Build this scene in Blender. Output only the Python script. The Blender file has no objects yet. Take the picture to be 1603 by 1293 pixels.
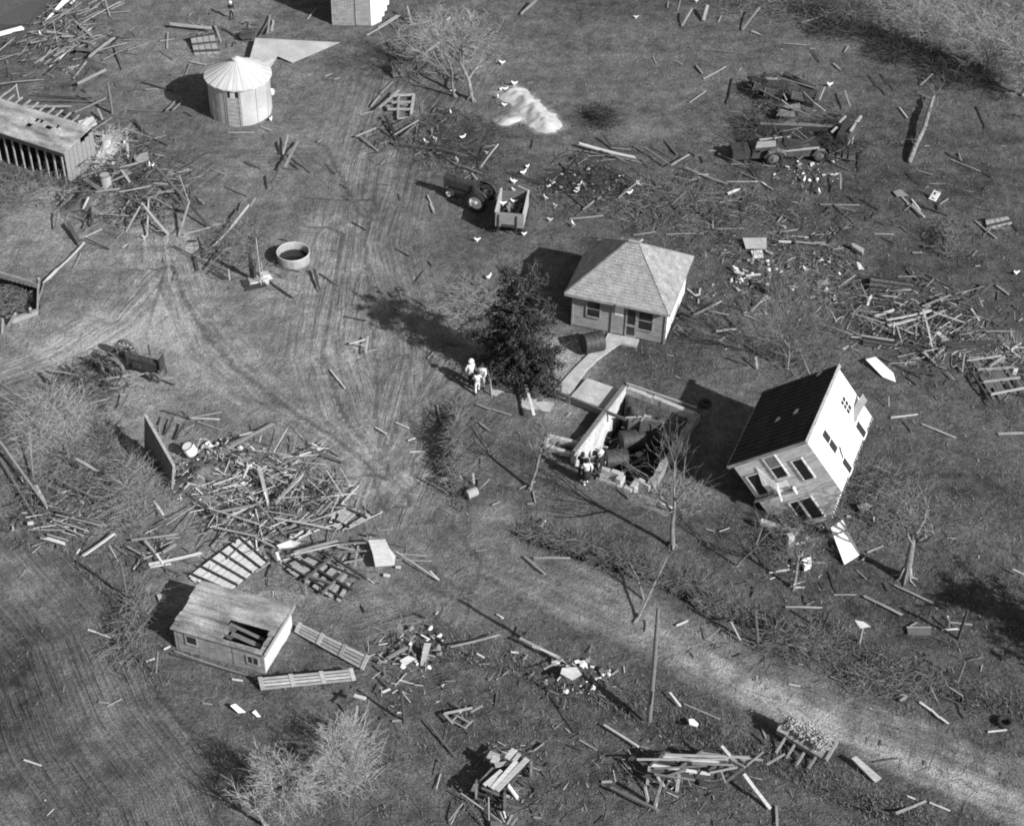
import bpy, math, random
import numpy as np
from mathutils import Vector, Matrix, noise as mnoise
from bpy_extras.object_utils import world_to_camera_view  # noqa (kept for checks)

R = math.radians
scene = bpy.context.scene
col = scene.collection
random.seed(7)
rng = np.random.default_rng(11)

# ------------------------------------------------------------------ camera, sky, sun, exposure
W, H = 1603.0, 1293.0
F = 2600.0            # focal length in photo pixels
DEP = R(40.5)         # depression of the optical axis
ROLL = R(1.5)
CAMZ = 56.0
cam_data = bpy.data.cameras.new('aerial_camera')
cam = bpy.data.objects.new('aerial_camera', cam_data)
col.objects.link(cam)
cam_data.sensor_fit = 'HORIZONTAL'
cam_data.sensor_width = 36.0
cam_data.lens = 36.0 * F / W
cam_data.clip_start = 1.0
cam_data.clip_end = 6000.0
CX = Vector((1, 0, 0)); CY = Vector((0, math.sin(DEP), math.cos(DEP))); CZ = Vector((0, -math.cos(DEP), math.sin(DEP)))
c_, s_ = math.cos(ROLL), math.sin(ROLL)
CXr = CX * c_ + CY * s_; CYr = CY * c_ - CX * s_
CAMP = Vector((0, 0, CAMZ))
cam.matrix_world = Matrix(((CXr.x, CYr.x, CZ.x, 0), (CXr.y, CYr.y, CZ.y, 0), (CXr.z, CYr.z, CZ.z, CAMZ), (0, 0, 0, 1)))
scene.camera = cam

SUN_AZ = R(-38.0)     # direction towards the sun, measured from +X
SUN_EL = R(33.0)
world = bpy.data.worlds.new('World'); scene.world = world
world.use_nodes = True
wn = world.node_tree.nodes; wl = world.node_tree.links
sky = wn.new('ShaderNodeTexSky'); sky.sky_type = 'NISHITA'; sky.sun_disc = False
sky.sun_elevation = SUN_EL
sky.sun_rotation = R(90) - SUN_AZ
bw = wn.new('ShaderNodeRGBToBW')
wl.new(sky.outputs[0], bw.inputs[0])
wl.new(bw.outputs[0], wn['Background'].inputs[0])
wn['Background'].inputs[1].default_value = 0.07
sun_data = bpy.data.lights.new('sun', 'SUN'); sun_data.energy = 4.0; sun_data.angle = R(0.5)
sun_data.color = (1, 1, 1)
sun = bpy.data.objects.new('sun', sun_data); col.objects.link(sun)
sd = Vector((math.cos(SUN_AZ) * math.cos(SUN_EL), math.sin(SUN_AZ) * math.cos(SUN_EL), math.sin(SUN_EL)))
sun.rotation_euler = sd.to_track_quat('Z', 'Y').to_euler()
scene.view_settings.view_transform = 'Standard'
scene.view_settings.look = 'None'
scene.view_settings.exposure = 0.62
scene.view_settings.gamma = 1.0
scene.cycles.filter_width = 1.9
scene.cycles.max_bounces = 4
scene.cycles.use_denoising = True

# ------------------------------------------------------------------ pixel <-> world
def ray(px, py):
    u = (px - W / 2) / F; v = -(py - H / 2) / F
    return CXr * u + CYr * v - CZ
def G(px, py, z=0.0):
    d = ray(px, py)
    return CAMP + d * ((z - CAMZ) / d.z)
def mpp(px, py):
    d = ray(px, py); return (-CAMZ / d.z) / F
def topz(base, py):
    """height above `base` at which a vertical line reaches photo row py"""
    lo, hi = 0.0, 30.0
    for _ in range(40):
        m = (lo + hi) / 2
        p = Vector(base) + Vector((0, 0, m)) - CAMP
        y = H / 2 - F * p.dot(CYr) / (-p.dot(CZ))
        if y > py: lo = m
        else: hi = m
    return lo
def project(p):
    p = Vector(p) - CAMP
    d = -p.dot(CZ)
    return (W / 2 + F * p.dot(CXr) / d, H / 2 - F * p.dot(CYr) / d)

TILES = {'A': (0, 0, 3.9175), 'B': (400, 0, 3.9175), 'C': (800, 0, 3.9175), 'D': (1200, 0, 3.918),
         'E': (0, 320, 3.9175), 'F': (400, 320, 3.9175), 'K': (800, 320, 3.9175), 'L': (1200, 320, 3.918),
         'M': (0, 640, 3.9175), 'N': (400, 640, 3.9175), 'O': (800, 570, 3.9175), 'P': (1203, 640, 3.9175),
         'S': (0, 960, 3.8825), 'T': (400, 960, 3.8825), 'U': (800, 960, 3.8825), 'V': (1200, 960, 3.883),
         'a': (60, 220, 4.311), 'b': (540, 60, 7.182), 'c': (660, 230, 8.015), 'd': (1130, 90, 6.412),
         'e': (240, 660, 5.621), 'f': (280, 780, 4.453), 'g': (1120, 380, 5.725), 'h': (680, 1150, 7.286),
         'i': (960, 1120, 4.218), 'j': (340, 330, 8.015), 'k': (0, 0, 7.18), 'l': (1100, 560, 3.9175), 'm': (870, 640, 6.679),
         'p': (0, 0, 1.0)}
def tp(t, x, y):
    a, b, s = TILES[t]; return (a + x / s, b + y / s)
def TG(t, x, y, z=0.0):
    p = tp(t, x, y); return G(p[0], p[1], z)

# ------------------------------------------------------------------ materials (monochrome film: neutral greys)
def nmat(name, v, var=0.3, scale=(6, 6, 6), rough=0.9, bump=0.0, fine=0.25, fscale=(40, 40, 40), spec=0.2, rand=0.0, metal=0.0):
    m = bpy.data.materials.new(name); m.use_nodes = True
    nt = m.node_tree; n = nt.nodes; l = nt.links; b = n['Principled BSDF']
    b.inputs['Roughness'].default_value = rough
    b.inputs['Specular IOR Level'].default_value = spec
    b.inputs['Metallic'].default_value = metal
    tc = n.new('ShaderNodeTexCoord')
    def nz(sc, det):
        mp = n.new('ShaderNodeMapping'); mp.inputs['Scale'].default_value = sc
        l.new(tc.outputs['Object'], mp.inputs[0])
        t = n.new('ShaderNodeTexNoise'); t.inputs['Scale'].default_value = 1.0; t.inputs['Detail'].default_value = det
        l.new(mp.outputs[0], t.inputs[0]); return t
    t1 = nz(scale, 6); t2 = nz(fscale, 3)
    def mr(sock, a0, a1, lo=0.3, hi=0.7):
        r = n.new('ShaderNodeMapRange'); r.inputs[1].default_value = lo; r.inputs[2].default_value = hi
        r.inputs[3].default_value = a0; r.inputs[4].default_value = a1; l.new(sock, r.inputs[0]); return r.outputs[0]
    def mul(a, bb):
        k = n.new('ShaderNodeMath'); k.operation = 'MULTIPLY'; l.new(a, k.inputs[0]); l.new(bb, k.inputs[1]); return k.outputs[0]
    x = mul(mr(t1.outputs[0], v * (1 - var), v * (1 + var)), mr(t2.outputs[0], 1 - fine, 1 + fine))
    if rand:
        oi = n.new('ShaderNodeObjectInfo'); x = mul(x, mr(oi.outputs['Random'], 1 - rand, 1 + rand, 0, 1))
    l.new(x, b.inputs['Base Color'])
    if bump:
        bp = n.new('ShaderNodeBump'); bp.inputs['Strength'].default_value = bump; bp.inputs['Distance'].default_value = 0.03
        l.new(t2.outputs[0], bp.inputs['Height']); l.new(bp.outputs[0], b.inputs['Normal'])
    return m
GR = (1.6, 16, 16); GRF = (4, 90, 90)
M = {
 'p': nmat('pale_wood', .5, .18, GR, fine=.15, fscale=GRF, rand=.2),
 'l': nmat('light_wood', .3, .25, GR, fine=.25, fscale=GRF, rand=.25),
 'm': nmat('weathered_wood', .135, .3, GR, fine=.25, fscale=GRF, rand=.3),
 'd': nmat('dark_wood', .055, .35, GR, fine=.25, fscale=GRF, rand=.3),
 'board': nmat('weathered_boards', .27, .35, (2, 2, 9), fine=.3, fscale=(30, 30, 60)),
 'roofboard': nmat('weathered_roof_boards', .3, .6, (.7, 1.8, 1.1), fine=.35, fscale=(14, 14, 14), bump=.2),
 'white': nmat('white_paint', .86, .06, (3, 3, 3), fine=.05),
 'cream': nmat('cream_siding', .6, .3, (.9, .9, 9), fine=.25, fscale=(3, 3, 26)),  # cream siding colour with uneven streaks
 'siding': nmat('grey_siding', .27, .25, (1.5, 1.5, 10), fine=.22, fscale=(6, 6, 60)),
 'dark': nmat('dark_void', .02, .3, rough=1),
 'glass': nmat('dark_glass', .03, .3, rough=.25, spec=.5),
 'tar': nmat('dark_roofing', .035, .35, (2, .6, 2), fine=.3, fscale=(9, 9, 9)),
 'shingle': nmat('wood_shingles', .3, .25, (2.5, 2.5, 2.5), fine=.45, fscale=(18, 18, 18), bump=.3),
 'tin': nmat('galvanised_sheet', .42, .18, (.8, .8, .8), rough=.55, fine=.12, fscale=(12, 12, 12), spec=.5),
 'tinroof': nmat('bright_tin_roof', .52, .1, (.8, .8, .8), rough=.6, fine=.08, spec=.4),
 'iron': nmat('dark_iron', .045, .4, (5, 5, 5), rough=.6, fine=.3, spec=.4),
 'rust': nmat('rusty_iron', .12, .5, (5, 5, 5), rough=.8, fine=.4),
 'tyre': nmat('tyre_rubber', .035, .3, rough=.85),
 'tankwall': nmat('weathered_tank_wall', .27, .25, (.8, .8, .8), rough=.7, fine=.2, fscale=(9, 9, 3)),
 'conc': nmat('pale_concrete', .42, .2, (2, 2, 2), fine=.2, fscale=(12, 12, 12), bump=.2),
 'conc_sun': nmat('sunlit_cellar_concrete', .5, .25, (1.2, 1.2, 1.2), fine=.25, fscale=(8, 8, 8), bump=.3),  # paler copy of the concrete, with sunlight put into its tone
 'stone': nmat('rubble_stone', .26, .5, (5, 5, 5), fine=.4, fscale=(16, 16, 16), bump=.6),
 'bark': nmat('tree_bark', .2, .4, (5, 5, 2), fine=.35, fscale=(22, 22, 8), bump=.4),
 'twig': nmat('bare_twigs', .155, .3, fine=.3),
 'paletwig': nmat('pale_dry_twigs', .25, .25, fine=.25),
 'whitetwig': nmat('bleached_twigs', .33, .25, fine=.25),
 'straw': nmat('dry_straw', .42, .35, (3, 3, 3), fine=.35, fscale=(20, 20, 20), bump=.4),
 'brush': nmat('dead_brush', .17, .4, (3, 3, 3), fine=.35),
 'needle': nmat('juniper_foliage', .05, .55, (2.2, 2.2, 2.2), fine=.5, fscale=(9, 9, 9)),
 'grain': nmat('spilled_grain', .46, .15, (1.5, 1.5, 1.5), fine=.15, fscale=(9, 9, 9), bump=.3),
 'water': nmat('tank_water', .012, .2, rough=.08, spec=.5),
 'skin': nmat('skin', .4, .1), 'hair': nmat('dark_hair', .03, .3), 'feather': nmat('white_feathers', .88, .05),
 'cloth_w': nmat('white_cloth', .74, .12), 'cloth_l': nmat('light_cloth', .5, .15), 'cloth_m': nmat('grey_cloth', .2, .2), 'cloth_d': nmat('dark_cloth', .03, .3),
 'soil': nmat('bare_soil', .14, .35, (1, 1, 1), fine=.3, fscale=(10, 10, 10), bump=.4),
}

# ------------------------------------------------------------------ mesh builder
class MB:
    def __init__(s): s.v = []; s.f = []
    def add(s, vs, fs):
        o = len(s.v); s.v += [tuple(v) for v in vs]; s.f += [tuple(i + o for i in f) for f in fs]
    def hexa(s, b, t):
        """b, t: 4 bottom + 4 top corners, counter-clockwise from above"""
        s.add(list(b) + list(t), [(3, 2, 1, 0), (4, 5, 6, 7), (0, 1, 5, 4), (1, 2, 6, 5), (2, 3, 7, 6), (3, 0, 4, 7)])
    def box(s, x0, x1, y0, y1, z0, z1):
        s.hexa([(x0, y0, z0), (x1, y0, z0), (x1, y1, z0), (x0, y1, z0)], [(x0, y0, z1), (x1, y0, z1), (x1, y1, z1), (x0, y1, z1)])
    def bar(s, p, q, w, t, up=(0, 0, 1)):
        p = Vector(p); q = Vector(q); d = (q - p)
        if d.length < 1e-6: return
        d.normalize(); u = Vector(up)
        sde = d.cross(u)
        if sde.length < 1e-3: sde = d.cross(Vector((0, 1, 0)))
        sde.normalize(); n = sde.cross(d)
        a = sde * (w / 2); b = n * (t / 2)
        s.hexa([p - a - b, p + a - b, q + a - b, q - a - b], [p - a + b, p + a + b, q + a + b, q - a + b])
    def slab(s, pts, thick, nrm=None):
        """polygon extruded by thick along its normal (downwards/backwards)"""
        pts = [Vector(p) for p in pts]; n = len(pts)
        if nrm is None:
            nrm = Vector((0, 0, 0))
            for i in range(n): nrm += (pts[i] - pts[0]).cross(pts[(i + 1) % n] - pts[0])
            nrm.normalize()
        low = [p - nrm * thick for p in pts]
        s.add(pts + low, [tuple(range(n)), tuple(range(2 * n - 1, n - 1, -1))] + [(i + n, (i + 1) % n + n, (i + 1) % n, i) for i in range(n)])
    def tube(s, pts, rad, sides=6, cap=True):
        pts = [Vector(p) for p in pts]; n = len(pts); o = len(s.v)
        if not hasattr(rad, '__len__'): rad = [rad] * n
        ref = Vector((0.31, 0.52, 0.79))
        for i in range(n):
            d = (pts[min(i + 1, n - 1)] - pts[max(i - 1, 0)])
            if d.length < 1e-7: d = Vector((0, 0, 1))
            d.normalize(); a = d.cross(ref)
            if a.length < 1e-3: a = d.cross(Vector((1, 0, 0)))
            a.normalize(); b = d.cross(a)
            for k in range(sides):
                t = 2 * math.pi * k / sides
                s.v.append(tuple(pts[i] + (a * math.cos(t) + b * math.sin(t)) * rad[i]))
        for i in range(n - 1):
            for k in range(sides):
                s.f.append((o + i * sides + k, o + i * sides + (k + 1) % sides, o + (i + 1) * sides + (k + 1) % sides, o + (i + 1) * sides + k))
        if cap:
            s.f.append(tuple(o + k for k in range(sides - 1, -1, -1))); s.f.append(tuple(o + (n - 1) * sides + k for k in range(sides)))
    def lathe(s, prof, sides=24, axis='z', c=(0, 0, 0), cap=True):
        """prof: list of (radius, height)"""
        o = len(s.v); c = Vector(c)
        for r, h in prof:
            for k in range(sides):
                t = 2 * math.pi * k / sides; x, y = r * math.cos(t), r * math.sin(t)
                p = {'z': (x, y, h), 'y': (x, h, y), 'x': (h, x, y)}[axis]
                s.v.append(tuple(c + Vector(p)))
        for i in range(len(prof) - 1):
            for k in range(sides):
                s.f.append((o + i * sides + k, o + i * sides + (k + 1) % sides, o + (i + 1) * sides + (k + 1) % sides, o + (i + 1) * sides + k))
        if cap:
            if prof[0][0] > 1e-4: s.f.append(tuple(o + k for k in range(sides - 1, -1, -1)))
            if prof[-1][0] > 1e-4: s.f.append(tuple(o + (len(prof) - 1) * sides + k for k in range(sides)))
    def torus(s, c, Rm, r, axis='y', n1=24, n2=8):
        o = len(s.v); c = Vector(c)
        for i in range(n1):
            t = 2 * math.pi * i / n1
            for k in range(n2):
                u = 2 * math.pi * k / n2
                rr = Rm + r * math.cos(u); h = r * math.sin(u)
                x, y = rr * math.cos(t), rr * math.sin(t)
                p = {'z': (x, y, h), 'y': (x, h, y), 'x': (h, x, y)}[axis]
                s.v.append(tuple(c + Vector(p)))
        for i in range(n1):
            for k in range(n2):
                s.f.append((o + i * n2 + k, o + ((i + 1) % n1) * n2 + k, o + ((i + 1) % n1) * n2 + (k + 1) % n2, o + i * n2 + (k + 1) % n2))
    def build(s, name, mat, parent=None, loc=None, smooth=False):
        me = bpy.data.meshes.new(name); me.from_pydata(s.v, [], s.f); me.update()
        if smooth:
            for p in me.polygons: p.use_smooth = True
        me.materials.append(M[mat] if isinstance(mat, str) else mat)
        o = bpy.data.objects.new(name, me); col.objects.link(o)
        if parent: o.parent = parent
        if loc is not None: o.location = loc
        return o

def tag(o, label=None, cat=None, group=None, kind=None):
    if label: o['label'] = label
    if cat: o['category'] = cat
    if group: o['group'] = group
    if kind: o['kind'] = kind
    return o
def thing(name, loc, rz=0.0, label=None, cat=None, group=None):
    o = bpy.data.objects.new(name, None); col.objects.link(o)
    o.location = loc; o.rotation_euler = (0, 0, rz); o.empty_display_size = .3
    return tag(o, label, cat, group)
def part(name, mat, parent, fn, smooth=False):
    m = MB(); fn(m); return m.build(name, mat, parent, smooth=smooth)
def copy_tree(o, parent=None):
    c = o.copy(); col.objects.link(c)
    if parent: c.parent = parent
    for ch in list(o.children): copy_tree(ch, c)
    return c
def ang(p, q):
    d = Vector(q) - Vector(p); return math.atan2(d.y, d.x)
def jit(a): return random.uniform(-a, a)

# landmarks used to word the labels of repeated things
LMK = {'the round grain bin': (375, 150), 'the hip-roofed cottage': (985, 460), 'the tipped two-storey house': (1260, 700),
       'the open cellar': (990, 690), 'the round stock tank': (460, 398), 'the yard tractor': (740, 298), 'the parked wagon': (800, 335),
       'the leaning wall panel': (258, 705), 'the low coop': (365, 990), 'the white grain heap': (825, 172), 'the utility pole': (1020, 1060),
       'the long open shed': (60, 225), 'the dark juniper': (820, 510), 'the wrecked car': (1225, 235), 'the loaded hayrack': (1085, 1205),
       'the plank-topped wagon': (790, 1205), 'the tipped straw feeder': (1262, 1152), 'the dark roof deck': (1405, 450),
       'the slatted roof frame': (1555, 590), 'the white door panel': (1322, 850), 'the tractor by the brush': (210, 568),
       'the ribbed roof panel': (362, 885), 'the broken roof lattice': (505, 905), 'the top barn': (565, 15), 'the stripped leaning tree': (1415, 880),
       'the pale bushy tree': (500, 1170), 'the two-hole privy seat': (1463, 306), 'the square gate frame': (628, 163), 'the two long gates': (520, 1030),
       'the pump': (403, 420), 'the fallen trunk': (1440, 205), 'the road': (1400, 1190)}
ORD = ['nearest', 'second nearest', 'third nearest', 'fourth nearest', 'fifth nearest', 'sixth nearest', 'seventh nearest', 'eighth nearest', 'ninth nearest', 'tenth nearest',
       'eleventh nearest', 'twelfth nearest', 'thirteenth nearest', 'fourteenth nearest', 'fifteenth nearest', 'sixteenth nearest']
def autolabel(items):
    """items: (object, photo px, adjective phrase + noun, verb phrase). Words every label from look and the nearest landmark."""
    cls = {}
    for o, p, noun, verb in items:
        best = min(LMK, key=lambda k: math.hypot(LMK[k][0] - p[0], LMK[k][1] - p[1]))
        dx, dy = p[0] - LMK[best][0], p[1] - LMK[best][1]
        rel = ('left of' if dx < 0 else 'right of') if abs(dx) > abs(dy) else ('beyond' if dy < 0 else 'in front of')
        cls.setdefault((noun, verb, rel, best), []).append((math.hypot(dx, dy), o))
    for (noun, verb, rel, best), lst in cls.items():
        lst.sort(key=lambda t: t[0])
        for i, (d, o) in enumerate(lst):
            o['label'] = f"{noun} {verb} {rel} {best}" + ('' if len(lst) == 1 else f", {ORD[min(i, 15)]} to it")

# ------------------------------------------------------------------ ground
def vnoise(x, y, seed=0):
    xi = np.floor(x).astype(np.int64); yi = np.floor(y).astype(np.int64)
    fx = x - xi; fy = y - yi
    fx = fx * fx * (3 - 2 * fx); fy = fy * fy * (3 - 2 * fy)
    def h(a, b):
        n = (a * 374761393 + b * 668265263 + seed * 1442695041) & 0x7fffffff
        n = ((n ^ (n >> 13)) * 1274126177) & 0x7fffffff
        return ((n ^ (n >> 16)) & 0xffff) / 65535.0
    return (h(xi, yi) * (1 - fx) + h(xi + 1, yi) * fx) * (1 - fy) + (h(xi, yi + 1) * (1 - fx) + h(xi + 1, yi + 1) * fx) * fy
def fbm(x, y, oct=4, seed=0):
    a, s, t = 1.0, 0.0, 0.0
    for i in range(oct):
        s = s + a * vnoise(x * 2 ** i, y * 2 ** i, seed + i); t += a; a *= .55
    return s / t
def gp(*pts):
    return np.array([[G(px, py).x, G(px, py).y] for px, py in pts])
def polydist(X, Y, P):
    """distance to polyline, signed offset and arclength"""
    best = np.full(X.shape, 1e9); off = np.zeros(X.shape); arc = np.zeros(X.shape); acc = 0.0
    for a, b in zip(P[:-1], P[1:]):
        d = b - a; L = np.hypot(*d); d = d / L
        t = np.clip((X - a[0]) * d[0] + (Y - a[1]) * d[1], 0, L)
        qx = X - (a[0] + d[0] * t); qy = Y - (a[1] + d[1] * t)
        ds = np.hypot(qx, qy); sg = np.sign(qx * d[1] - qy * d[0])
        k = ds < best
        best = np.where(k, ds, best); off = np.where(k, ds * sg, off); arc = np.where(k, acc + t, arc); acc += L
    return best, off, arc
def inside(X, Y, P):
    r = np.zeros(X.shape, bool); n = len(P); j = n - 1
    for i in range(n):
        c = ((P[i][1] > Y) != (P[j][1] > Y)) & (X < (P[j][0] - P[i][0]) * (Y - P[i][1]) / (P[j][1] - P[i][1] + 1e-12) + P[i][0])
        r ^= c; j = i
    return r
def g2(px, py, z, dx=0, dy=0): p = G(px, py, z); return [p.x + dx, p.y + dy]
PIT = np.array([g2(978.7, 604.5, .45), g2(984, 650, 0), g2(1030, 656, 0), g2(1078, 662, 0), g2(1018.5, 757, .45), g2(989, 764, .1), g2(967, 755, .1), g2(940, 731, .4), g2(896, 714, .45)])
BULK = gp((863, 690), (898, 700), (892, 712), (852, 703))
PEN = gp((-30, 425), (58, 440), (57, 484), (-30, 500))

def smooth01(d, w): return np.clip(1 - d / w, 0, 1) ** 0.8
def build_ground():
    xs = np.concatenate([-52 - np.geomspace(.4, 2500, 26)[::-1], np.arange(-52, 52.01, .2), 52 + np.geomspace(.4, 2500, 26)])
    ys = np.concatenate([34 - np.geomspace(.4, 2500, 26)[::-1], np.arange(34, 126.01, .2), 126 + np.geomspace(.4, 3000, 26)])
    X, Y = np.meshgrid(xs, ys)
    nx, ny = len(xs), len(ys)
    dirt = np.full(X.shape, .27)
    z = (fbm(X * .9, Y * .9, 3, 3) - .5) * .16 + (fbm(X * 3.1, Y * 3.1, 2, 9) - .5) * .07
    # broad dry-grass / bare patches read off the photograph
    blobs = [(480, 560, 330, 230, .26), (150, 420, 230, 150, .28), (90, 560, 180, 80, .24), (560, 760, 160, 120, .1), (300, 60, 260, 120, .28),
             (470, 230, 180, 130, .18), (1050, 120, 330, 110, .14), (650, 930, 240, 70, .2), (350, 870, 170, 140, .3), (150, 700, 150, 120, .3),
             (890, 560, 60, 45, .5), (1500, 40, 260, 70, .3), (730, 60, 120, 70, .2), (1560, 545, 90, 30, .5), (450, 415, 90, 50, .15), (870, 640, 40, 25, .4),
             (1055, 775, 70, 30, .35), (780, 800, 40, 20, .35), (1230, 540, 130, 60, .18), (980, 205, 60, 20, .2), (250, 540, 160, 110, .15), (80, 340, 100, 60, .25)]
    for px, py, rx, ry, a in blobs:
        c = G(px, py); q = G(px + rx, py); w = G(px, py - ry)
        e = ((X - c.x) / abs(q.x - c.x)) ** 2 + ((Y - c.y) / max(.5, abs(w.y - c.y))) ** 2
        e = e * (.6 + .8 * fbm(X * .35, Y * .35, 4, int(px)))
        dirt += a * np.clip(1 - e * .8, 0, 1)
    darks = [(1300, 330, 330, 170, -.07), (1000, 330, 250, 80, -.07), (1400, 950, 260, 90, -.06), (900, 1150, 330, 120, -.08), (850, 700, 120, 60, -.05), (1040, 560, 120, 40, -.12),
             (1150, 860, 240, 60, -.07), (840, 170, 150, 60, -.06)]
    for px, py, rx, ry, a in darks:
        c = G(px, py); q = G(px + rx, py); w = G(px, py - ry)
        e = ((X - c.x) / abs(q.x - c.x)) ** 2 + ((Y - c.y) / max(.5, abs(w.y - c.y))) ** 2
        dirt += a * np.clip(1.2 - e, 0, 1)
    TM_ = np.zeros(X.shape); TO = np.zeros(X.shape); TA = np.zeros(X.shape)
    # roads and wheel tracks
    tracks = [([(625, 720), (660, 790), (720, 845), (850, 905), (1000, 975), (1150, 1055), (1300, 1120), (1450, 1180), (1640, 1258), (1900, 1360)], 2.1, .24),
              ([(270, 380), (300, 470), (370, 560), (480, 650), (600, 730)], 2.2, .06), ([(760, 640), (665, 740), (625, 830), (700, 900)], 2.6, .04), ([(530, 370), (505, 480), (490, 560), (520, 650), (600, 740)], 2.8, .04),
              ([(640, 560), (600, 700), (560, 800), (600, 900), (660, 950), (560, 985), (430, 960)], 2.6, .05), ([(720, 120), (640, 230), (600, 380), (640, 520), (650, 650)], 3.0, .03), ([(230, 330), (330, 250), (480, 250), (570, 330)], 2.5, .03),
              ([(255, 360), (265, 440), (310, 540), (400, 620), (520, 690), (640, 790)], 2.6, .16),
              ([(600, 120), (560, 260), (540, 400), (520, 540), (560, 660), (640, 760)], 3.2, .14),
              ([(-40, 610), (90, 560), (190, 500), (260, 420)], 2.2, .08),
              ([(690, 560), (640, 650), (600, 720)], 1.6, .15)]
    tadd = np.zeros(X.shape)
    for ti, (pts, w, a) in enumerate(tracks):
        d, off, arc = polydist(X, Y, gp(*pts))
        m = smooth01(d, w) ** .7 if ti else np.clip((w - .25 + .5 * (vnoise(arc * .5, arc * 0, 41) - .5) - d) / .55, 0, 1) * np.clip((arc - 1) / 13, 0, 1)
        rut = vnoise(off * 2.6 + 50, arc * .1, 5) - .5 + .9 * (vnoise(off * 5 + 20, arc * .16, 8) - .5)
        tadd = np.maximum(tadd, m * np.maximum(0, a + .14 * rut))
        k = m > TM_; TM_ = np.where(k, m, TM_); TO = np.where(k, off + a * 100, TO); TA = np.where(k, arc, TA)
        z += m * rut * .07
    dirt += tadd
    d, off, arc = polydist(X, Y, gp((1000, 985), (1150, 1068), (1300, 1140), (1450, 1205), (1640, 1290)))
    dirt += .42 * smooth01(d, 1.0) * np.clip((X - 3) / 9, 0, 1)
    d, off, arc = polydist(X, Y, gp((850, 905), (1000, 975), (1150, 1050), (1300, 1112), (1450, 1170), (1640, 1245)))
    dirt += .10 * smooth01(d, 1.9) * np.clip((X + 3) / 10, 0, 1)
    # ploughed field, lower left
    fld = inside(X, Y, gp((-200, 640), (20, 720), (70, 830), (190, 960), (250, 1090), (340, 1200), (330, 1500), (-300, 1500))).astype(float)
    e1 = G(60, 960); e2 = G(120, 1080)
    du = np.array([e2.x - e1.x, e2.y - e1.y]); du /= np.hypot(*du)
    cr = (X - e1.x) * du[1] - (Y - e1.y) * du[0]; al = (X - e1.x) * du[0] + (Y - e1.y) * du[1]
    d, off, arc = polydist(X, Y, gp((-120, 560), (0, 715), (70, 830), (190, 960), (250, 1090), (340, 1200), (400, 1340)))
    k = fld > 0; TM_ = np.where(k, 1.5, TM_); TO = np.where(k, off * 1.7 + 400, TO); TA = np.where(k, arc, TA)
    rows = np.sin(cr * 2 * math.pi / .62 + 2 * (vnoise(al * .2, cr * .4, 4) - .5)) * (.4 + .6 * vnoise(al * .5, cr * .8, 6))
    clod = fbm(X * 1.9, Y * 1.9, 3, 32) - .5; far_ = np.clip(d / 9 - .45, 0, 1)
    dirt = np.where(fld > 0, .40 + .08 * np.exp(-((d - 2.2) / 1.6) ** 2) - .10 * np.exp(-((d - 5.5) / 2.0) ** 2) + .45 * (fbm(X * .13, Y * .13, 3, 31) - .5) + (.15 + 1.0 * far_) * clod - .04 * far_, dirt)
    z += fld * (np.sin(off * 2 * math.pi / .55) * .018 + far_ * clod * .28)
    # ditches beside the road
    for pts, w, dep in [([(820, 830), (930, 868), (1030, 900), (1110, 945), (1300, 1010), (1420, 1055), (1640, 1130)], .75, .75),
                        ([(640, 990), (800, 1040), (900, 1075), (1010, 1115), (1180, 1180), (1340, 1250), (1480, 1310)], .75, .6)]:
        d, off, arc = polydist(X, Y, gp(*pts))
        m = smooth01(d, w)
        z -= dep * m * m * (.6 + .8 * vnoise(arc * .35, arc * 0, 12)); dirt -= .10 * m
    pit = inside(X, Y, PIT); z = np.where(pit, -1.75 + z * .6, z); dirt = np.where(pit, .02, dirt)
    pit = inside(X, Y, BULK); z = np.where(pit, -1.0, z)
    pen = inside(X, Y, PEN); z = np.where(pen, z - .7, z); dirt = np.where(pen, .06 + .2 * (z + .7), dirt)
    dirt += np.where(fld > 0, 0, .10 * np.clip(1.15 - (((X + 9) / 30) ** 2 + ((Y - 70) / 42) ** 2), 0, 1))
    pw = np.zeros(X.shape)
    for pts, wd in ((((800, 146), (818, 160), (836, 174), (856, 199)), 1.25), (((790, 190), (815, 187)), .7), (((812, 183), (852, 204)), .7)):
        d, off, arc = polydist(X, Y, gp(*pts)); pw = np.maximum(pw, np.clip(1.25 - d / wd + 1.5 * (fbm(X * .9, Y * .9, 4, 77) - .5), 0, 1))
    nv = nx * ny
    co = np.empty((nv, 3), np.float32); co[:, 0] = X.ravel(); co[:, 1] = Y.ravel(); co[:, 2] = z.ravel()
    i = np.arange(nx * ny).reshape(ny, nx)
    q = np.stack([i[:-1, :-1], i[:-1, 1:], i[1:, 1:], i[1:, :-1]], -1).reshape(-1, 4)
    me = bpy.data.meshes.new('ground')
    me.vertices.add(nv); me.vertices.foreach_set('co', co.ravel())
    me.loops.add(q.size); me.loops.foreach_set('vertex_index', q.ravel().astype(np.int32))
    me.polygons.add(len(q)); me.polygons.foreach_set('loop_start', np.arange(0, q.size, 4, dtype=np.int32))
    me.update(calc_edges=True)
    me.polygons.foreach_set('use_smooth', np.ones(len(q), bool))
    at = me.attributes.new('bare', 'FLOAT', 'POINT'); at.data.foreach_set('value', dirt.ravel().astype(np.float32))
    at = me.attributes.new('field', 'FLOAT', 'POINT'); at.data.foreach_set('value', fld.ravel().astype(np.float32))
    for nm_, ar_ in (('tmask', TM_), ('toff', TO), ('tarc', TA), ('powder', pw)):
        at = me.attributes.new(nm_, 'FLOAT', 'POINT'); at.data.foreach_set('value', ar_.ravel().astype(np.float32))
    o = bpy.data.objects.new('ground', me); col.objects.link(o); o['kind'] = 'structure'
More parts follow.
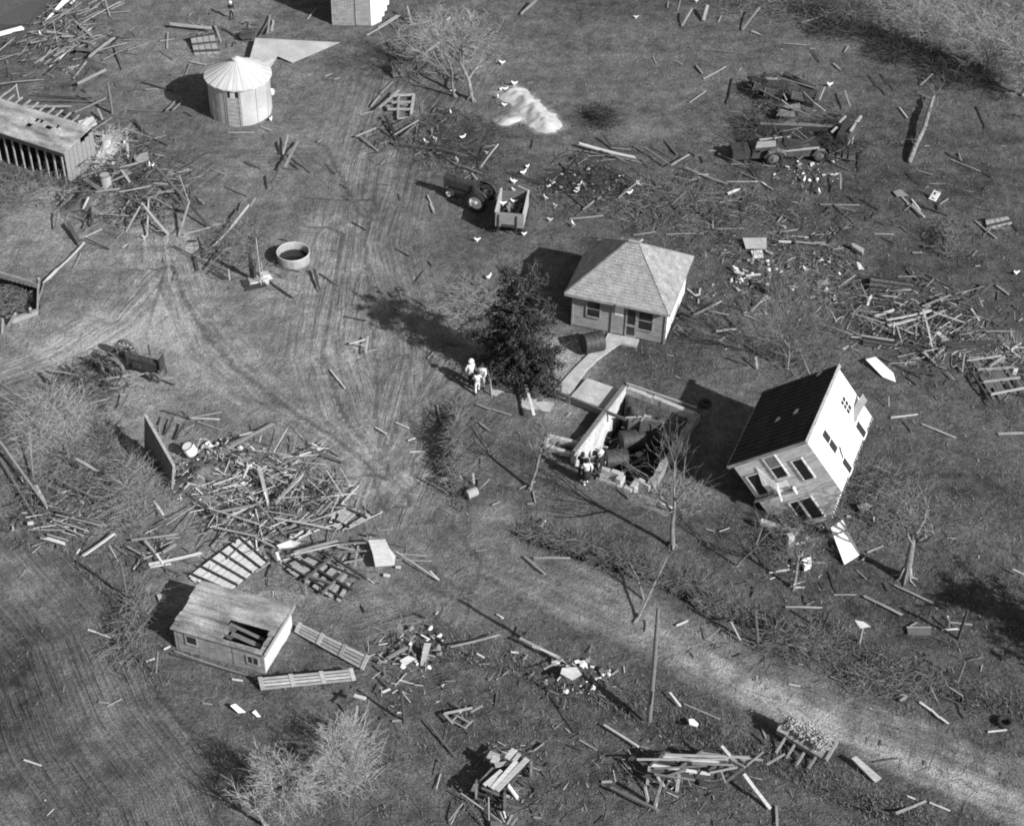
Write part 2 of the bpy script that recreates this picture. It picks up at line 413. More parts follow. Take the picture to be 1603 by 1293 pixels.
    m = bpy.data.materials.new('yard_ground'); m.use_nodes = True; nt = m.node_tree; n = nt.nodes; l = nt.links; b = n['Principled BSDF']
    b.inputs['Roughness'].default_value = 1; b.inputs['Specular IOR Level'].default_value = .05
    tc = n.new('ShaderNodeTexCoord')
    def nz(sc, det, rough=.6, vec=None):
        t = n.new('ShaderNodeTexNoise'); t.inputs['Scale'].default_value = sc; t.inputs['Detail'].default_value = det; t.inputs['Roughness'].default_value = rough
        l.new(vec or tc.outputs['Object'], t.inputs[0]); return t.outputs[0]
    def math_(op, a, bb):
        k = n.new('ShaderNodeMath'); k.operation = op
        for i_, v_ in enumerate((a, bb)):
            if isinstance(v_, (int, float)): k.inputs[i_].default_value = v_
            else: l.new(v_, k.inputs[i_])
        return k.outputs[0]
    def att(nm_):
        a_ = n.new('ShaderNodeAttribute'); a_.attribute_name = nm_; return a_.outputs['Fac']
    av = n.new('ShaderNodeAttribute'); av.attribute_name = 'bare'
    big = nz(.22, 4); mid = nz(1.1, 7, .68); fin = nz(4.2, 6, .72); vf = nz(12, 3, .65)
    s = math_('ADD', av.outputs['Fac'], math_('MULTIPLY', math_('SUBTRACT', big, .5), .8))
    s = math_('ADD', s, math_('MULTIPLY', math_('SUBTRACT', mid, .5), 1.1))
    tmk = math_('SUBTRACT', 1.0, math_('MULTIPLY', att('tmask'), .6))
    s = math_('ADD', s, math_('MULTIPLY', math_('MULTIPLY', math_('SUBTRACT', fin, .5), .9), tmk))
    cv = n.new('ShaderNodeCombineXYZ'); l.new(math_('MULTIPLY', att('toff'), 3.6), cv.inputs[0]); l.new(math_('MULTIPLY', att('tarc'), .22), cv.inputs[1])
    rut_ = nz(1.0, 3, .6, cv.outputs[0])
    st_ = math_('MULTIPLY', math_('SUBTRACT', rut_, .5), att('tmask'))
    s = math_('ADD', s, math_('MULTIPLY', st_, .55))
    rp = n.new('ShaderNodeValToRGB'); l.new(s, rp.inputs[0])
    e = rp.color_ramp.elements; e[0].position = 0; e[1].position = 1
    e[0].color = (.05,) * 3 + (1,); e[1].color = (.42,) * 3 + (1,)
    for p_, v_ in ((.18, .085), (.4, .135), (.62, .2), (.8, .28)):
        k = rp.color_ramp.elements.new(p_); k.color = (v_,) * 3 + (1,)
    mr = n.new('ShaderNodeMapRange'); mr.inputs[1].default_value = .32; mr.inputs[2].default_value = .68; mr.inputs[3].default_value = .6; mr.inputs[4].default_value = 1.38
    l.new(vf, mr.inputs[0])
    mx = math_('MULTIPLY', mr.outputs[0], rp.outputs[0])
    pwm = n.new('ShaderNodeMapRange'); l.new(math_('ADD', att('powder'), math_('MULTIPLY', math_('SUBTRACT', fin, .5), .5)), pwm.inputs[0]); pwm.inputs[1].default_value = .05; pwm.inputs[2].default_value = .95
    mixp = n.new('ShaderNodeMix'); l.new(pwm.outputs[0], mixp.inputs[0]); l.new(mx, mixp.inputs[2]); mixp.inputs[3].default_value = .46
    l.new(mixp.outputs[0], b.inputs['Base Color'])
    hsum = math_('ADD', math_('MULTIPLY', fin, 1.0), math_('ADD', math_('MULTIPLY', vf, .45), math_('MULTIPLY', st_, 1.6)))
    bp = n.new('ShaderNodeBump'); bp.inputs['Strength'].default_value = 1.0; bp.inputs['Distance'].default_value = .16
    l.new(hsum, bp.inputs['Height']); l.new(bp.outputs[0], b.inputs['Normal'])
    me.materials.append(m)
    return X, Y, dirt, fld, z, xs, ys
GX, GY, GD, GFLD, GZ, gxs, gys = build_ground()
def gz(x, y):
    i = min(max(np.searchsorted(gxs, x) - 1, 0), len(gxs) - 2); j = min(max(np.searchsorted(gys, y) - 1, 0), len(gys) - 2)
    return float(GZ[j:j + 2, i:i + 2].mean())

def flat_tris(name, V, mat, kind_label=None, cat=None):
    """V: (n,3,3) triangles -> one mesh"""
    nv = len(V) * 3
    me = bpy.data.meshes.new(name); me.vertices.add(nv); me.vertices.foreach_set('co', V.astype(np.float32).ravel())
    me.loops.add(nv); me.loops.foreach_set('vertex_index', np.arange(nv, dtype=np.int32))
    me.polygons.add(len(V)); me.polygons.foreach_set('loop_start', np.arange(0, nv, 3, dtype=np.int32))
    me.update(calc_edges=True); me.materials.append(M[mat])
    o = bpy.data.objects.new(name, me); col.objects.link(o)
    return o

# grass and weeds: thin real blades, in two tones
def blades(n, hmin, hmax, wid, pts):
    k = len(pts); a = rng.uniform(0, 2 * math.pi, k)
    h = rng.uniform(hmin, hmax, k) * (.6 + .8 * rng.random(k)); lean = rng.uniform(.2, 1.1, k) * h; la = rng.uniform(0, 2 * math.pi, k)
    V = np.zeros((k, 3, 3))
    V[:, 0, 0] = pts[:, 0] - np.cos(a) * wid; V[:, 0, 1] = pts[:, 1] - np.sin(a) * wid; V[:, 0, 2] = pts[:, 2]
    V[:, 1, 0] = pts[:, 0] + np.cos(a) * wid; V[:, 1, 1] = pts[:, 1] + np.sin(a) * wid; V[:, 1, 2] = pts[:, 2]
    V[:, 2, 0] = pts[:, 0] + np.cos(la) * lean; V[:, 2, 1] = pts[:, 1] + np.sin(la) * lean; V[:, 2, 2] = pts[:, 2] + h
    return V
def ground_pts(n, want):
    px = rng.uniform(-30, W + 30, n); py = rng.uniform(-30, H + 30, n)
    out = []
    for x, y in zip(px, py):
        g = G(x, y); i = min(max(np.searchsorted(gxs, g.x), 0), len(gxs) - 1); j = min(max(np.searchsorted(gys, g.y), 0), len(gys) - 1)
        if want(GD[j, i], GFLD[j, i], g.x, g.y) > random.random(): out.append((g.x, g.y, GZ[j, i] - .01))
    return np.array(out)
pts = ground_pts(52000, lambda d, f, x, y: (.95 if d < .3 else .45 if d < .45 else .08) * (1 if f == 0 else .25) * (.2 + 1.4 * mnoise.noise(Vector((x * .5, y * .5, 0))) ** 2 * 3 + .5))
g1 = flat_tris('grass', blades(0, .06, .17, .03, pts), 'brush'); tag(g1, 'short dry winter grass growing all over the yard', 'grass', kind='stuff')

# ------------------------------------------------------------------ buildings
def clap(m, p, q, z0, z1, step=.13, lip=.018):
    """lapped siding between p and q (2-D, outside on the right-hand side walking p->q)"""
    p = Vector((p[0], p[1], 0)); q = Vector((q[0], q[1], 0)); d = (q - p).normalized(); nn = Vector((d.y, -d.x, 0))
    n = max(1, round((z1 - z0) / step))
    for i in range(n):
        a = z0 + (z1 - z0) * i / n; b = z0 + (z1 - z0) * (i + 1) / n
        o = nn * (lip + jit(.004)); t = -nn * .06
        m.hexa([p + o + Vector((0, 0, a)), q + o + Vector((0, 0, a)), q + t + Vector((0, 0, a)), p + t + Vector((0, 0, a))],
               [p + nn * .002 + Vector((0, 0, b)), q + nn * .002 + Vector((0, 0, b)), q + t + Vector((0, 0, b)), p + t + Vector((0, 0, b))])
def courses(m, e0, e1, r0, r1, n=15, lift=.045, under=.05):
    """shingle courses from eave e0-e1 up to ridge r0-r1"""
    e0, e1, r0, r1 = map(Vector, (e0, e1, r0, r1))
    nrm = (e1 - e0).cross(r0 - e0 if (r0 - e0).length > .01 else r1 - e0).normalized()
    if nrm.z < 0: nrm = -nrm
    for i in range(n):
        a, b = i / n, min(1.0, (i + 1.25) / n)
        p0 = e0.lerp(r0, a); p1 = e1.lerp(r1, a); q0 = e0.lerp(r0, b); q1 = e1.lerp(r1, b)
        k = max(1, int((p1 - p0).length / .5)); 
        for j in range(k):
            s0, s1 = j / k, (j + 1) / k; lf = lift + jit(.012)
            A = p0.lerp(p1, s0) + nrm * lf; B = p0.lerp(p1, s1) + nrm * lf; C = q0.lerp(q1, s1) + nrm * .004; D = q0.lerp(q1, s0) + nrm * .004
            A2 = p0.lerp(p1, s0) - nrm * under * .4; B2 = p0.lerp(p1, s1) - nrm * under * .4
            m.add([A, B, C, D, A2, B2], [(0, 1, 2, 3), (4, 5, 1, 0)])
def window(parent, x0, x1, z0, z1, y, frame='siding', bars=(1, 1), axis='x', paneM='glass', fw=.07, sgn=-1):
    """window in a wall plane; axis 'x': wall runs along x at depth y, facing sgn*y; axis 'y': wall runs along y at x=y"""
    f = MB(); pn = MB()
    def bx(m, a0, a1, b0, b1, d0, d1):
        lo, hi = min(y + sgn * d0, y + sgn * d1), max(y + sgn * d0, y + sgn * d1)
        if axis == 'x': m.box(a0, a1, lo, hi, b0, b1)
        else: m.box(lo, hi, a0, a1, b0, b1)
    bx(f, x0 - fw, x0, z0 - fw, z1 + fw, -.02, .07); bx(f, x1, x1 + fw, z0 - fw, z1 + fw, -.02, .07)
    bx(f, x0, x1, z1, z1 + fw, -.02, .072); bx(f, x0 - fw * .3, x1 + fw * .3, z0 - fw, z0, -.02, .09)
    if bars == (2, 3): pass
    for i in range(1, bars[0]): xx = x0 + (x1 - x0) * i / bars[0]; bx(f, xx - .018, xx + .018, z0, z1, .04, .062)
    for i in range(1, bars[1]): zz = z0 + (z1 - z0) * i / bars[1]; bx(f, x0, x1, zz - .02, zz + .02, .038, .064)
    bx(pn, x0 - .004, x1 + .004, z0 - .004, z1 + .004, -.01, .046)
    w = f.build('window', frame, parent); pn.build('pane', paneM, w); return w

# hip-roofed cottage -----------------------------------------------------------
P0 = TG('K', 375, 745); P1 = TG('K', 935, 862)
cw = (P1 - P0).length; cd = 4.9; ch = 2.45
cott = thing('cottage', P0, ang(P0, P1), 'small wooden cottage with a pale shingled hip roof, still upright', 'house')
def f(m):
    clap(m, (0, 0), (cw, 0), .12, ch); clap(m, (cw, cd), (0, cd), .12, ch); clap(m, (0, cd), (0, 0), .12, ch)
part('wall', 'siding', cott, f)
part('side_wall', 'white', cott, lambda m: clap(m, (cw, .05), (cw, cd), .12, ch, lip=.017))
for cx_ in (-.01, cw + .01): part('corner_board', 'board', cott, lambda m: m.box(cx_ - .05, cx_ + .05, -.06, .04, .1, ch))
part('foundation', 'stone', cott, lambda m: m.box(.05, cw - .05, .05, cd - .05, -.3, .13))
ov = .42; ec = cott.matrix_world
cmid = P0 + (P1 - P0) * .5 + Vector((-(P1 - P0).y, (P1 - P0).x, 0)).normalized() * (cd / 2)
apex = topz(cmid, 380)
rz0, rzh = ch - .06, min(max(apex, ch + .9), ch + 2.2)
orr = .24
E = [(-ov, -ov, rz0), (cw + orr, -ov, rz0), (cw + orr, cd + ov, rz0), (-ov, cd + ov, rz0)]
rA, rB = (cw / 2 - .32, cd / 2, rzh), (cw / 2 + .32, cd / 2, rzh)
def f(m):
    courses(m, E[0], E[1], rA, rB, 20); courses(m, E[1], E[2], rB, rB, 20); courses(m, E[2], E[3], rB, rA, 20); courses(m, E[3], E[0], rA, rA, 20)
    m.slab([E[0], E[1], E[2], E[3]], .05)
    for e, r in ((E[0], rA), (E[1], rB), (E[2], rB), (E[3], rA)):
        m.bar(Vector(e) + Vector((0, 0, .02)), Vector(r) + Vector((0, 0, .03)), .14, .03)
    m.bar(Vector(rA) + Vector((0, 0, .07)), Vector(rB) + Vector((0, 0, .07)), .2, .05)
part('roof', 'shingle', cott, f)
part('fascia', 'board', cott, lambda m: (m.box(-ov, cw + orr, -ov - .03, -ov, rz0 - .12, rz0 - .01), m.box(cw + orr, cw + orr + .03, -ov, cd + ov, rz0 - .12, rz0 - .01), m.box(cw * .48, cw * .96, -ov - .1, -ov - .04, rz0 - .06, rz0 + .03)))
window(cott, cw * .155, cw * .29, .95, 1.98, 0, 'board', (1, 2))
window(cott, cw * .715, cw * .86, .78, 1.98, 0, 'board', (1, 2))
dr = part('door', 'siding', cott, lambda m: (m.box(cw * .435, cw * .56, -.05, .02, .15, 2.1), m.box(cw * .42, cw * .435, -.07, .02, .12, 2.16), m.box(cw * .42, cw * .575, -.07, .02, 2.1, 2.17)))
part('notice', 'cloth_w', dr, lambda m: m.box(cw * .455, cw * .545, -.064, -.05, 1.4, 2.02))
sdm = part('screen_door', 'board', cott, lambda m: [m.box(*b) for b in ((cw * .575, cw * .592, -.09, -.03, .1, 2.12), (cw * .68, cw * .7, -.09, -.03, .1, 2.12), (cw * .592, cw * .68, -.09, -.03, 2.0, 2.12), (cw * .592, cw * .68, -.09, -.03, .1, .24), (cw * .592, cw * .68, -.088, -.032, .82, .95))])
part('screen', 'glass', sdm, lambda m: m.box(cw * .59, cw * .682, -.06, -.05, .2, 2.02))
part('step', 'conc', cott, lambda m: m.box(cw * .4, cw * .74, -.75, -.1, -.1, .12))
cb = MB(); cb.bar(Vector((cw * .02, cd * .88, rz0 + .55)), Vector((cw * .55, cd * .62, rzh - .2)), .3, .1)
o = cb.build('plank', 'l'); o.location = P0; o.rotation_euler = (0, 0, ang(P0, P1)); tag(o, 'pale broken board lying across the back of the cottage roof', 'plank', 'boards strewn about the farmyard')

# tipped two-storey house -------------------------------------------------------
def solve_box(c, e1, e2, e3):
    (a1, b1), (a2, b2), (a3, b3) = e1, e2, e3
    p12, p13, p23 = -(a1 * a2 + b1 * b2), -(a1 * a3 + b1 * b3), -(a2 * a3 + b2 * b3)
    z1 = math.sqrt(p12 * p13 / p23); return z1, p12 / z1, p13 / z1
e1 = (51.05, 118.7); e2 = (-116.1, -38.3); e3 = (54.4, -78.6)
z1, z2, z3 = solve_box(None, e1, e2, e3)
dC = ray(*tp('l', 635, 510))
vz = -dC.normalized()
vx = CXr - vz * CXr.dot(vz); vx.normalize(); vy = vz.cross(vx)
def w3(e, z): return vx * e[0] + vy * e[1] - vz * z
E1, E2, E3 = w3(e1, z1), w3(e2, z2), w3(e3, z3)
lowp = E2 + E3          # lowest corner relative to the near top corner, in photo-pixel units
k = 1.0
for _ in range(60):     # distance D so that the lowest corner just touches the ground
    D = k; s = D * dC.length / F
    C0 = CAMP + dC * D
    zz = (C0 + lowp * s).z
    k += (zz - (-.05)) / -dC.z * .9
C0 = CAMP + dC * k; sc = k * dC.length / F
hx = (-E2).normalized(); hy = E1.normalized(); hz = hx.cross(hy).normalized(); hy = hz.cross(hx)
hw, hd, hh = E2.length * sc, E1.length * sc, E3.length * sc
O = C0 + (E2 + E3) * sc       # local origin: front-left-bottom (as the house stood)
hm = Matrix(((hx.x, hy.x, hz.x, O.x), (hx.y, hy.y, hz.y, O.y), (hx.z, hy.z, hz.z, O.z), (0, 0, 0, 1)))
house = thing('tipped_house', O, 0, 'two-storey white house thrown on its side, dark roof, windows broken', 'house')
house.matrix_world = hm
EXT = hh * .45                # lower storey that shows only on the front
def f(m):   # back and left walls plus upper floor, hidden faces of the shell
    m.box(0, hw, hd - .12, hd, 0, hh - .02); m.box(0, .12, .13, hd - .13, 0, hh - .02); m.box(.13, hw - .13, .13, hd - .13, .02, .14)
part('shell', 'siding', house, f)
def f(m):
    n = 26
    for i in range(n):
        a, b = hh * i / n, hh * (i + 1) / n
        m.hexa([(0, -.03 - jit(.006), a), (hw, -.03 - jit(.006), a), (hw, .1, a), (0, .1, a)], [(0, -.002, b), (hw, -.002, b), (hw, .1, b), (0, .1, b)])
    n = 11
    for i in range(n):
        b, a = -EXT * i / n, -EXT * (i + 1) / n
        t = (i + .5) / n
        lx = hw * (-.045 + .24 * t); rx = hw * (1 - .36 * t)
        if i == n - 1: rx = hw * .55; lx = hw * .25
        m.hexa([(lx, -.016, a), (rx, -.016, a), (rx, .1, a), (lx, .1, a)], [(lx, -.002, b), (rx, -.002, b), (rx, .1, b), (lx, .1, b)])
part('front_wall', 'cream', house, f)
def f(m):
    n = 26
    for i in range(n):
        a, b = hh * i / n, hh * (i + 1) / n
        m.hexa([(hw - .1, 0, a), (hw + .014, 0, a), (hw + .014, hd, a), (hw - .1, hd, a)], [(hw - .1, 0, b), (hw + .003, 0, b), (hw + .003, hd, b), (hw - .1, hd, b)])
part('side_wall', 'white', house, f)
def f(m):
    m.box(-.18, hw + .05, -.14, hd + .14, hh, hh + .07)
    n = 17
    for i in range(n):
        y = -.14 + (hd + .28) * i / n
        m.hexa([(-.2, y, hh + .07), (hw + .06, y, hh + .07), (hw + .06, y + (hd + .28) / n, hh + .07), (-.2, y + (hd + .28) / n, hh + .07)],
               [(-.2, y, hh + .115), (hw + .06, y, hh + .115), (hw + .06, y + (hd + .28) / n, hh + .078), (-.2, y + (hd + .28) / n, hh + .078)])
rf = part('roof', 'tar', house, f)
part('roof_edge', 'board', house, lambda m: (m.box(hw + .062, hw + .1, -.16, hd + .16, hh - .07, hh + .13), m.box(-.25, -.205, -.16, hd + .16, hh - .03, hh + .1), m.box(-.2, hw + .06, -.19, -.142, hh - .05, hh + .12)))
for a_, b_, c__ in ((.64, .45, .03), (.4, .42, .03), (.76, .93, .1)): part('roof_tear', 'cream', rf, lambda m: m.slab([(hw * a_, hd * b_, hh + .1 + c__), (hw * (a_ + .05), hd * (b_ + .01), hh + .1 + c__), (hw * (a_ + .06), hd * (b_ + .05), hh + .1 + c__), (hw * (a_ + .02), hd * (b_ + .06), hh + .1 + c__)], .05))
def fx(a): return hw * (1 - a)
def fz(t): return hh * (1 - t)
window(house, fx(.31), fx(.185), fz(.62), fz(.25), 0, 'cream', (1, 1))
w2 = window(house, fx(.60), fx(.455), fz(.45), fz(.06), 0, 'cream', (1, 2))
part('blind', 'cloth_m', w2, lambda m: m.box(fx(.596), fx(.459), -.056, -.0475, fz(.27), fz(.065)))
w3_ = window(house, fx(.93), fx(.78), fz(.64), fz(.27), 0, 'cream', (1, 1))
def f(m):
    A = [(fx(.74), -.06, fz(.16)), (fx(.80), -.14, fz(.45)), (fx(.78), -.22, fz(.60)), (fx(.62), -.16, fz(.56)), (fx(.69), -.1, fz(.36))]
    m.slab(A, .02); m.slab([(fx(.7), -.12, fz(.5)), (fx(.72), -.3, fz(.68)), (fx(.5), -.24, fz(.7)), (fx(.52), -.06, fz(.52))], .02)
part('curtain', 'cloth_w', house, f)
part('porch_ledge', 'board', house, lambda m: (m.box(fx(1.0), fx(.46), -.3, -.02, fz(.70), fz(.665)), m.box(fx(1.0), fx(.66), -.05, -.021, fz(.76), fz(.705))))
part('bent_bracket', 'white', house, lambda m: (m.bar((fx(.62), -.3, fz(.52)), (fx(.68), -.34, fz(.8)), .08, .08), m.bar((fx(.68), -.32, fz(.72)), (fx(.44), -.3, fz(.73)), .06, .06), m.bar((fx(.45), -.3, fz(.62)), (fx(.46), -.3, fz(.76)), .12, .08)))
window(house, fx(.665), fx(.555), fz(1.3), fz(.93), 0, 'white', (1, 1))
window(house, fx(.53), fx(.38), fz(1.31), fz(.93), 0, 'cream', (1, 1))
def sy(s_): return hd * s_
window(house, sy(.21), sy(.30), fz(.585), fz(.215), hw, 'white', (1, 2), 'y', sgn=1)
window(house, sy(.22), sy(.30), fz(1.0), fz(.78), hw, 'white', (1, 1), 'y', sgn=1)
window(house, sy(.69), sy(.78), fz(1.0), fz(.76), hw, 'white', (1, 1), 'y', sgn=1)
window(house, sy(.71), sy(.81), fz(.54), fz(.30), hw, 'white', (2, 3), 'y', sgn=1, fw=.12)
part('torn_siding', 'siding', house, lambda m: (m.slab([(hw + .03, sy(.72), fz(.72)), (hw + .5, sy(.95), fz(.66)), (hw + .38, sy(.99), fz(.56)), (hw + .05, sy(.84), fz(.58))], .03)))
part('loose_lath', 'cream', house, lambda m: m.bar((hw + .05, sy(.2), fz(.70)), (hw + .12, sy(.17), fz(1.0)), .07, .05))
part('loose_lath', 'd', house, lambda m: m.bar((hw + .06, sy(.33), fz(.62)), (hw + .1, sy(.26), fz(.75)), .05, .05))
def f(m):
    for i in range(26):
        y = hd * (i + .2) / 26; m.box(hw - .04, hw + .05 + jit(.02), y, y + .1 + jit(.04), -.1 - abs(jit(.05)), -.005)
    m.box(hw - .16, hw - .05, .1, hd, -.14, -.005)
part('sill', 'stone', house, f)
def f(m):   # floor beams and rubble that hold the house off the ground
    for i in range(9):
        y = hd * (.08 + .1 * i); m.bar((hw * .15, y, -.09), (hw * .98, y + jit(.1), -.1), .08, .16)
    m.box(hw * .55, hw * .62, .2, hd * .9, -EXT * .95, -.2)
part('floor_frame', 'd', house, f)

# round grain bin -----------------------------------------------------------------
bc = G(378, 174); br = 1.98; bh = 2.75
gbin = thing('grain_bin', bc, 0, 'round metal grain bin with a pale conical roof', 'grain bin')
def f(m):
    m.lathe([(br, 0), (br, bh)], 48, cap=False); m.lathe([(br - .06, bh - .02), (br - .06, .02)], 48, cap=False)
    for i in range(12):
        t = 2 * math.pi * i / 12 + .2; p = Vector((math.cos(t), math.sin(t), 0)) * (br + .015)
        m.tube([p + Vector((0, 0, 0)), p + Vector((0, 0, bh))], .025, 5)
    for h in (bh * .33, bh * .66): m.torus((0, 0, h), br, .012, 'z', 48, 5)
part('wall', 'tin', gbin, f)
def f(m):
    n = 20; R0, z0_, z1_ = br + .2, bh - .04, bh + 1.02
    for i in range(n):
        a, b = 2 * math.pi * i / n, 2 * math.pi * (i + 1) / n; mm = (a + b) / 2
        e0 = Vector((math.cos(a) * R0, math.sin(a) * R0, z0_ - .015)); e1_ = Vector((math.cos(b) * R0, math.sin(b) * R0, z0_ - .015)); em = Vector((math.cos(mm) * R0, math.sin(mm) * R0, z0_ + .03))
        t = .12; q0 = Vector((math.cos(a) * t, math.sin(a) * t, z1_)); q1 = Vector((math.cos(b) * t, math.sin(b) * t, z1_)); qm = Vector((math.cos(mm) * t, math.sin(mm) * t, z1_))
        m.add([e0, em, e1_, q1, qm, q0], [(0, 1, 4, 5), (1, 2, 3, 4)]); m.add([e0 - Vector((0, 0, .06)), e1_ - Vector((0, 0, .06)), e1_, em, e0], [(0, 1, 2, 3, 4)])
        m.tube([e0 + Vector((0, 0, .02)), q0 + Vector((0, 0, .015))], .022, 4)
rf = part('roof', 'tinroof', gbin, f)
part('cap', 'tinroof', rf, lambda m: m.lathe([(.3, bh + .96), (.3, bh + 1.1), (.05, bh + 1.2)], 16))
da = -1.62
def f(m):
    for i, (zz0, zz1) in enumerate(((0.08, .62), (.65, 1.2), (1.23, 1.75), (1.78, 2.05))):
        ws = []
        for t in (da - .18, da + .18): ws.append((math.cos(t), math.sin(t)))
        p = [Vector((c * (br + .03), s * (br + .03), zz0)) for c, s in ws]; q = [Vector((c * (br + .03), s * (br + .03), zz1)) for c, s in ws]
        m.slab([p[0], p[1], q[1], q[0]], .05)
    for t in (da - .2, da + .2): m.bar((math.cos(t) * (br + .03), math.sin(t) * (br + .03), 0), (math.cos(t) * (br + .03), math.sin(t) * (br + .03), bh - .1), .07, .07, (math.cos(t), math.sin(t), 0))
part('door', 'board', gbin, f)
part('hatch', 'dark', gbin, lambda m: m.slab([(math.cos(da - .18) * (br + .025), math.sin(da - .18) * (br + .025), 2.08), (math.cos(da + .18) * (br + .025), math.sin(da + .18) * (br + .025), 2.08), (math.cos(da + .18) * (br + .025), math.sin(da + .18) * (br + .025), 2.5), (math.cos(da - .18) * (br + .025), math.sin(da - .18) * (br + .025), 2.5)], .03))

# long open shed, upper left -------------------------------------------------------
S1 = G(108, 285); S0 = G(-72, 225)
sw = (S1 - S0).length; sdp = 2.75
shed = thing('open_shed', S0, ang(S0, S1), 'long open-fronted shed with holes in its pale roof', 'shed')
fh = topz(S1, 236); bh2 = fh + .35
def sp(x, y): return fh + (bh2 - fh) * y / sdp
HOLES = [(sw * .75, sdp * .3, .5, .7), (sw * .7, sdp * .12, .3, .3), (sw * .62, sdp * .62, .75, .6), (sw * .57, sdp * .28, .28, .28)]
def f(m):
    nxb, nyb = 46, 9
    for i in range(nxb):
        for j in range(nyb):
            x0, x1 = -.2 + (sw + .4) * i / nxb, -.2 + (sw + .4) * (i + 1) / nxb; y0, y1 = -.3 + (sdp + .05) * j / nyb, -.3 + (sdp + .05) * (j + 1) / nyb
            xm, ym = (x0 + x1) / 2, (y0 + y1) / 2
            if any(abs(xm - hx_) < a and abs(ym - hy_) < b for hx_, hy_, a, b in ((sw * .655, 1.75, .34, .24), (sw * .615, 1.2, .16, .2), (sw * .765, 1.5, .3, .2), (sw * .80, 1.8, .22, .18))): continue
            z = jit(.012)
            m.hexa([(x0, y0, sp(0, y0)), (x1, y0, sp(0, y0)), (x1, y1, sp(0, y1)), (x0, y1, sp(0, y1))], [(x0, y0, sp(0, y0) + .05 + z), (x1, y0, sp(0, y0) + .05 + z), (x1, y1, sp(0, y1) + .05 + z), (x0, y1, sp(0, y1) + .05 + z)])
part('roof', 'roofboard', shed, f)
part('fascia', 'd', shed, lambda m: m.box(-.2, sw + .2, -.36, -.302, fh - .22, fh + .02))
for i in range(15):
    x = .1 + (sw - .2) * i / 14
    part('post', 'board', shed, lambda m: m.box(x - .04, x + .04, -.2, -.1, -.4, fh - .05))
for i in range(15):
    x = .1 + (sw - .2) * i / 14
    part('rafter', 'board', shed, lambda m: m.bar((x, -.25, fh - .06), (x, sdp + .55, sp(0, sdp + .55) - .06), .08, .1))
part('side_wall', 'l', shed, lambda m: [m.box(sw - .03 + jit(.008), sw + .02, sdp * i / 7 + .015, sdp * (i + 1) / 7 - .015, -.2, sp(0, sdp * i / 7) - (.12 if i < 4 else .75 - .06 * i)) for i in range(7)])
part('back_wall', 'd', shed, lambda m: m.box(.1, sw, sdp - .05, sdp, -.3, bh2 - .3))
part('dark_floor', 'dark', shed, lambda m: m.box(.1, sw - .05, .0, sdp - .1, -.1, .06))  # flat near-black slab over the whole shed floor

# barn at the top edge ---------------------------------------------------------------
B0 = G(520, 40); B1 = G(580, 41)
bw_ = (B1 - B0).length
barn = thing('barn', B0, ang(B0, B1), 'plank barn cut off by the top of the photo, one white side', 'barn')
part('front_wall', 'board', barn, lambda m: [m.box(bw_ * i / 14 + .006, bw_ * (i + 1) / 14 - .006, 0, .08 + jit(.012), -.1, 4.2) for i in range(14)])
part('front_door', 'siding', barn, lambda m: m.box(bw_ * .62, bw_ * .98, -.06, -.015, .05, 3.0))
part('back_side', 'board', barn, lambda m: m.box(bw_ - .06, bw_ + .0, .1, 3.49, -.1, 4.2))
sdv = G(618, 25) - G(581, 41)
sw2 = thing('white_wall', G(581, 41), math.atan2(sdv.y, sdv.x), 'white broken wall slab standing out from the right of the top barn', 'wall')
for i in range(9): part('boarding', 'white', sw2, lambda m: m.box(sdv.length * i / 9 + .005, sdv.length * (i + 1) / 9 - .005, jit(.02), .1, -.05 if i < 3 else (i - 3) * .35, 3.4 + jit(.1)))
part('back_wall', 'board', barn, lambda m: (m.box(0, bw_ - .07, 3.5, 3.6, -.1, 4.2), m.box(0, .08, .1, 3.49, -.1, 4.2)))
part('roof', 'roofboard', barn, lambda m: (m.slab([(-.3, -.35, 4.15), (bw_ / 2, -.35, 5.9), (bw_ / 2, 3.9, 5.9), (-.3, 3.9, 4.15)], .1), m.slab([(bw_ / 2, -.35, 5.91), (bw_ + .3, -.35, 4.15), (bw_ + .3, 3.9, 4.15), (bw_ / 2, 3.9, 5.91)], .1)))
# low coop -----------------------------------------------------------------------------
K0 = G(276, 1014.6); K1 = G(415.5, 1055)
kw = (K1 - K0).length; kd = 2.75; kf = topz(K1, 1023); kb = kf + .12
coop = thing('coop', K0, ang(K0, K1), 'low plank coop with a weathered, broken roof', 'shed')
def f(m):
    n = 26
    for i in range(n):
        x0, x1 = kw * i / n + .004, kw * (i + 1) / n - .004; xm = (x0 + x1) / 2 / kw
        top = kf - .06
        if .14 < xm < .25: m.box(x0, x1, 0, .05, 0, top * .42); m.box(x0, x1, 0, .05, top * .9, top); continue
        if .82 < xm < .93: m.box(x0, x1, 0, .05, 0, top * .35); m.box(x0, x1, 0, .05, top * .75, top); continue
        m.box(x0, x1, jit(.012), .05, -.1 + abs(jit(.06)), top)
part('front_wall', 'board', coop, f)
part('side_wall', 'p', coop, lambda m: [m.box(kw - .05, kw + .004 + jit(.006), .06 + kd * i / 12 + .004, .06 + kd * (i + 1) / 12 - .004, -.05, kf + .12 * i / 12 - .02) for i in range(12)])
part('back_wall', 'board', coop, lambda m: (m.box(0, kw - .06, kd, kd + .06, 0, kb - .05), m.box(0, .05, .06, kd - .01, 0, kf - .05)))
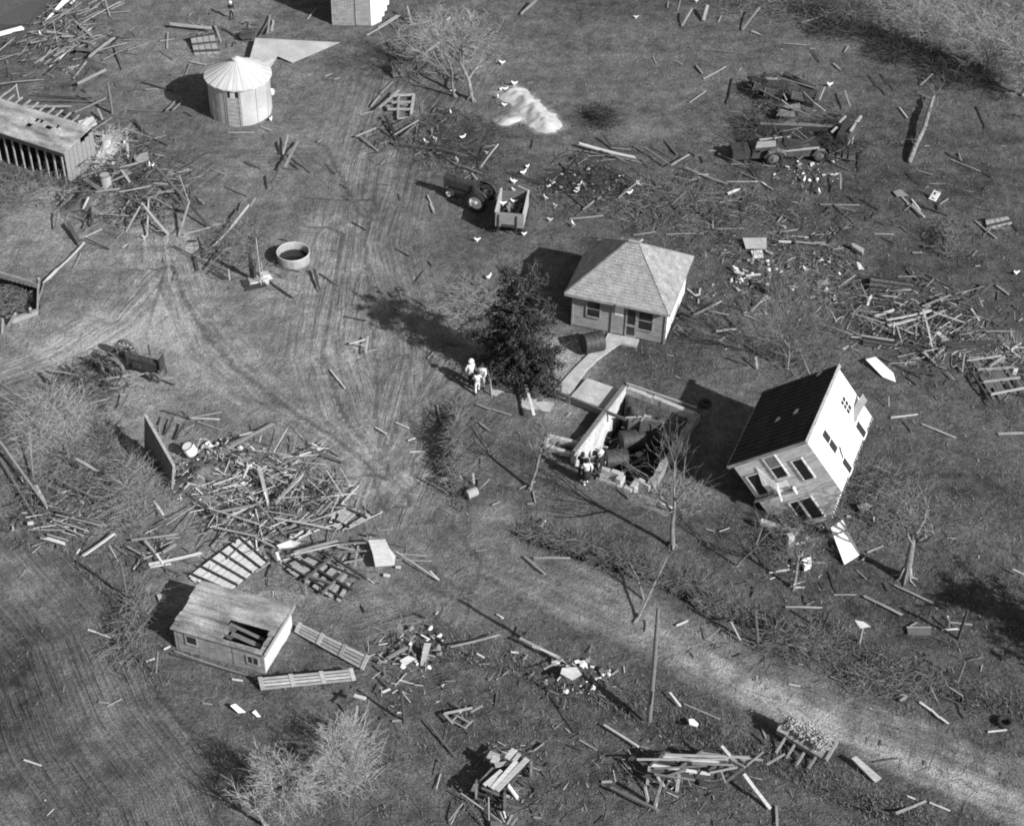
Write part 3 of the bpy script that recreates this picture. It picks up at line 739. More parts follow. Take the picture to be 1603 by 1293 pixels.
def f(m):
    n = 11
    for i in range(n):
        y0, y1 = -.12 + (kd + .25) * i / n, -.12 + (kd + .25) * (i + 1) / n - random.uniform(.008, .03)
        segs = [(-.1, kw + .12)]
        if i in (1, 2, 3, 4): segs = [(-.1, kw * (.53 + jit(.05))), (kw * (.93 + jit(.035)), kw + .12)]
        for a, b in segs:
            if a < 0: a += jit(.05)
            z0, z1_ = kf + .12 * y0 / kd + jit(.012), kf + .12 * y1 / kd + jit(.012)
            m.hexa([(a, y0, z0), (b, y0, z0), (b, y1, z1_), (a, y1, z1_)], [(a, y0, z0 + .04 + jit(.012)), (b, y0, z0 + .04), (b, y1, z1_ + .04), (a, y1, z1_ + .04 + jit(.012))])
part('roof', 'roofboard', coop, f)
part('fallen_roof_board', 'm', coop, lambda m: (m.bar((kw * .56, kd * .28, kf - .25), (kw * .93, kd * .2, kf - .3), .22, .04), m.bar((kw * .5, kd * .42, kf - .12), (kw * .9, kd * .36, kf - .35), .16, .04)))
part('roof_edge', 'l', coop, lambda m: m.box(kw + .125, kw + .17, -.15, kd + .2, kf - .03, kf + .15))
part('base_rail', 'd', coop, lambda m: m.box(-.05, kw + .05, -.45, -.4, 0, .09))
window(coop, kw * .14, kw * .25, kf * .46, kf * .82, .03, 'board', (1, 1))
window(coop, kw * .82, kw * .93, kf * .36, kf * .68, .03, 'board', (2, 1))

# leaning wall panel ----------------------------------------------------------------------
q0 = G(227, 703); q1 = G(269, 770)
pt0 = topz(q0, 650); pt1 = topz(q1, 729)
lean = Vector((.28, .02, 0))
pn = thing('wall_panel', q0, 0, 'dark plank wall left standing at a lean, rubble piled behind it', 'wall')
def f(m):
    n = 12; d = q1 - q0; L = d.length; nv = Vector((d.y, -d.x, 0)).normalized()
    for i in range(n):
        a, b = i / n + .004, (i + 1) / n - .004; th = nv * .04; off = nv * jit(.012)
        hA, hB = pt0 + (pt1 - pt0) * a, pt0 + (pt1 - pt0) * b
        m.hexa([d * a - th + off, d * b - th + off, d * b + th + off, d * a + th + off], [d * a - th + off + lean + Vector((0, 0, hA)), d * b - th + off + lean + Vector((0, 0, hB)), d * b + th + off + lean + Vector((0, 0, hB)), d * a + th + off + lean + Vector((0, 0, hA))])
part('planking', 'm', pn, f)
def f(m):
    d = q1 - q0; nv = Vector((-d.y, d.x, 0)).normalized() * .09
    m.bar(lean + Vector((0, 0, pt0 + .03)), d + lean + Vector((0, 0, pt1 + .03)), .14, .06)
    m.bar(d + nv * .2, d + lean + nv * .2 + Vector((0, 0, pt1)), .12, .1, (1, 0, 0))
    for t in (.3, .75): m.bar(nv + lean * t + Vector((0, 0, pt0 * t)), d + nv + lean * t + Vector((0, 0, pt1 * t)), .08, .1)
part('stud', 'l', pn, f)

# open cellar (foundation of the tipped house) ----------------------------------------------
nw, ne, se, sw_ = G(978.7, 604.5, .45), G(1091, 647, .45), G(1018.5, 757, .45), G(896, 714, .45)
def flat(v, z=0): return Vector((v.x, v.y, z))
cel = thing('cellar_foundation', flat(nw), 0, 'roofless stone cellar foundation, one inner wall sunlit, heating drums inside', 'foundation')
def wallseg(m, a, b, zt, zb, t=.28, rough=.05, n=None):
    a = flat(a) - flat(nw); b = flat(b) - flat(nw); d = (b - a); L = d.length; d.normalize(); nv = Vector((d.y, -d.x, 0)) * t / 2
    n = n or max(2, int(L / .45))
    for i in range(n):
        p, q = a + d * (L * i / n + .004), a + d * (L * (i + 1) / n - .004); z = zt + jit(rough)
        o_ = nv.normalized() * jit(rough * .4)
        m.hexa([p - nv + o_ + Vector((0, 0, zb)), p + nv + o_ + Vector((0, 0, zb)), q + nv + o_ + Vector((0, 0, zb)), q - nv + o_ + Vector((0, 0, zb))], [p - nv + o_ + Vector((0, 0, z)), p + nv + o_ + Vector((0, 0, z)), q + nv + o_ + Vector((0, 0, z)), q - nv + o_ + Vector((0, 0, z))])
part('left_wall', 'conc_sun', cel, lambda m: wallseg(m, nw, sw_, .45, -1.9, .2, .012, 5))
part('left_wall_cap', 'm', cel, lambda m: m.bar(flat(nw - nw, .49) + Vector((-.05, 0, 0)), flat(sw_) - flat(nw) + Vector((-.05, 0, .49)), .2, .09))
part('back_wall', 'conc', cel, lambda m: wallseg(m, nw + Vector((.15, 0, 0)), ne, .42, -.4, .26, .05))
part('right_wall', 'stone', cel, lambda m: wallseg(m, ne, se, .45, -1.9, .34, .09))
fr1 = G(940, 731, .4); fr2 = G(975, 743, .4); fr3 = G(967, 757, .15); fr4 = G(989, 766, .1); fr5 = G(999, 750, .3)
def f(m):
    wallseg(m, fr1, fr2, .42, -1.8, .26); wallseg(m, fr2, fr3, .42, -.5, .3); wallseg(m, fr3, fr4, .12, -1.7, .24); wallseg(m, fr4, fr5, .3, -1.0, .26); wallseg(m, fr5, se, .35, -1.8, .26)
part('front_wall', 'conc', cel, f)
part('ledge', 'stone', cel, lambda m: wallseg(m, G(936, 743, .1), G(967, 752, .1), .14, -.3, .7, .02))
part('fallen_shelf', 'iron', cel, lambda m: m.slab([G(1003, 658, -.1) - flat(nw), G(1033, 661, -.1) - flat(nw), G(1030, 672, -.5) - flat(nw), G(1000, 676, -.5) - flat(nw)], .08))
part('pit_edge', 'soil', cel, lambda m: (wallseg(m, G(984, 653), G(1020, 656), -.05, -1.8, .14, .05), wallseg(m, G(1020, 656), G(1078, 664), -.05, -1.8, .14, .05)))
part('fallen_frame', 'l', cel, lambda m: (m.bar(TG('m', 730, 92, .1) - flat(nw), TG('m', 920, 80, .15) - flat(nw), .08, .06), m.bar(TG('m', 920, 75, .12) - flat(nw), TG('m', 1000, 85, .12) - flat(nw), .12, .08), m.bar(TG('m', 890, 130, -.2) - flat(nw), TG('m', 935, 65, .3) - flat(nw), .1, .08)))
# drums and tanks in the cellar
def drum(px, py, L, r, az, z, label, mat='rust', name='drum', cat='drum', open_=False, tilt=0):
    o = thing(name, G(px, py, z + r), az, label, cat); o.rotation_euler = (0, tilt, az)
    def f(m):
        m.lathe([(r * .97, -L / 2), (r, -L / 2 + .02), (r, L / 2 - .02), (r * .97, L / 2)] if not open_ else [(r * .9, -L / 2 + .1), (r * .93, L / 2), (r, L / 2), (r, -L / 2)], 24, 'x', cap=True)
        for h in (-L * .25, 0, L * .25): m.torus((h, 0, 0), r, .015, 'x', 24, 5)
    part('shell', mat, o, f)
    part('rim', 'iron', o, lambda m: (m.torus((-L / 2, 0, 0), r * .98, .025, 'x', 24, 6), m.torus((L / 2, 0, 0), r * .98, .025, 'x', 24, 6)))
    return o
drum(990, 688, 1.2, .55, R(15), -1.6, 'big dark drum lying in the middle of the open cellar', 'iron')
drum(965, 718, 1.1, .5, R(12), -1.6, 'dark furnace drum lying by the front wall of the open cellar', 'iron')
drum(1012, 668, 1.3, .5, R(-20), -1.6, 'dark water heater lying at the back of the open cellar', 'iron', 'water_heater', 'heater')
# cistern slab and the pole across it
slab = [G(918.7, 591.7, .2), G(971, 609.6, .2), G(950.6, 640, .2), G(892, 622, .2)]
m = MB(); m.slab([p - flat(slab[0]) for p in slab], .55, Vector((0, 0, 1))); o = m.build('cistern_slab', 'conc', None, flat(slab[0]))
tag(o, 'pale square concrete cistern slab beside the cellar wall', 'slab')
m = MB(); a, b = G(868, 613, .45), G(980, 657, .5); m.bar(a - a, b - a, .13, .13); o = m.build('beam', 'm', None, a); tag(o, 'long grey beam lying across the cistern slab and cellar wall', 'beam')
m = MB(); a, b = G(893, 626, .12), G(943, 645, .12); m.bar(a - a, b - a, .28, .24); o = m.build('beam', 'l', None, a); tag(o, 'pale squared timber along the near edge of the cistern slab', 'beam')
# bulkhead walls left of the cellar
bk = G(857, 686)
blk = thing('cellar_entry', flat(bk), 0, 'low concrete side walls of the cellar entry pit left of the foundation', 'foundation')
def f(m):
    for a, b, w, z in (((857, 685), (905, 697), .2, .2), ((853, 701), (893, 714), .24, .22), ((857, 685), (853, 701), .2, .05)):
        p, q = G(*a) - flat(bk), G(*b) - flat(bk); m.bar(Vector((p.x, p.y, z / 2 - .5)), Vector((q.x, q.y, z / 2 - .5)), w, z + 1.0)
part('wall', 'conc', blk, f)
# front yard walk
def strip(name, ptsL, ptsR, mat, label=None, z=.03, kind='structure'):
    m = MB(); L_ = [G(*p) for p in ptsL]; R_ = [G(*p) for p in ptsR]
    for i in range(len(L_) - 1):
        zz = z + .006 * (i % 2)
        quad = [L_[i], R_[i], R_[i + 1], L_[i + 1]]
        m.slab([Vector((p.x, p.y, zz + .05)) for p in quad], .3, Vector((0, 0, 1)))
    o = m.build(name, mat); o['kind'] = kind; return o
strip('path', [(954, 527), (941, 537), (921, 556), (902, 575), (886, 592), (868, 613)], [(981, 532), (962, 546), (935, 565), (917, 582), (905, 600), (893, 619)], 'conc')
strip('pavement', [(769, 608), (800, 617), (830, 624), (868, 632)], [(770, 618), (800, 632), (825, 641), (860, 645)], 'conc', z=-.02)
m = MB(); a, b = G(981, 602, .05), G(1090, 640, .05); m.bar(a - a, b - a, .14, .2); o = m.build('beam', 'l', None, a); tag(o, 'long pale sill timber lying behind the back cellar wall', 'beam')

# stock tank ------------------------------------------------------------------------------------
tc_ = G(460, 409); tr = .94; th_ = .66
tank = thing('stock_tank', tc_, 0, 'round pale stock tank holding dark water', 'water tank')
part('wall', 'tankwall', tank, lambda m: (m.lathe([(tr - .05, .05), (tr - .04, th_ - .02), (tr, th_), (tr + .02, th_ - .03), (tr, 0)], 40, cap=False)), True)
part('rim', 'tinroof', tank, lambda m: m.torus((0, 0, th_), tr, .03, 'z', 40, 6))
part('water', 'water', tank, lambda m: m.lathe([(tr - .05, .2), (0.001, .2)], 40, cap=False))
part('footing', 'soil', tank, lambda m: m.lathe([(tr + .1, -.2), (tr + .1, .03), (tr, .05)], 30, cap=False))
# pump -------------------------------------------------------------------------------------------
pp = G(404, 440)
pump = thing('well_pump', pp, .4, 'well pump on a broken concrete pad with tall thin pipes', 'pump')
part('pad', 'conc', pump, lambda m: (m.hexa([(-.7, -.45, -.1), (.6, -.5, -.1), (.7, .6, -.1), (-.6, .5, -.1)], [(-.55, -.35, .2), (.5, -.4, .3), (.55, .45, .26), (-.5, .4, .16)]), m.hexa([(.1, -.3, .2), (.8, -.25, .1), (.75, .3, .1), (.15, .25, .2)], [(.2, -.2, .42), (.7, -.15, .38), (.65, .22, .4), (.2, .2, .44)])))
part('pipe', 'l', pump, lambda m: (m.tube([(.05, -.55, 0), (.0, -.55, 3.3)], .03, 6), m.tube([(.2, -.5, 0), (.18, -.5, 1.6)], .025, 6)))
part('pump_head', 'iron', pump, lambda m: (m.lathe([(.16, .28), (.14, .9), (.2, .95), (.2, 1.2), (.06, 1.3)], 12, c=(-.2, .1, 0)), m.bar((-.2, .1, 1.2), (-.75, .2, .9), .05, .05), m.tube([(-.35, .2, .3), (-.32, .2, 1.9)], .05, 6), m.tube([(-.2, .3, .3), (-.2, .3, 2.2)], .03, 6)))
part('platform', 'd', pump, lambda m: [m.bar((-.9, -.7 + .28 * i, .1), (.3, -.75 + .28 * i, .12), .2, .06) for i in range(4)])

# utility pole -------------------------------------------------------------------------------------
ub = G(1017, 1121); ut = topz(ub, 951)
pole = thing('utility_pole', ub, 0, 'tall bare wooden utility pole beside the dirt road', 'utility pole')
part('shaft', 'm', pole, lambda m: m.tube([(0, 0, -.3), (-.06, 0, ut * .5), (-.16, 0, ut)], [.115, .1, .075], 10))
part('brace', 'l', pole, lambda m: m.bar((0, -.14, .9), (.02, -.14, 1.8), .05, .03))
def post(t, x, y, ytop, w, mat, label, lean=(0, 0), name='fence_post', cat='post', group=None):
    b = TG(t, x, y); px, py = tp(t, x, ytop); h = topz(b, py); m = MB(); m.tube([(0, 0, -.2), (lean[0] * .5, lean[1] * .5, h * .5), (lean[0], lean[1], h)], [w, w * .95, w * .8], 7)
    o = m.build(name, mat, None, b); tag(o, label, cat, group or 'lone posts still standing'); return o
post('V', 1165, 155, -20, .08, 'd', 'dark fence post standing in the loose boards right of the road bend', (.05, 0))
post('V', 1162, 410, 308, .06, 'm', 'slim leaning fence post by the right-hand road ditch', (.12, .1))
post('V', 563, 180, 85, .07, 'l', 'pale fence post under a white torn rag by the roadside')
post('A', 690, 700, 505, .1, 'm', 'tall dark gatepost beyond the open shed')
post('a', 1290, 940, 870, .06, 'l', 'short stub post left of the pump')
post('V', 338, 105, -5, .06, 'd', 'thin dark post among the roadside weeds', (.15, .05))
post('T', 905, 665, 505, .07, 'd', 'dark leaning post above the pale bushy tree', (-.1, .1))
post('U', 1505, 200, 0, .08, 'm', 'leaning grey post by the far roadside hedge', (-.4, .2))
post('M', 780, 1160, 935, .07, 'm', 'slim grey post left of the low coop')

# sheds' litter: sheets, roof sections, gates -----------------------------------------------------
def sheet(name, pts, mat, thick, label, cat, hs=.08, wav=0, group=None, t='p'):
    """polygon panel; pts in tile coordinates, hs heights"""
    hs = hs if hasattr(hs, '__len__') else [hs] * len(pts)
    P = [TG(t, x, y, h) for (x, y), h in zip(pts, hs)]
    c = sum(P, Vector()) / len(P); m = MB()
    Q = [p - c for p in P]
    if (Q[1] - Q[0]).cross(Q[2] - Q[0]).z < 0: Q = Q[::-1]
    m.slab(Q, thick); o = m.build(name, mat, None, c); tag(o, label, cat, group); return o
def quadgrid(Q, u, v):
    return (Q[0].lerp(Q[1], u)).lerp(Q[3].lerp(Q[2], u), v)
def roof_section(name, pts, hs, nb, nr, matb, matr, label, cat, t='p', gaps=.0, along='u', group=None, rw=.09):
    """boards + rafters: pts quad corners; boards run in v, rafters in u"""
    hs = hs if hasattr(hs, '__len__') else [hs] * 4
    Q = [TG(t, x, y, h) for (x, y), h in zip(pts, hs)]; c = sum(Q, Vector()) / 4
    o = thing(name, c, 0, label, cat, group); Q = [q - c for q in Q]; up = Vector((0, 0, 1))
    m = MB()
    for i in range(nb):
        if random.random() < gaps: continue
        a, b = (i + .06) / nb, (i + .94) / nb; e0, e1_ = jit(.03), 1 + jit(.03)
        if gaps and random.random() < .3: e1_ = random.uniform(.4, .8)
        z = up * jit(.02)
        m.slab([quadgrid(Q, a, e0) + z, quadgrid(Q, b, e0) + z, quadgrid(Q, b, e1_) + z, quadgrid(Q, a, e1_) + z], .04, up)
    m.build('boarding', matb, o)
    for j in range(nr):
        v = (j + .5) / nr; m = MB(); m.bar(quadgrid(Q, -.04, v) + up * .07, quadgrid(Q, 1.04, v) + up * .07, rw, .12); m.build('rafter', matr, o)
    return o
roof_section('roof_panel', [(455, 265), (625, 430), (330, 660), (105, 490)], [.25, .15, .1, .1], 1, 1, 'l', 'd', 'x', 'x', 'f') if False else None
# ribbed roof panel: ribs run up-left to down-right, boards the other way
A_, B_, C_, D_ = (430, 262), (625, 425), (335, 662), (60, 545)
roof_section('roof_panel', [D_, A_, B_, C_], [.12, .3, .3, .15], 1, 1, 'l', 'd', 'a', 'a', 'f') if False else None
def ribbed(pts, hs, nb, nr, label, t, name='roof_panel', matb='l', matr='d', gaps=0, cat='roof section', rw=.07):
    # ribs along pts0->pts1 direction, spaced along pts0->pts3
    hs = hs if hasattr(hs, '__len__') else [hs] * 4
    Q = [TG(t, x, y, h) for (x, y), h in zip(pts, hs)]; c = sum(Q, Vector()) / 4
    o = thing(name, c, 0, label, cat, 'torn-off roof sections lying flat'); Q = [q - c for q in Q]; up = Vector((0, 0, 1))
    m = MB()
    for i in range(nb):
        if random.random() < gaps: continue
        a, b = (i + .05) / nb, (i + .95) / nb; e0, e1_ = jit(.03), 1 + jit(.03)
        if random.random() < gaps: e1_ = random.uniform(.35, .8)
        if random.random() < gaps * .7: e0 = random.uniform(.2, .5)
        z = up * jit(.02)
        m.slab([quadgrid(Q, a, e0) + z, quadgrid(Q, b, e0) + z, quadgrid(Q, b, e1_) + z, quadgrid(Q, a, e1_) + z], .04, up)
    m.build('boarding', matb, o)
    for j in range(nr):
        v = (j + .3) / (nr - .4); k = jit(.05); m = MB(); m.bar(quadgrid(Q, -.03 + k, v) + up * .08, quadgrid(Q, 1.03 + k, v) + up * .08, rw, .13); m.build('rafter', matr, o)
    return o
ribbed([(440, 262), (625, 428), (330, 662), (60, 548)], [.25, .2, .12, .12], 13, 6, 'pale boarded roof panel with six dark ribs lying flat by the coop', 'f', matb='p')
ribbed([(900, 385), (1240, 530), (1120, 725), (718, 478)], [.2, .15, .15, .2], 15, 3, 'broken roof lattice with boards missing, lying right of the ribbed panel', 'f', gaps=.28, name='roof_lattice')
o = bpy.data.objects['roof_lattice']
for (x0, y0, x1, y1) in ((870, 572, 1075, 402), (998, 662, 1150, 520), (850, 430, 1210, 640), (1000, 362, 1310, 560), (900, 540, 1055, 590)):
    p, q = TG('f', x0, y0, .33), TG('f', x1, y1, .36); m = MB(); m.bar(p - o.location, q - o.location, .1, .1); m.build('rafter', 'd' if x0 in (850, 1000) else 'm', o)
ribbed([(1140, 28), (1352, 125), (1150, 228), (1062, 190)], [.2, .12, .12, .15], 10, 2, 'small boarded roof corner at the far tip of the rubble heap', 'f', gaps=.1, name='roof_corner', matb='l')
ribbed([(640, 440), (905, 480), (880, 550), (625, 520)], [.35, .35, .15, .15], 9, 3, 'dark sagging roof deck among the boards right of the cottage', 'L', matb='m', name='roof_deck')
ribbed([(1240, 925), (1450, 930), (1600, 1150), (1385, 1195)], [.15, .15, .3, .3], 11, 4, 'large slatted roof frame lying on the grass at the right edge', 'L', matb='m', matr='l', gaps=.35, name='roof_frame')
ribbed([(1100, 850), (1380, 845), (1390, 905), (1110, 905)], [.3, .3, .1, .1], 3, 6, 'pale strip of roof boards beside the slatted frame', 'L', matb='l', gaps=.15, name='roof_strip')
ribbed([(600, 820), (785, 850), (780, 888), (592, 858)], [.45, .45, .15, .15], 8, 2, 'grey crate-like roof scrap at the near edge of the right debris', 'L', matb='m', matr='d', name='roof_scrap')
ribbed([(830, 375), (965, 375), (960, 470), (842, 472)], [.9, .9, .15, .15], 7, 2, 'tilted grey slatted panel in the shade of the top tree', 'B', matb='m', matr='m', name='slatted_section', cat='panel')
ribbed([(1045, 600), (1100, 640), (1095, 710), (1035, 690)], [.5, .5, .1, .1], 5, 2, 'small dark slatted gate leaning by the cottage side wall', 'K', matb='m', matr='d', name='slat_gate', cat='gate')
ribbed([(1165, 225), (1310, 200), (1345, 330), (1190, 335)], [.4, .4, .1, .1], 4, 3, 'slatted grey deck lying behind the grain bin', 'A', matb='l', matr='d', name='slat_deck', cat='panel')
ribbed([(1470, 205), (1567, 180), (1567, 235), (1480, 240)], [.25] * 4, 3, 3, 'small slatted deck scrap up behind the grain bin', 'A', matb='m', matr='d', name='slat_scrap', cat='panel')
ribbed([(1340, 85), (1475, 65), (1510, 115), (1350, 155)], [.2, .2, .1, .1], 5, 2, 'pale boarded panel lying alone at the right edge', 'L', matb='l', matr='d', name='boarded_section', cat='panel')
ribbed([(0, 225), (75, 222), (80, 270), (0, 272)], [.15] * 4, 3, 2, 'x', 'L', name='x') if False else None
# sheets
SH = [
 ('metal_sheet', [(0, 235), (515, 262), (225, 385), (135, 345), (90, 420), (-60, 440)], 'tin', .04, 'big pale torn roof sheet lying against the back of the grain bin', 'metal sheet', [.5, .12, .1, .25, .15, .5], 'B'),
 ('metal_sheet', [(270, 140), (395, -10), (440, -10), (350, 70), (285, 115)], 'white', .04, 'white curled sheet at the top left corner', 'metal sheet', [.1, .5, .3, .1, .1], 'A'),
 ('metal_sheet', [(480, 745), (570, 715), (600, 770), (500, 790)], 'tinroof', .04, 'small bright sheet behind the end of the open shed', 'metal sheet', [.5, .6, .4, .3], 'A'),
 ('metal_sheet', [(820, 960), (905, 930), (915, 985), (830, 1000)], 'l', .04, 'curved pale sheet on top of the upper left rubble', 'metal sheet', [.6, .7, .6, .5], 'A'),
 ('metal_sheet', [(1000, 10), (1060, -5), (1170, 95), (1185, 150), (1105, 118)], 'white', .05, 'white sheet lying on the grass beyond the tipped house', 'metal sheet', [.3, .4, .15, .05, .1], 'l'),
 ('metal_sheet', [(1420, 205), (1567, 205), (1567, 272), (1440, 272)], 'l', .05, 'wide pale sheet right of the cottage roof', 'metal sheet', [.3, .3, .1, .1], 'K'),
 ('metal_sheet', [(1470, 285), (1540, 280), (1548, 328), (1490, 330)], 'p', .05, 'small square bright sheet right of the cottage', 'metal sheet', [.2, .2, .1, .1], 'K'),
 ('metal_sheet', [(775, 1175), (820, 1160), (870, 1200), (800, 1205)], 'l', .03, 'ragged pale sheet left of the two-hole privy seat', 'metal sheet', .12, 'D'),
 ('metal_sheet', [(1265, 175), (1290, 178), (1335, 240), (1285, 240)], 'p', .05, 'small bright curled sheet above the dark roof deck', 'metal sheet', [.3, .3, .1, .1], 'g'),
 ('metal_sheet', [(1215, 5), (1240, 5), (1335, 55), (1320, 95), (1230, 35)], 'l', .3, 'pale box-shaped duct lying on dark grass', 'duct', [.4, .4, .35, .3, .35], 'g'),
 ('metal_sheet', [(890, 340), (1000, 330), (1030, 370), (930, 380)], 'l', .04, 'flat grey sheet in the middle of the small debris', 'metal sheet', .1, 'g'),
 ('shingle_patch', [(1320, 290), (1440, 285), (1465, 345), (1510, 400), (1500, 465), (1370, 475), (1350, 380)], 'p', .06, 'ragged white shingle patch propped above the rubble', 'roof scrap', [.9, .9, .8, .6, .4, .4, .6], 'f'),
 ('shingle_patch', [(680, 325), (780, 290), (850, 310), (800, 340), (700, 350)], 'p', .06, 'small ragged white patch in the middle of the rubble heap', 'roof scrap', [.6, .7, .7, .5, .5], 'f'),
 ('shingle_patch', [(1240, 990), (1340, 920), (1355, 960), (1250, 1040)], 'p', .05, 'x', 'x', .2, 'b') if False else None,
 ('shingle_patch', [(310, 330), (400, 325), (430, 370), (370, 405), (300, 365)], 'p', .08, 'ragged pale scrap caught on the roadside ditch fence', 'roof scrap', [.5, .5, .4, .3, .4], 'U'),
 ('shingle_patch', [(535, 40), (590, 50), (635, 80), (570, 90)], 'p', .06, 'white rag hooked over the pale roadside post', 'rag', [1.3, 1.3, 1.2, 1.15], 'V'),
 ('white_panel', [(1400, 568), (1475, 560), (1500, 600), (1415, 610)], 'p', .05, 'x', 'x', .2, 'F') if False else None,
 ('metal_sheet', [(1400, 560), (1430, 548), (1495, 600), (1450, 605)], 'white', .05, 'white oval sheet with a black tip near the field edge', 'metal sheet', [.35, .35, .1, .1], 'S'),
 ('metal_sheet', [(1530, 600), (1553, 585), (1585, 625), (1560, 625)], 'white', .05, 'small white sheet end beside the white oval sheet', 'metal sheet', .12, 'S'),
 ('metal_sheet', [(960, 1135), (1010, 1135), (1022, 1160), (975, 1175)], 'p', .04, 'small white sheet just behind the low coop', 'metal sheet', .12, 'M'),
 ('metal_sheet', [(875, 285), (930, 255), (975, 275), (905, 318)], 'p', .05, 'white torn sheet right of the two long gates', 'metal sheet', [.2, .3, .25, .1], 'T'),
 ('metal_sheet', [(1025, 180), (1068, 180), (1028, 322), (1000, 315)], 'l', .05, 'pale upright-leaning panel right of the two long gates', 'metal sheet', [.6, .6, .1, .1], 'T'),
 ('metal_sheet', [(1080, 640), (1110, 640), (1140, 670), (1130, 685), (1085, 672)], 'white', .06, 'white rag lying just right of the utility pole foot', 'rag', .15, 'U'),
 ('board_chute', [(515, 878), (545, 865), (700, 1000), (660, 1025)], 'l', .1, 'pale boarded chute lying at the road edge right of the feeder', 'chute', [.45, .45, .12, .12], 'V'),
 ('metal_sheet', [(860, 125), (1000, 130), (1000, 90), (855, 88)], 'm', .06, 'dark framed screen panel lying in the roadside grass', 'screen panel', .12, 'V'),
 ('metal_sheet', [(185, 800), (290, 770), (400, 800), (330, 850), (250, 820)], 'p', .05, 'x', 'x', .2, 'M') if False else None,
 ('metal_sheet', [(540, 590), (600, 575), (640, 590), (575, 640)], 'l', .05, 'crumpled pale sheet on the grass right of the tipped house', 'metal sheet', [.3, .5, .3, .1], 'P'),
 ('metal_sheet', [(205, 915), (262, 905), (265, 950), (225, 968)], 'white', .3, 'white bucket-sized box on the grass in front of the tipped house', 'box', .35, 'P'),
 ('metal_sheet', [(1505, 1045), (1520, 1005), (1545, 1005), (1530, 1050)], 'p', .05, 'small bright sheet beside the slatted roof frame', 'metal sheet', [.2, .4, .4, .2], 'L'),
 ('metal_sheet', [(1040, 790), (1060, 780), (1120, 830), (1090, 835)], 'l', .05, 'bent pale sheet left of the slatted roof frame', 'metal sheet', [.3, .3, .1, .1], 'L'),
]
for s in SH:
    if not s: continue
    nm, pts, mt, tk, lb, ct, hs, t = s
    if lb == 'x': continue
    sheet({'duct': 'duct', 'box': 'box', 'rag': 'rag'}.get(ct, nm), pts, mt, tk, lb, ct, hs, t=t)
# white door panel in two pieces, leaning in front of the tipped house
dp = thing('door_panel', TG('l', 870, 1130, .4), 0, 'white door panel leaning in front of the tipped house', 'door')
def f(m):
    for pts, hs in (([(787, 1040), (858, 993), (886, 1045), (796, 1078)], (.95, 1.0, .95, .9)), ([(803, 1090), (890, 1060), (968, 1205), (870, 1268)], (.85, .9, .12, .1))):
        P = [TG('l', x, y, h) - dp.location for (x, y), h in zip(pts, hs)]; m.slab(P[::-1] if (P[1] - P[0]).cross(P[2] - P[0]).z < 0 else P, .07)
part('slab', 'white', dp, f)
part('brace', 'm', dp, lambda m: m.bar(TG('l', 800, 1060, .85) - dp.location, TG('l', 810, 1075, 0) - dp.location, .1, .1))
# fallen porch timbers
fp = thing('porch_post', TG('l', 530, 1150), 0, 'pale square porch post lying in front of the tipped house', 'post')
part('post', 'p', fp, lambda m: m.bar(TG('l', 540, 1085, 1.0) - fp.location, TG('l', 528, 1178, .05) - fp.location, .3, .26))
part('base', 'stone', fp, lambda m: m.box(-.3, .3, -.3, .1, -.1, .2))
fp = thing('porch_beam', TG('l', 460, 1040), 0, 'long pale porch beam at the foot of the tipped house', 'beam')
part('beam', 'p', fp, lambda m: (m.bar(TG('l', 355, 1002, .5) - fp.location, TG('l', 470, 1040, .4) - fp.location, .24, .2), m.bar(TG('l', 468, 1044, .4) - fp.location, TG('l', 578, 1072, .6) - fp.location, .3, .22)))
part('splinter', 'l', fp, lambda m: m.bar(TG('l', 350, 995, .55) - fp.location, TG('l', 380, 1020, .2) - fp.location, .1, .1))

# two slatted gates by the coop
def gate(pts, hs, label):
    Q = [TG('T', x, y, h) for (x, y), h in zip(pts, hs)]; c = sum(Q, Vector()) / 4
    o = thing('gate', c, 0, label, 'gate', 'slatted gates beside the coop'); Q = [q - c for q in Q]; up = Vector((0, 0, 1))
    for i in range(4):
        m = MB(); v0, v1 = i * .265, i * .265 + .2; m.slab([quadgrid(Q, 0, v0), quadgrid(Q, 1, v0), quadgrid(Q, 1, v1), quadgrid(Q, 0, v1)][::-1], .04); m.build('slat', 'l', o)
    for u in (.0, .32, .64, .955):
        m = MB(); m.slab([quadgrid(Q, u, -.03) + up * .05, quadgrid(Q, u + .045, -.03) + up * .05, quadgrid(Q, u + .045, 1.03) + up * .05, quadgrid(Q, u, 1.03) + up * .05][::-1], .05); m.build('stile', 'l', o)
gate([(262, 55), (692, 262), (655, 345), (235, 112)], [.55, .55, .2, .2], 'long slatted gate running from the coop corner, the darker farther one')
gate([(14, 392), (592, 338), (612, 408), (32, 466)], [.55, .55, .12, .12], 'long bright slatted gate lying nearest in front of the coop')
# lattice gate frame near the top tree
o = thing('lattice_gate', TG('b', 630, 750), 0, 'square six-pane wooden gate frame lying near the top tree', 'frame')
for (x0, y0, x1, y1, w) in ((530, 648, 775, 635, .16), (525, 722, 770, 718, .18), (480, 800, 755, 800, .16), (610, 630, 595, 890, .14), (775, 632, 745, 862, .18), (478, 760, 500, 805, .2), (620, 745, 705, 755, .1), (590, 905, 715, 890, .12)):
    m = MB(); p, q = TG('b', x0, y0, .25), TG('b', x1, y1, .25); m.bar(p - o.location, q - o.location, w, .1 + jit(.01)); m.build('bar', 'l', o)
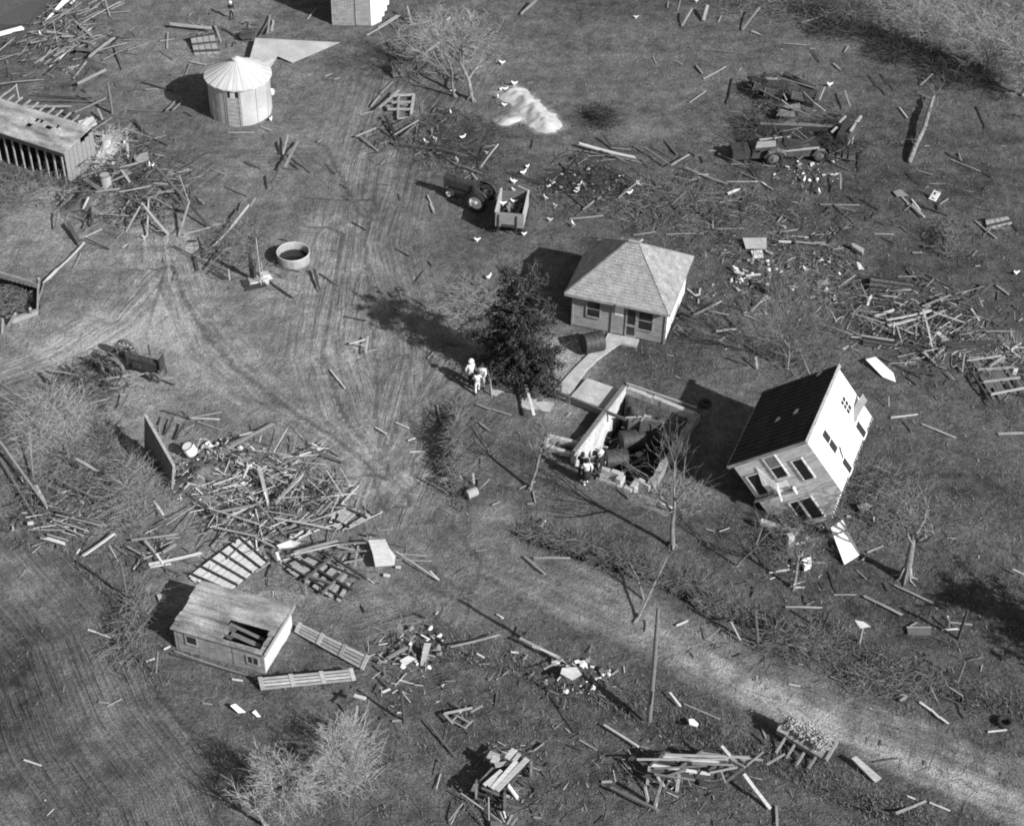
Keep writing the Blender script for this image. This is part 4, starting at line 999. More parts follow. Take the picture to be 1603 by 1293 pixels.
# privy seat
Q = [TG('D', 993, 1220, .06), TG('D', 1035, 1237, .06), TG('D', 1067, 1185, .5), TG('D', 1028, 1165, .5)]
c = sum(Q, Vector()) / 4; o = thing('privy_seat', c, 0, 'white two-hole privy seat board tilted on the grass', 'privy seat')
m = MB(); m.slab([q - c for q in Q], .06); m.build('board', 'white', o)
for u, v in ((.5, .3), (.5, .72)):
    p = (Q[0].lerp(Q[1], u)).lerp(Q[3].lerp(Q[2], u), v) - c; nrm = (Q[1] - Q[0]).cross(Q[3] - Q[0]).normalized()
    m = MB(); ax = (Q[1] - Q[0]).normalized(); ay = nrm.cross(ax); m.slab([p + nrm * .006 + ax * math.cos(t) * .13 + ay * math.sin(t) * .1 for t in np.linspace(0, 2 * math.pi, 17)[:-1]], .004, nrm); m.build('hole', 'dark', o)
# added dark panel in place of the shadow at the top left corner
o = thing('shadow_panel', TG('A', 150, 80), 0, 'dark added panel standing in for shadow, with white edging, at the top left corner', 'roof')
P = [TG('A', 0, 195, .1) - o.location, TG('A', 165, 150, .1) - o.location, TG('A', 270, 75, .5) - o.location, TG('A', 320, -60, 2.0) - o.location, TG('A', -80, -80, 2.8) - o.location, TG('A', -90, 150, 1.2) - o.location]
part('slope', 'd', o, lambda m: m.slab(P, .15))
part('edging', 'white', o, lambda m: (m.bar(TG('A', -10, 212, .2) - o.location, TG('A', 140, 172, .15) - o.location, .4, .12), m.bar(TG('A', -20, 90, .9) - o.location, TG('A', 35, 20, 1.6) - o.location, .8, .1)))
# stock pen at the left edge
o = thing('pen_fence', TG('E', 0, 560), 0, 'sunken pen fenced with pale rails at the left edge', 'fence')
part('rail', 'l', o, lambda m: (m.bar(TG('E', -40, 415, .35) - o.location, TG('E', 235, 495, .35) - o.location, .12, .25), m.bar(TG('E', 70, 715, .2) - o.location, TG('E', 228, 660, .2) - o.location, .2, .3), m.bar(TG('E', 235, 495, .25) - o.location, TG('E', 230, 665, .2) - o.location, .1, .1)))
for a, b, c__, d__ in ((50, 745, 95, 670), (10, 790, 14, 700), (235, 510, 238, 455), (185, 680, 185, 640)): part('post', 'l', o, lambda m: m.bar(TG('E', a, b, 0) - o.location, TG('E', c__, d__, .9) - o.location, .14, .14))
part('board_fence', 'm', o, lambda m: [m.bar(TG('E', -20 + 26 * i, 445 + 7 * i, -.4) - o.location, TG('E', -20 + 26 * i, 445 + 7 * i, .3) - o.location, .3, .05, (0, 1, 0)) for i in range(10)])

# ------------------------------------------------------------------ trees and brush
def limb(m, p, d, L, r, lev, prm, tw):
    """grow one limb; thick limbs go to m, twigs to tw"""
    n = 4 if lev < 2 else 3; pts = [p.copy()]; rad = [r]; q = p.copy(); dd = d.normalized()
    for i in range(n):
        dd = (dd + Vector((jit(prm['wig']), jit(prm['wig']), jit(prm['wig']) + prm['up'] * (1 if lev else .3)))).normalized()
        q = q + dd * (L / n); pts.append(q.copy()); rad.append(max(prm['rmin'], r * (1 - (i + 1) / n * (1 - prm['tap']))))
    (m if r > .022 else tw).tube(pts, rad, 7 if r > .08 else 5 if r > .03 else 3, cap=False)
    if lev >= prm['lev']: return
    k = prm['kids'][min(lev, len(prm['kids']) - 1)]
    for i in range(k):
        t = random.uniform(prm['from'] if lev == 0 else .25, 1.0) if i < k - 1 else 1.0
        j = min(int(t * n), n - 1); b = pts[j].lerp(pts[j + 1], t * n - j)
        base_d = (pts[j + 1] - pts[j]).normalized(); a = random.uniform(prm['spr'][0], prm['spr'][1]); ph = random.uniform(0, 2 * math.pi)
        s1 = base_d.cross(Vector((.3, .5, .8))).normalized(); s2 = base_d.cross(s1)
        nd = base_d * math.cos(a) + (s1 * math.cos(ph) + s2 * math.sin(ph)) * math.sin(a)
        limb(m, b, nd, L * prm['len'] * random.uniform(.7, 1.2), max(prm['rmin'], r * prm['rk'] * random.uniform(.75, 1.1) * (1 - .35 * t)), lev + 1, prm, tw)
BASE = dict(wig=.16, up=.04, rmin=.006, tap=.55, lev=4, kids=[5, 4, 4, 3], spr=(.35, .95), len=.62, rk=.6)
BASE['from'] = .45
def bare_tree(name, px, py, h, r, seed, label, lean=(0, 0, 1), barkm='bark', twigm='twig', cat='tree', group=None, **kw):
    random.seed(seed); o = thing(name, G(px, py), 0, label, cat, group); p = dict(BASE); p.update(kw)
    m, tw = MB(), MB(); limb(m, Vector((0, 0, -.1)), Vector(lean), h, r, 0, p, tw)
    for i in range(4): a = i * 1.6 + jit(.4); m.tube([Vector((math.cos(a) * r * 2.2, math.sin(a) * r * 2.2, -.08)), Vector((math.cos(a) * r * .6, math.sin(a) * r * .6, r * 1.6))], [r * .25, r * .5], 5)
    m.build('trunk', barkm, o, smooth=True); tw.build('crown', twigm, o); return o
GT = 'bare trees of the farmyard'
bare_tree('bare_tree', 1053, 856, 3.3, .13, 21, 'tall bare tree with a forked trunk standing right in front of the open cellar', (.02, .05, 1), group=GT, kids=[5, 4, 4, 3], len=.72, lev=4, up=.03, **{'from': .5})
bare_tree('bare_tree', 1153, 886, 2.3, .07, 22, 'thin bare sapling tree left of the porch beam of the tipped house', (.06, .0, 1), group=GT, kids=[3, 3, 3], len=.7, lev=3, spr=(.2, .6))
bare_tree('bare_tree', 1241, 921, 2.0, .1, 23, 'small bare tree with bushy top before the tipped house', (.03, .15, 1), group=GT, kids=[5, 5, 4, 3], len=.62, lev=4, spr=(.4, 1.1), **{'from': .6})
bare_tree('bare_tree', 830, 766, 2.4, .1, 24, 'slender bare tree left of the open cellar', (.06, .1, 1), group=GT, kids=[4, 4, 4, 3], len=.66, lev=4, rmin=.007)
bare_tree('bare_tree', 738, 158, 2.9, .17, 25, 'wide pale bare tree near the top, its twigs filling the crown', (-.02, 0, 1), twigm='paletwig', group=GT, kids=[6, 5, 5, 6], len=.72, lev=4, spr=(.3, 1.1), wig=.28, up=.02, rmin=.008, **{'from': .45})
bare_tree('bare_tree', 712, 152, 2.6, .11, 26, 'second bare stem beside the wide tree near the top', (-.3, .1, 1), twigm='paletwig', group=GT, kids=[5, 4, 4, 4], len=.75, lev=4, wig=.28, rmin=.008)
bare_tree('bare_tree', 1232, 578, 1.9, .08, 27, 'hazy many-stemmed bush tree behind the tipped house', (0, .1, 1), twigm='twig', group=GT, kids=[9, 6, 5, 4], len=.85, lev=4, spr=(.2, .9), up=.06, rmin=.007, **{'from': .05})
bare_tree('bare_tree', 452, 1240, 1.55, .12, 28, 'big pale bushy tree at the bottom with twiggy crown', (.25, .0, 1), twigm='whitetwig', group=GT, kids=[7, 6, 6, 6], len=.72, lev=4, spr=(.3, 1.1), wig=.28, up=.03, rmin=.006, **{'from': .3})
bare_tree('bare_tree', 535, 1205, 1.0, .06, 38, 'pale dry bush right beside the big bushy bottom tree', (.2, .1, 1), twigm='whitetwig', group=GT, kids=[9, 7, 7, 6], len=.75, lev=4, spr=(.3, 1.2), wig=.28, up=.03, rmin=.006, **{'from': .05})
bare_tree('bare_tree', 415, 1292, 1.3, .09, 29, 'bare branchy tree at the bottom edge left of the pale bushy one', (-.2, 0, 1), twigm='whitetwig', group=GT, kids=[6, 4, 4], len=.7, lev=3, spr=(.3, .9))
bare_tree('bare_tree', 1600, 150, 1.7, .1, 30, 'pale dry tree at the right edge below the top corner', (.1, .1, 1), twigm='paletwig', group=GT, kids=[8, 5, 5, 4], len=.8, lev=4, spr=(.3, 1.0), rmin=.011, **{'from': .1})
if False: bare_tree('bare_tree', 1765, 985, 3.2, .28, 31, 'bare tree just past the right edge casting its shadow on the grass', (0, 0, 1), group=GT, kids=[9, 7, 6, 5], len=.75, lev=4, spr=(.3, 1.2), rmin=.022, **{'from': .4})
bare_tree('bare_tree', 400, 402, .01, .01, 32, 'x') if False else None
# stripped tree with split bark
random.seed(33)
st = thing('stripped_tree', G(1416, 906), 0, 'splintered stripped tree right of the tipped house, bark hanging at the foot', 'tree', GT)
m, tw = MB(), MB()
m.tube([(0, 0, -.1), (.02, .02, .8), (-.02, .05, 1.9), (0, .08, 2.9)], [.26, .19, .16, .11], 8)
for i in range(7): a = i * .9; m.tube([(math.cos(a) * .75, math.sin(a) * .6, -.05), (math.cos(a) * .3, math.sin(a) * .25, .12), (math.cos(a) * .17, math.sin(a) * .17, .8)], [.03, .07, .03], 5)
pm = dict(BASE); pm.update(lev=4, kids=[4, 4, 4, 3], len=.7, wig=.25, spr=(.5, 1.3), rmin=.009)
for d, z in (((-.8, .5, .35), 2.6), ((.7, .6, .3), 2.7), ((.1, .9, .5), 2.8), ((-.3, .2, .9), 2.9), ((.6, -.3, .5), 2.2), ((-.7, -.1, .5), 2.3)):
    limb(m, Vector((0, .06, z)), Vector(d), 1.6, .07, 1, pm, tw)
m.build('trunk', 'bark', st, smooth=True); tw.build('crown', 'twig', st)
part('bark_strip', 'p', st, lambda m: [m.bar((.1 + .06 * i, -.2, .0), (.05 + .05 * i, -.12, .9 + jit(.3)), .07, .03) for i in range(3)])
# fallen bare trunk in the right field
ft = thing('fallen_trunk', TG('D', 950, 790), 0, 'long bare fallen trunk lying in the upper right field', 'tree trunk')
m, tw = MB(), MB()
P = [TG('D', x, y, z) - ft.location for x, y, z in ((875, 995, .12), (915, 890, .35), (965, 790, .5), (990, 700, .55), (1020, 600, .5), (1035, 585, .5))]
m.tube(P, [.16, .17, .15, .14, .12, .08], 8)
for i in range(14): b = P[random.randint(1, 5)]; limb(m, b, Vector((jit(1), jit(1), .6 + jit(.5))), random.uniform(.5, 1.3), .03, 3, pm, tw)
m.build('trunk', 'bark', ft, smooth=True); tw.build('crown', 'twig', ft)

def twig_tangle(name, px, py, rx, ry, hz, n, seed, label, mat='paletwig', cat='brush pile', kind=None, r=.009, L=(.5, 1.4), group=None, upb=.3, z0=0):
    random.seed(seed); c = G(px, py); ax = (G(px + rx, py) - c).length; ay = (G(px, py - ry) - c).length; m = MB()
    for i in range(n):
        a = random.uniform(0, 2 * math.pi); q = math.sqrt(random.random()) * (.75 + .5 * random.random()); x, y = math.cos(a) * ax * q, math.sin(a) * ay * q
        z = z0 + hz * max(.02, 1 - q * q) * random.random(); d = Vector((jit(1), jit(1), random.uniform(-.3, 1) * upb * 2)).normalized(); l = random.uniform(*L)
        p = Vector((x, y, z)); k = Vector((jit(.3), jit(.3), jit(.25))) * l
        m.tube([p, p + d * l * .5 + k * .5, p + d * l + k * .2 - Vector((0, 0, .1 * l))], [r * 1.3, r, r * .6], 3, cap=False)
    o = m.build(name, mat, None, c); tag(o, label, cat, group, kind); return o
GB = 'piles of torn brush'
twig_tangle('brush_pile', 208, 770, 48, 48, 1.2, 1900, 41, 'grey tangled brush pile under the leaning wall panel', 'paletwig', group=GB, r=.009)
twig_tangle('brush_pile', 82, 655, 55, 45, .8, 2600, 42, 'wide pale brush pile at the left edge below the rusty tractor', 'whitetwig', group=GB, r=.008)
twig_tangle('brush_pile', 165, 690, 22, 24, .4, 200, 43, 'thin brush scatter just left of the leaning wall panel', 'twig', group=GB, r=.012)
twig_tangle('brush_pile', 712, 705, 9, 72, 1.5, 1500, 44, 'narrow brush hedge running down the yard left of the bare cellar tree', 'brush', group=GB, r=.012, L=(.4, 1.0))
twig_tangle('brush_pile', 942, 188, 22, 17, .9, 350, 45, 'small dark brush heap right of the white grain heap', 'd', group=GB, r=.014)
twig_tangle('brush_pile', 700, 70, 90, 50, .5, 900, 46, 'pale dry brush beneath the wide top tree', 'paletwig', group=GB, r=.014)
twig_tangle('brush_pile', 1250, 545, 80, 50, .6, 700, 47, 'thin hazy brush on the grass behind the tipped house', 'twig', group=GB, r=.009)
twig_tangle('brush_pile', 1485, 380, 18, 25, 1.1, 260, 48, 'lone grey bush in the right field', 'twig', group=GB, r=.012)
twig_tangle('brush_pile', 365, 385, 45, 35, .7, 300, 49, 'loose brush scatter left of the pump', 'brush', group=GB, r=.012)
twig_tangle('brush_pile', 530, 1190, 55, 50, .8, 1800, 50, 'pale dry brush under the bottom bushy tree', 'whitetwig', group=GB, r=.009)
twig_tangle('brush_pile', 1390, 790, 70, 60, .8, 500, 51, 'dark brush limbs around the stripped tree', 'brush', group=GB, r=.011)
twig_tangle('brush_pile', 1075, 780, 45, 28, .6, 420, 52, 'pale grass clump at the front corner of the open cellar', 'paletwig', group=GB, r=.008, L=(.3, .8))
twig_tangle('brush_pile', 205, 985, 25, 60, .8, 420, 53, 'weedy brush row left of the low coop', 'brush', group=GB, r=.012)
twig_tangle('brush_pile', 100, 760, 70, 60, .5, 500, 54, 'flattened brush below the wide pale pile on the left', 'brush', group=GB, r=.012)
twig_tangle('brush_pile', 1240, 850, 45, 40, .9, 450, 55, 'broken branches at the foot of the tipped house', 'twig', group=GB, r=.011)
twig_tangle('brush_pile', 745, 475, 45, 30, .5, 420, 57, 'pale weeds left of the dark juniper', 'paletwig', group=GB, r=.01)
twig_tangle('brush_pile', 1250, 1005, 75, 22, .5, 900, 58, 'dark dead brush along the road ditch left of the rag post', 'brush', group=GB, r=.01, L=(.3, 1.1))
twig_tangle('brush_pile', 1400, 1065, 90, 25, .35, 700, 59, 'low dead brush in the road ditch at the right', 'brush', group=GB, r=.009, L=(.3, .9))
for sx, sy_, ex, ey, hh_, lb in ((994, 976, 1048, 866, 2.6, 'thin bare sapling leaning across the ditch right of the road'), (1009, 940, 984, 878, 1.9, 'short broken sapling crossing the leaning one by the ditch'), (770, 622, 762, 575, 1.6, 'dark bare sapling right of the yard group')):
    random.seed(sx); b = G(sx, sy_); e = G(ex, ey, hh_ * .7); o = thing('sapling', b, 0, lb, 'sapling'); m, tw = MB(), MB(); d = e - b
    m.tube([(0, 0, -.1), d * .5 + Vector((.05, .05, .1)), d], [.06, .045, .02], 6)
    for i in range(7): limb(m, d * random.uniform(.4, 1), Vector((jit(1), jit(1), .6)), random.uniform(.4, .9), .02, 3, dict(BASE, rmin=.008), tw)
    m.build('trunk', 'bark', o); tw.build('crown', 'twig', o)
for i, (px, py, rx, ry, n) in enumerate(((1320, 50, 60, 16, 700), (1415, 85, 60, 20, 800), (1500, 118, 60, 22, 800))):
    twig_tangle('brush_pile', px, py, rx, ry, .9, n, 160 + i, 'dark dead brush and painted shadow band under the pale top right hedge, ' + ('left end', 'middle stretch', 'right end')[i], 'd', group=GB, r=.013)  # brush darkened so its tone also carries the hedge's shadow band
twig_tangle('brush_pile', 1205, 150, 45, 22, .7, 380, 170, 'dark torn branches over the broken machine', 'd', group=GB, r=.014)
twig_tangle('brush_pile', 1190, 210, 40, 30, .6, 420, 171, 'dark tangled wreckage at the nose of the crushed car', 'd', group=GB, r=.016)
twig_tangle('brush_pile', 1310, 225, 38, 28, .6, 380, 172, 'dark tangled wreckage right of the crushed car', 'd', group=GB, r=.016)
twig_tangle('brush_pile', 920, 290, 70, 26, .4, 420, 173, 'dark tangled branches beyond the box wagon', 'd', group=GB, r=.014)
# hedge brush at the top right
random.seed(60)
for i, (px, py, rx, ry, h, n, mt) in enumerate(((1300, 18, 90, 24, .9, 900, 'twig'), (1450, 30, 90, 32, 1.0, 1100, 'paletwig'), (1560, 65, 60, 45, 1.0, 900, 'paletwig'), (1180, 12, 70, 14, .7, 400, 'brush'), (1590, 20, 60, 30, 1.0, 700, 'paletwig'))):
    twig_tangle('hedge', px, py, rx, ry, h, n, 61 + i, ['pale hedge brush beyond the upper right field, leftmost of its row', 'pale hedge brush in the middle of the top right row', 'pale hedge brush nearest the right edge', 'low dark hedge brush at the top edge left of the pale row', 'pale hedge brush in the very top right corner'][i], mt, 'hedge', r=.011, group='hedge row at the top right')
bare_tree('bare_tree', 1440, 70, 1.5, .08, 71, 'bare hedge tree in the middle of the top right brush', (0, 0, 1), twigm='paletwig', group=GT, kids=[8, 6, 5, 4], len=.85, lev=4, spr=(.3, 1.1), rmin=.009, wig=.28, **{'from': .1})
bare_tree('bare_tree', 1330, 42, 1.4, .08, 72, 'bare hedge tree left in the top right brush', (0, 0, 1), twigm='twig', group=GT, kids=[8, 6, 5, 4], len=.85, lev=4, spr=(.3, 1.1), rmin=.009, wig=.28, **{'from': .1})
bare_tree('bare_tree', 1545, 110, 1.5, .08, 73, 'bare hedge tree at the right end of the top right brush', (0, 0, 1), twigm='paletwig', group=GT, kids=[8, 6, 5, 4], len=.85, lev=4, spr=(.3, 1.1), rmin=.009, wig=.28, **{'from': .1})

for i, (px, py) in enumerate(((850, 838), (905, 855), (960, 874), (1015, 893), (1070, 915), (1120, 945))):
    twig_tangle('brush_pile', px, py, 36, 10, .45, 360, 190 + i, 'dark dead hedge brush along the far road ditch, ' + ('leftmost clump', 'second clump from the left', 'third clump from the left', 'fourth clump from the left', 'fifth clump from the left', 'clump by the leaning sapling')[i], 'brush', group=GB, r=.009, L=(.35, 1.0))
for i, (px, py, rx, ry, hz, n, mt, lb) in enumerate(((1430, 500, 110, 50, .3, 300, 'd', 'dark torn twigs among the boards right of the cottage'), (1270, 440, 110, 50, .25, 500, 'brush', 'grey torn twigs among the small debris right of the cottage'), (420, 790, 110, 55, .3, 260, 'd', 'dark twigs tangled through the left rubble heap'),
        (200, 300, 120, 50, .4, 380, 'd', 'dark twigs tangled through the upper left rubble'), (720, 225, 80, 40, .4, 500, 'd', 'dark twigs beside the lattice gate'), (1090, 330, 140, 45, .3, 1000, 'brush', 'grey torn twigs beyond the cottage'), (15, 462, 45, 30, .4, 500, 'brush', 'dead brush filling the sunken pen at the left edge'),
        (1560, 560, 60, 50, .3, 300, 'brush', 'torn twigs around the slatted roof frame'), (140, 600, 60, 35, .5, 450, 'd', 'dark broken branches before the rusty tractor'))):
    twig_tangle('brush_pile', px, py, rx, ry, hz, n, 210 + i, lb, mt, group=GB, r=.011, L=(.4, 1.6), upb=.15, z0=-.6 if px == 15 else 0)

# ditch-side weeds (nobody could count them)
random.seed(5)
wp = []
for pts, n, w in ([((830, 822), (930, 858), (1030, 888), (1110, 935), (1300, 1000), (1420, 1045), (1640, 1120)), 6000, .55], [((640, 985), (800, 1030), (900, 1065), (1010, 1105), (1180, 1170), (1340, 1240), (1480, 1300)), 6000, .9],
                  [((1180, 985), (1300, 1030), (1420, 1080)), 2600, .8], [((20, 720), (75, 830), (200, 960), (250, 1080)), 2500, .6], [((640, 240), (760, 290), (880, 330)), 1200, .8], [((850, 300), (1000, 330), (1130, 380)), 2500, 1.5],
                  [((1130, 460), (1250, 480), (1380, 520)), 2500, 1.8]):
    P = gp(*pts); seg = np.hypot(*(P[1:] - P[:-1]).T); cs = np.concatenate([[0], np.cumsum(seg)]) / seg.sum()
    for _ in range(n):
        t = random.random(); i = min(np.searchsorted(cs, t, 'right') - 1, len(seg) - 1); f_ = (t - cs[i]) / (cs[i + 1] - cs[i]); p = P[i] * (1 - f_) + P[i + 1] * f_
        x, y = p[0] + random.gauss(0, w * .5), p[1] + random.gauss(0, w * .5); wp.append((x, y, gz(x, y) - .02))
wp = np.array(wp)
o = flat_tris('ditch_weeds', blades(0, .08, .26, .018, wp), 'brush'); tag(o, 'dry weeds standing along the road ditches and debris', 'weeds', kind='stuff')

# junipers
def juniper(px, py, h, rad, seed, label, shape):
    random.seed(seed); o = thing('juniper', G(px, py), 0, label, 'tree', 'dark junipers by the cottage')
    m = MB(); m.tube([(0, 0, -.1), (.05, .1, h * .5), (0, .15, h * .9)], [.17, .11, .03], 7); V = []
    nb = int(64 * h / 5)
    for i in range(nb):
        t = random.uniform(.06, 1.0); a = random.uniform(0, 2 * math.pi); L = rad * shape(t) * random.uniform(.3, 1.35); z = h * t
        p = Vector((.05, .1 * t, z * .92)); q = p + Vector((math.cos(a) * L, math.sin(a) * L, random.uniform(-.3, .6) * L * .7)); m.tube([p, q], [.035, .012], 4, cap=False)
        for j in range(17):
            s = random.uniform(.3, 1.1); c = p.lerp(q, s) + Vector((jit(1), jit(1), jit(1))) * .22
            for k in range(7):
                d = Vector((random.gauss(0, 1), random.gauss(0, 1), random.gauss(.3, 1))).normalized(); sd_ = d.cross(Vector((jit(1), jit(1), jit(1)))).normalized()
                b = c + Vector((jit(.12), jit(.12), jit(.12))); l = random.uniform(.14, .3); V.append((b - sd_ * .04, b + sd_ * .04, b + d * l))
    m.build('trunk', 'bark', o)
    me = flat_tris('crown', np.array([[tuple(v) for v in t] for t in V]), 'needle'); me.parent = o; return o
juniper(810, 592, 7.2, 2.2, 81, 'tall ragged dark juniper left of the cottage', lambda t: (1.0 - .45 * t) * (.55 + .6 * abs(math.sin(t * 9))))
juniper(846, 607, 2.5, 1.35, 82, 'short wide dark juniper nearer the walk to the cottage', lambda t: 1.05 - .5 * t)
juniper(780, 578, 4.4, 1.1, 83, 'narrow dark juniper on the left of the tall one', lambda t: 1.0 - .6 * t)

juniper(1800, 1085, 6.6, 2.9, 84, 'dark evergreen just past the right edge shading the grass', lambda t: 1.0 - .5 * t)
twig_tangle('brush_pile', 170, 240, 26, 30, 1.1, 500, 180, 'pale loose hay tangled at the end of the open shed', 'straw', group=GB, r=.012)
twig_tangle('brush_pile', 45, 298, 65, 24, .5, 500, 181, 'dry weeds on the earth bank before the open shed', 'brush', group=GB, r=.011)
# white grain heap, straw-covered feeder, rubble mounds
def mound(name, px, py, rx, ry, hz, mat, label, cat, seed, lobes=None, kind=None):
    c = G(px, py); ax = (G(px + rx, py) - c).length; ay = (G(px, py - ry) - c).length; m = MB(); n1, n2 = 40, 14
    for i in range(n2 + 1):
        for j in range(n1):
            t = 2 * math.pi * j / n1; q = i / n2; wob = 1 + .35 * mnoise.noise(Vector((math.cos(t) * 1.3 + seed, math.sin(t) * 1.3, seed)))
            x, y = math.cos(t) * ax * q * wob, math.sin(t) * ay * q * wob
            z = hz * (1 - q * q) ** 1.2 * (1 + .7 * mnoise.noise(Vector((x * 1.3 + seed, y * 1.3, 3)))) + .06 * mnoise.noise(Vector((x * 5, y * 5, seed))) - (.08 if i == n2 else 0)
            m.v.append((x, y, z + .02))
    for i in range(n2):
        for j in range(n1): m.f.append((i * n1 + j, i * n1 + (j + 1) % n1, (i + 1) * n1 + (j + 1) % n1, (i + 1) * n1 + j))
    o = m.build(name, mat, None, c, smooth=True); tag(o, label, cat, None, kind); return o
def ridge(name, pts, wd, hz, mat, label, cat):
    P = gp(*pts); c = Vector((P[:, 0].mean(), P[:, 1].mean(), 0)); st_ = .14; r = wd * 1.6
    xs = np.arange(P[:, 0].min() - r, P[:, 0].max() + r, st_); ys = np.arange(P[:, 1].min() - r, P[:, 1].max() + r, st_); X, Y = np.meshgrid(xs, ys)
    d, off, arc = polydist(X, Y, P); e = 1 - d / wd + 1.1 * (fbm(X * 1.1, Y * 1.1, 4, 91) - .5)
    Z = hz * np.clip(e, -.4, 1) * (.7 + .6 * fbm(X * 2, Y * 2, 3, 5)) + .1 * (fbm(X * 4, Y * 4, 2, 6) - .5) * np.clip(e + .3, 0, 1) + .03
    m = MB(); ny, nx = X.shape; m.v = [(float(x - c.x), float(y - c.y), float(z)) for x, y, z in zip(X.ravel(), Y.ravel(), Z.ravel())]
    m.f = [(j * nx + i, j * nx + i + 1, (j + 1) * nx + i + 1, (j + 1) * nx + i) for j in range(ny - 1) for i in range(nx - 1) if e[j:j + 2, i:i + 2].max() > -.1]
    used = sorted({k for q in m.f for k in q}); mp = {k: i for i, k in enumerate(used)}; m.v = [m.v[k] for k in used]; m.f = [tuple(mp[k] for k in q) for q in m.f]
    o = m.build(name, mat, None, c, smooth=True); tag(o, label, cat)
ridge('grain_heap', ((803, 149), (818, 160), (836, 174), (856, 199)), .95, .42, 'grain', 'long white heap of spilled grain right of the wide top tree', 'heap')
ridge('grain_heap', ((793, 190), (808, 188)), .45, .2, 'grain', 'small faint grain heap at the lower left of the long one', 'heap')
mound('straw_heap', 166, 240, 20, 24, .9, 'straw', 'pale straw heap spilling from the end of the open shed', 'heap', 12)
mound('earth_bank', 50, 300, 60, 18, .4, 'soil', 'rounded earth bank in front of the open shed', 'bank', 15)
mound('rubbish_heap', 320, 755, 55, 40, .45, 'soil', 'low heap of mixed household rubbish right of the leaning wall panel', 'heap', 21)
mound('rubble_heap', 150, 320, 55, 28, .5, 'soil', 'dark earth and rubble heap below the end of the open shed', 'heap', 25)
# straw-covered tipped feeder at the road
fd = thing('straw_feeder', TG('V', 240, 760), 0, 'straw-covered feeder tipped on its side, four legs sticking out, by the road', 'feeder')
L_ = lambda x, y, z=0: TG('V', x, y, z) - fd.location
part('deck', 'l', fd, lambda m: (m.slab([L_(60, 712, .55), L_(360, 895, .55), L_(430, 770, .95), L_(130, 620, .95)], .12), m.bar(L_(60, 712, .4), L_(360, 895, .4), .1, .3), m.bar(L_(360, 895, .5), L_(430, 775, .85), .1, .3)))
random.seed(90); m = MB()
for i in range(900):
    u, v = random.random() ** .8 * .95, random.random(); p = L_(130, 640, .95).lerp(L_(420, 790, .95), u).lerp(L_(100, 700, .6).lerp(L_(330, 860, .6), u), v * .8) + Vector((jit(.1), jit(.1), random.uniform(.05, .3)))
    m.bar(p, p + Vector((jit(.22), jit(.22), jit(.08))), .035, .02)
m.build('straw', 'straw', fd)
for a, b, c_x, d_ in ((115, 755, 55, 850), (185, 775, 120, 880), (228, 845, 185, 915), (305, 865, 253, 940)): part('leg', 'l', fd, lambda m: m.bar(L_(a, b, .45), L_(c_x, d_, .02), .09, .09))
part('side_board', 'l', fd, lambda m: m.slab([L_(62, 712, .62), L_(85, 660, .8), L_(150, 690, .8), L_(130, 745, .62)], .05))

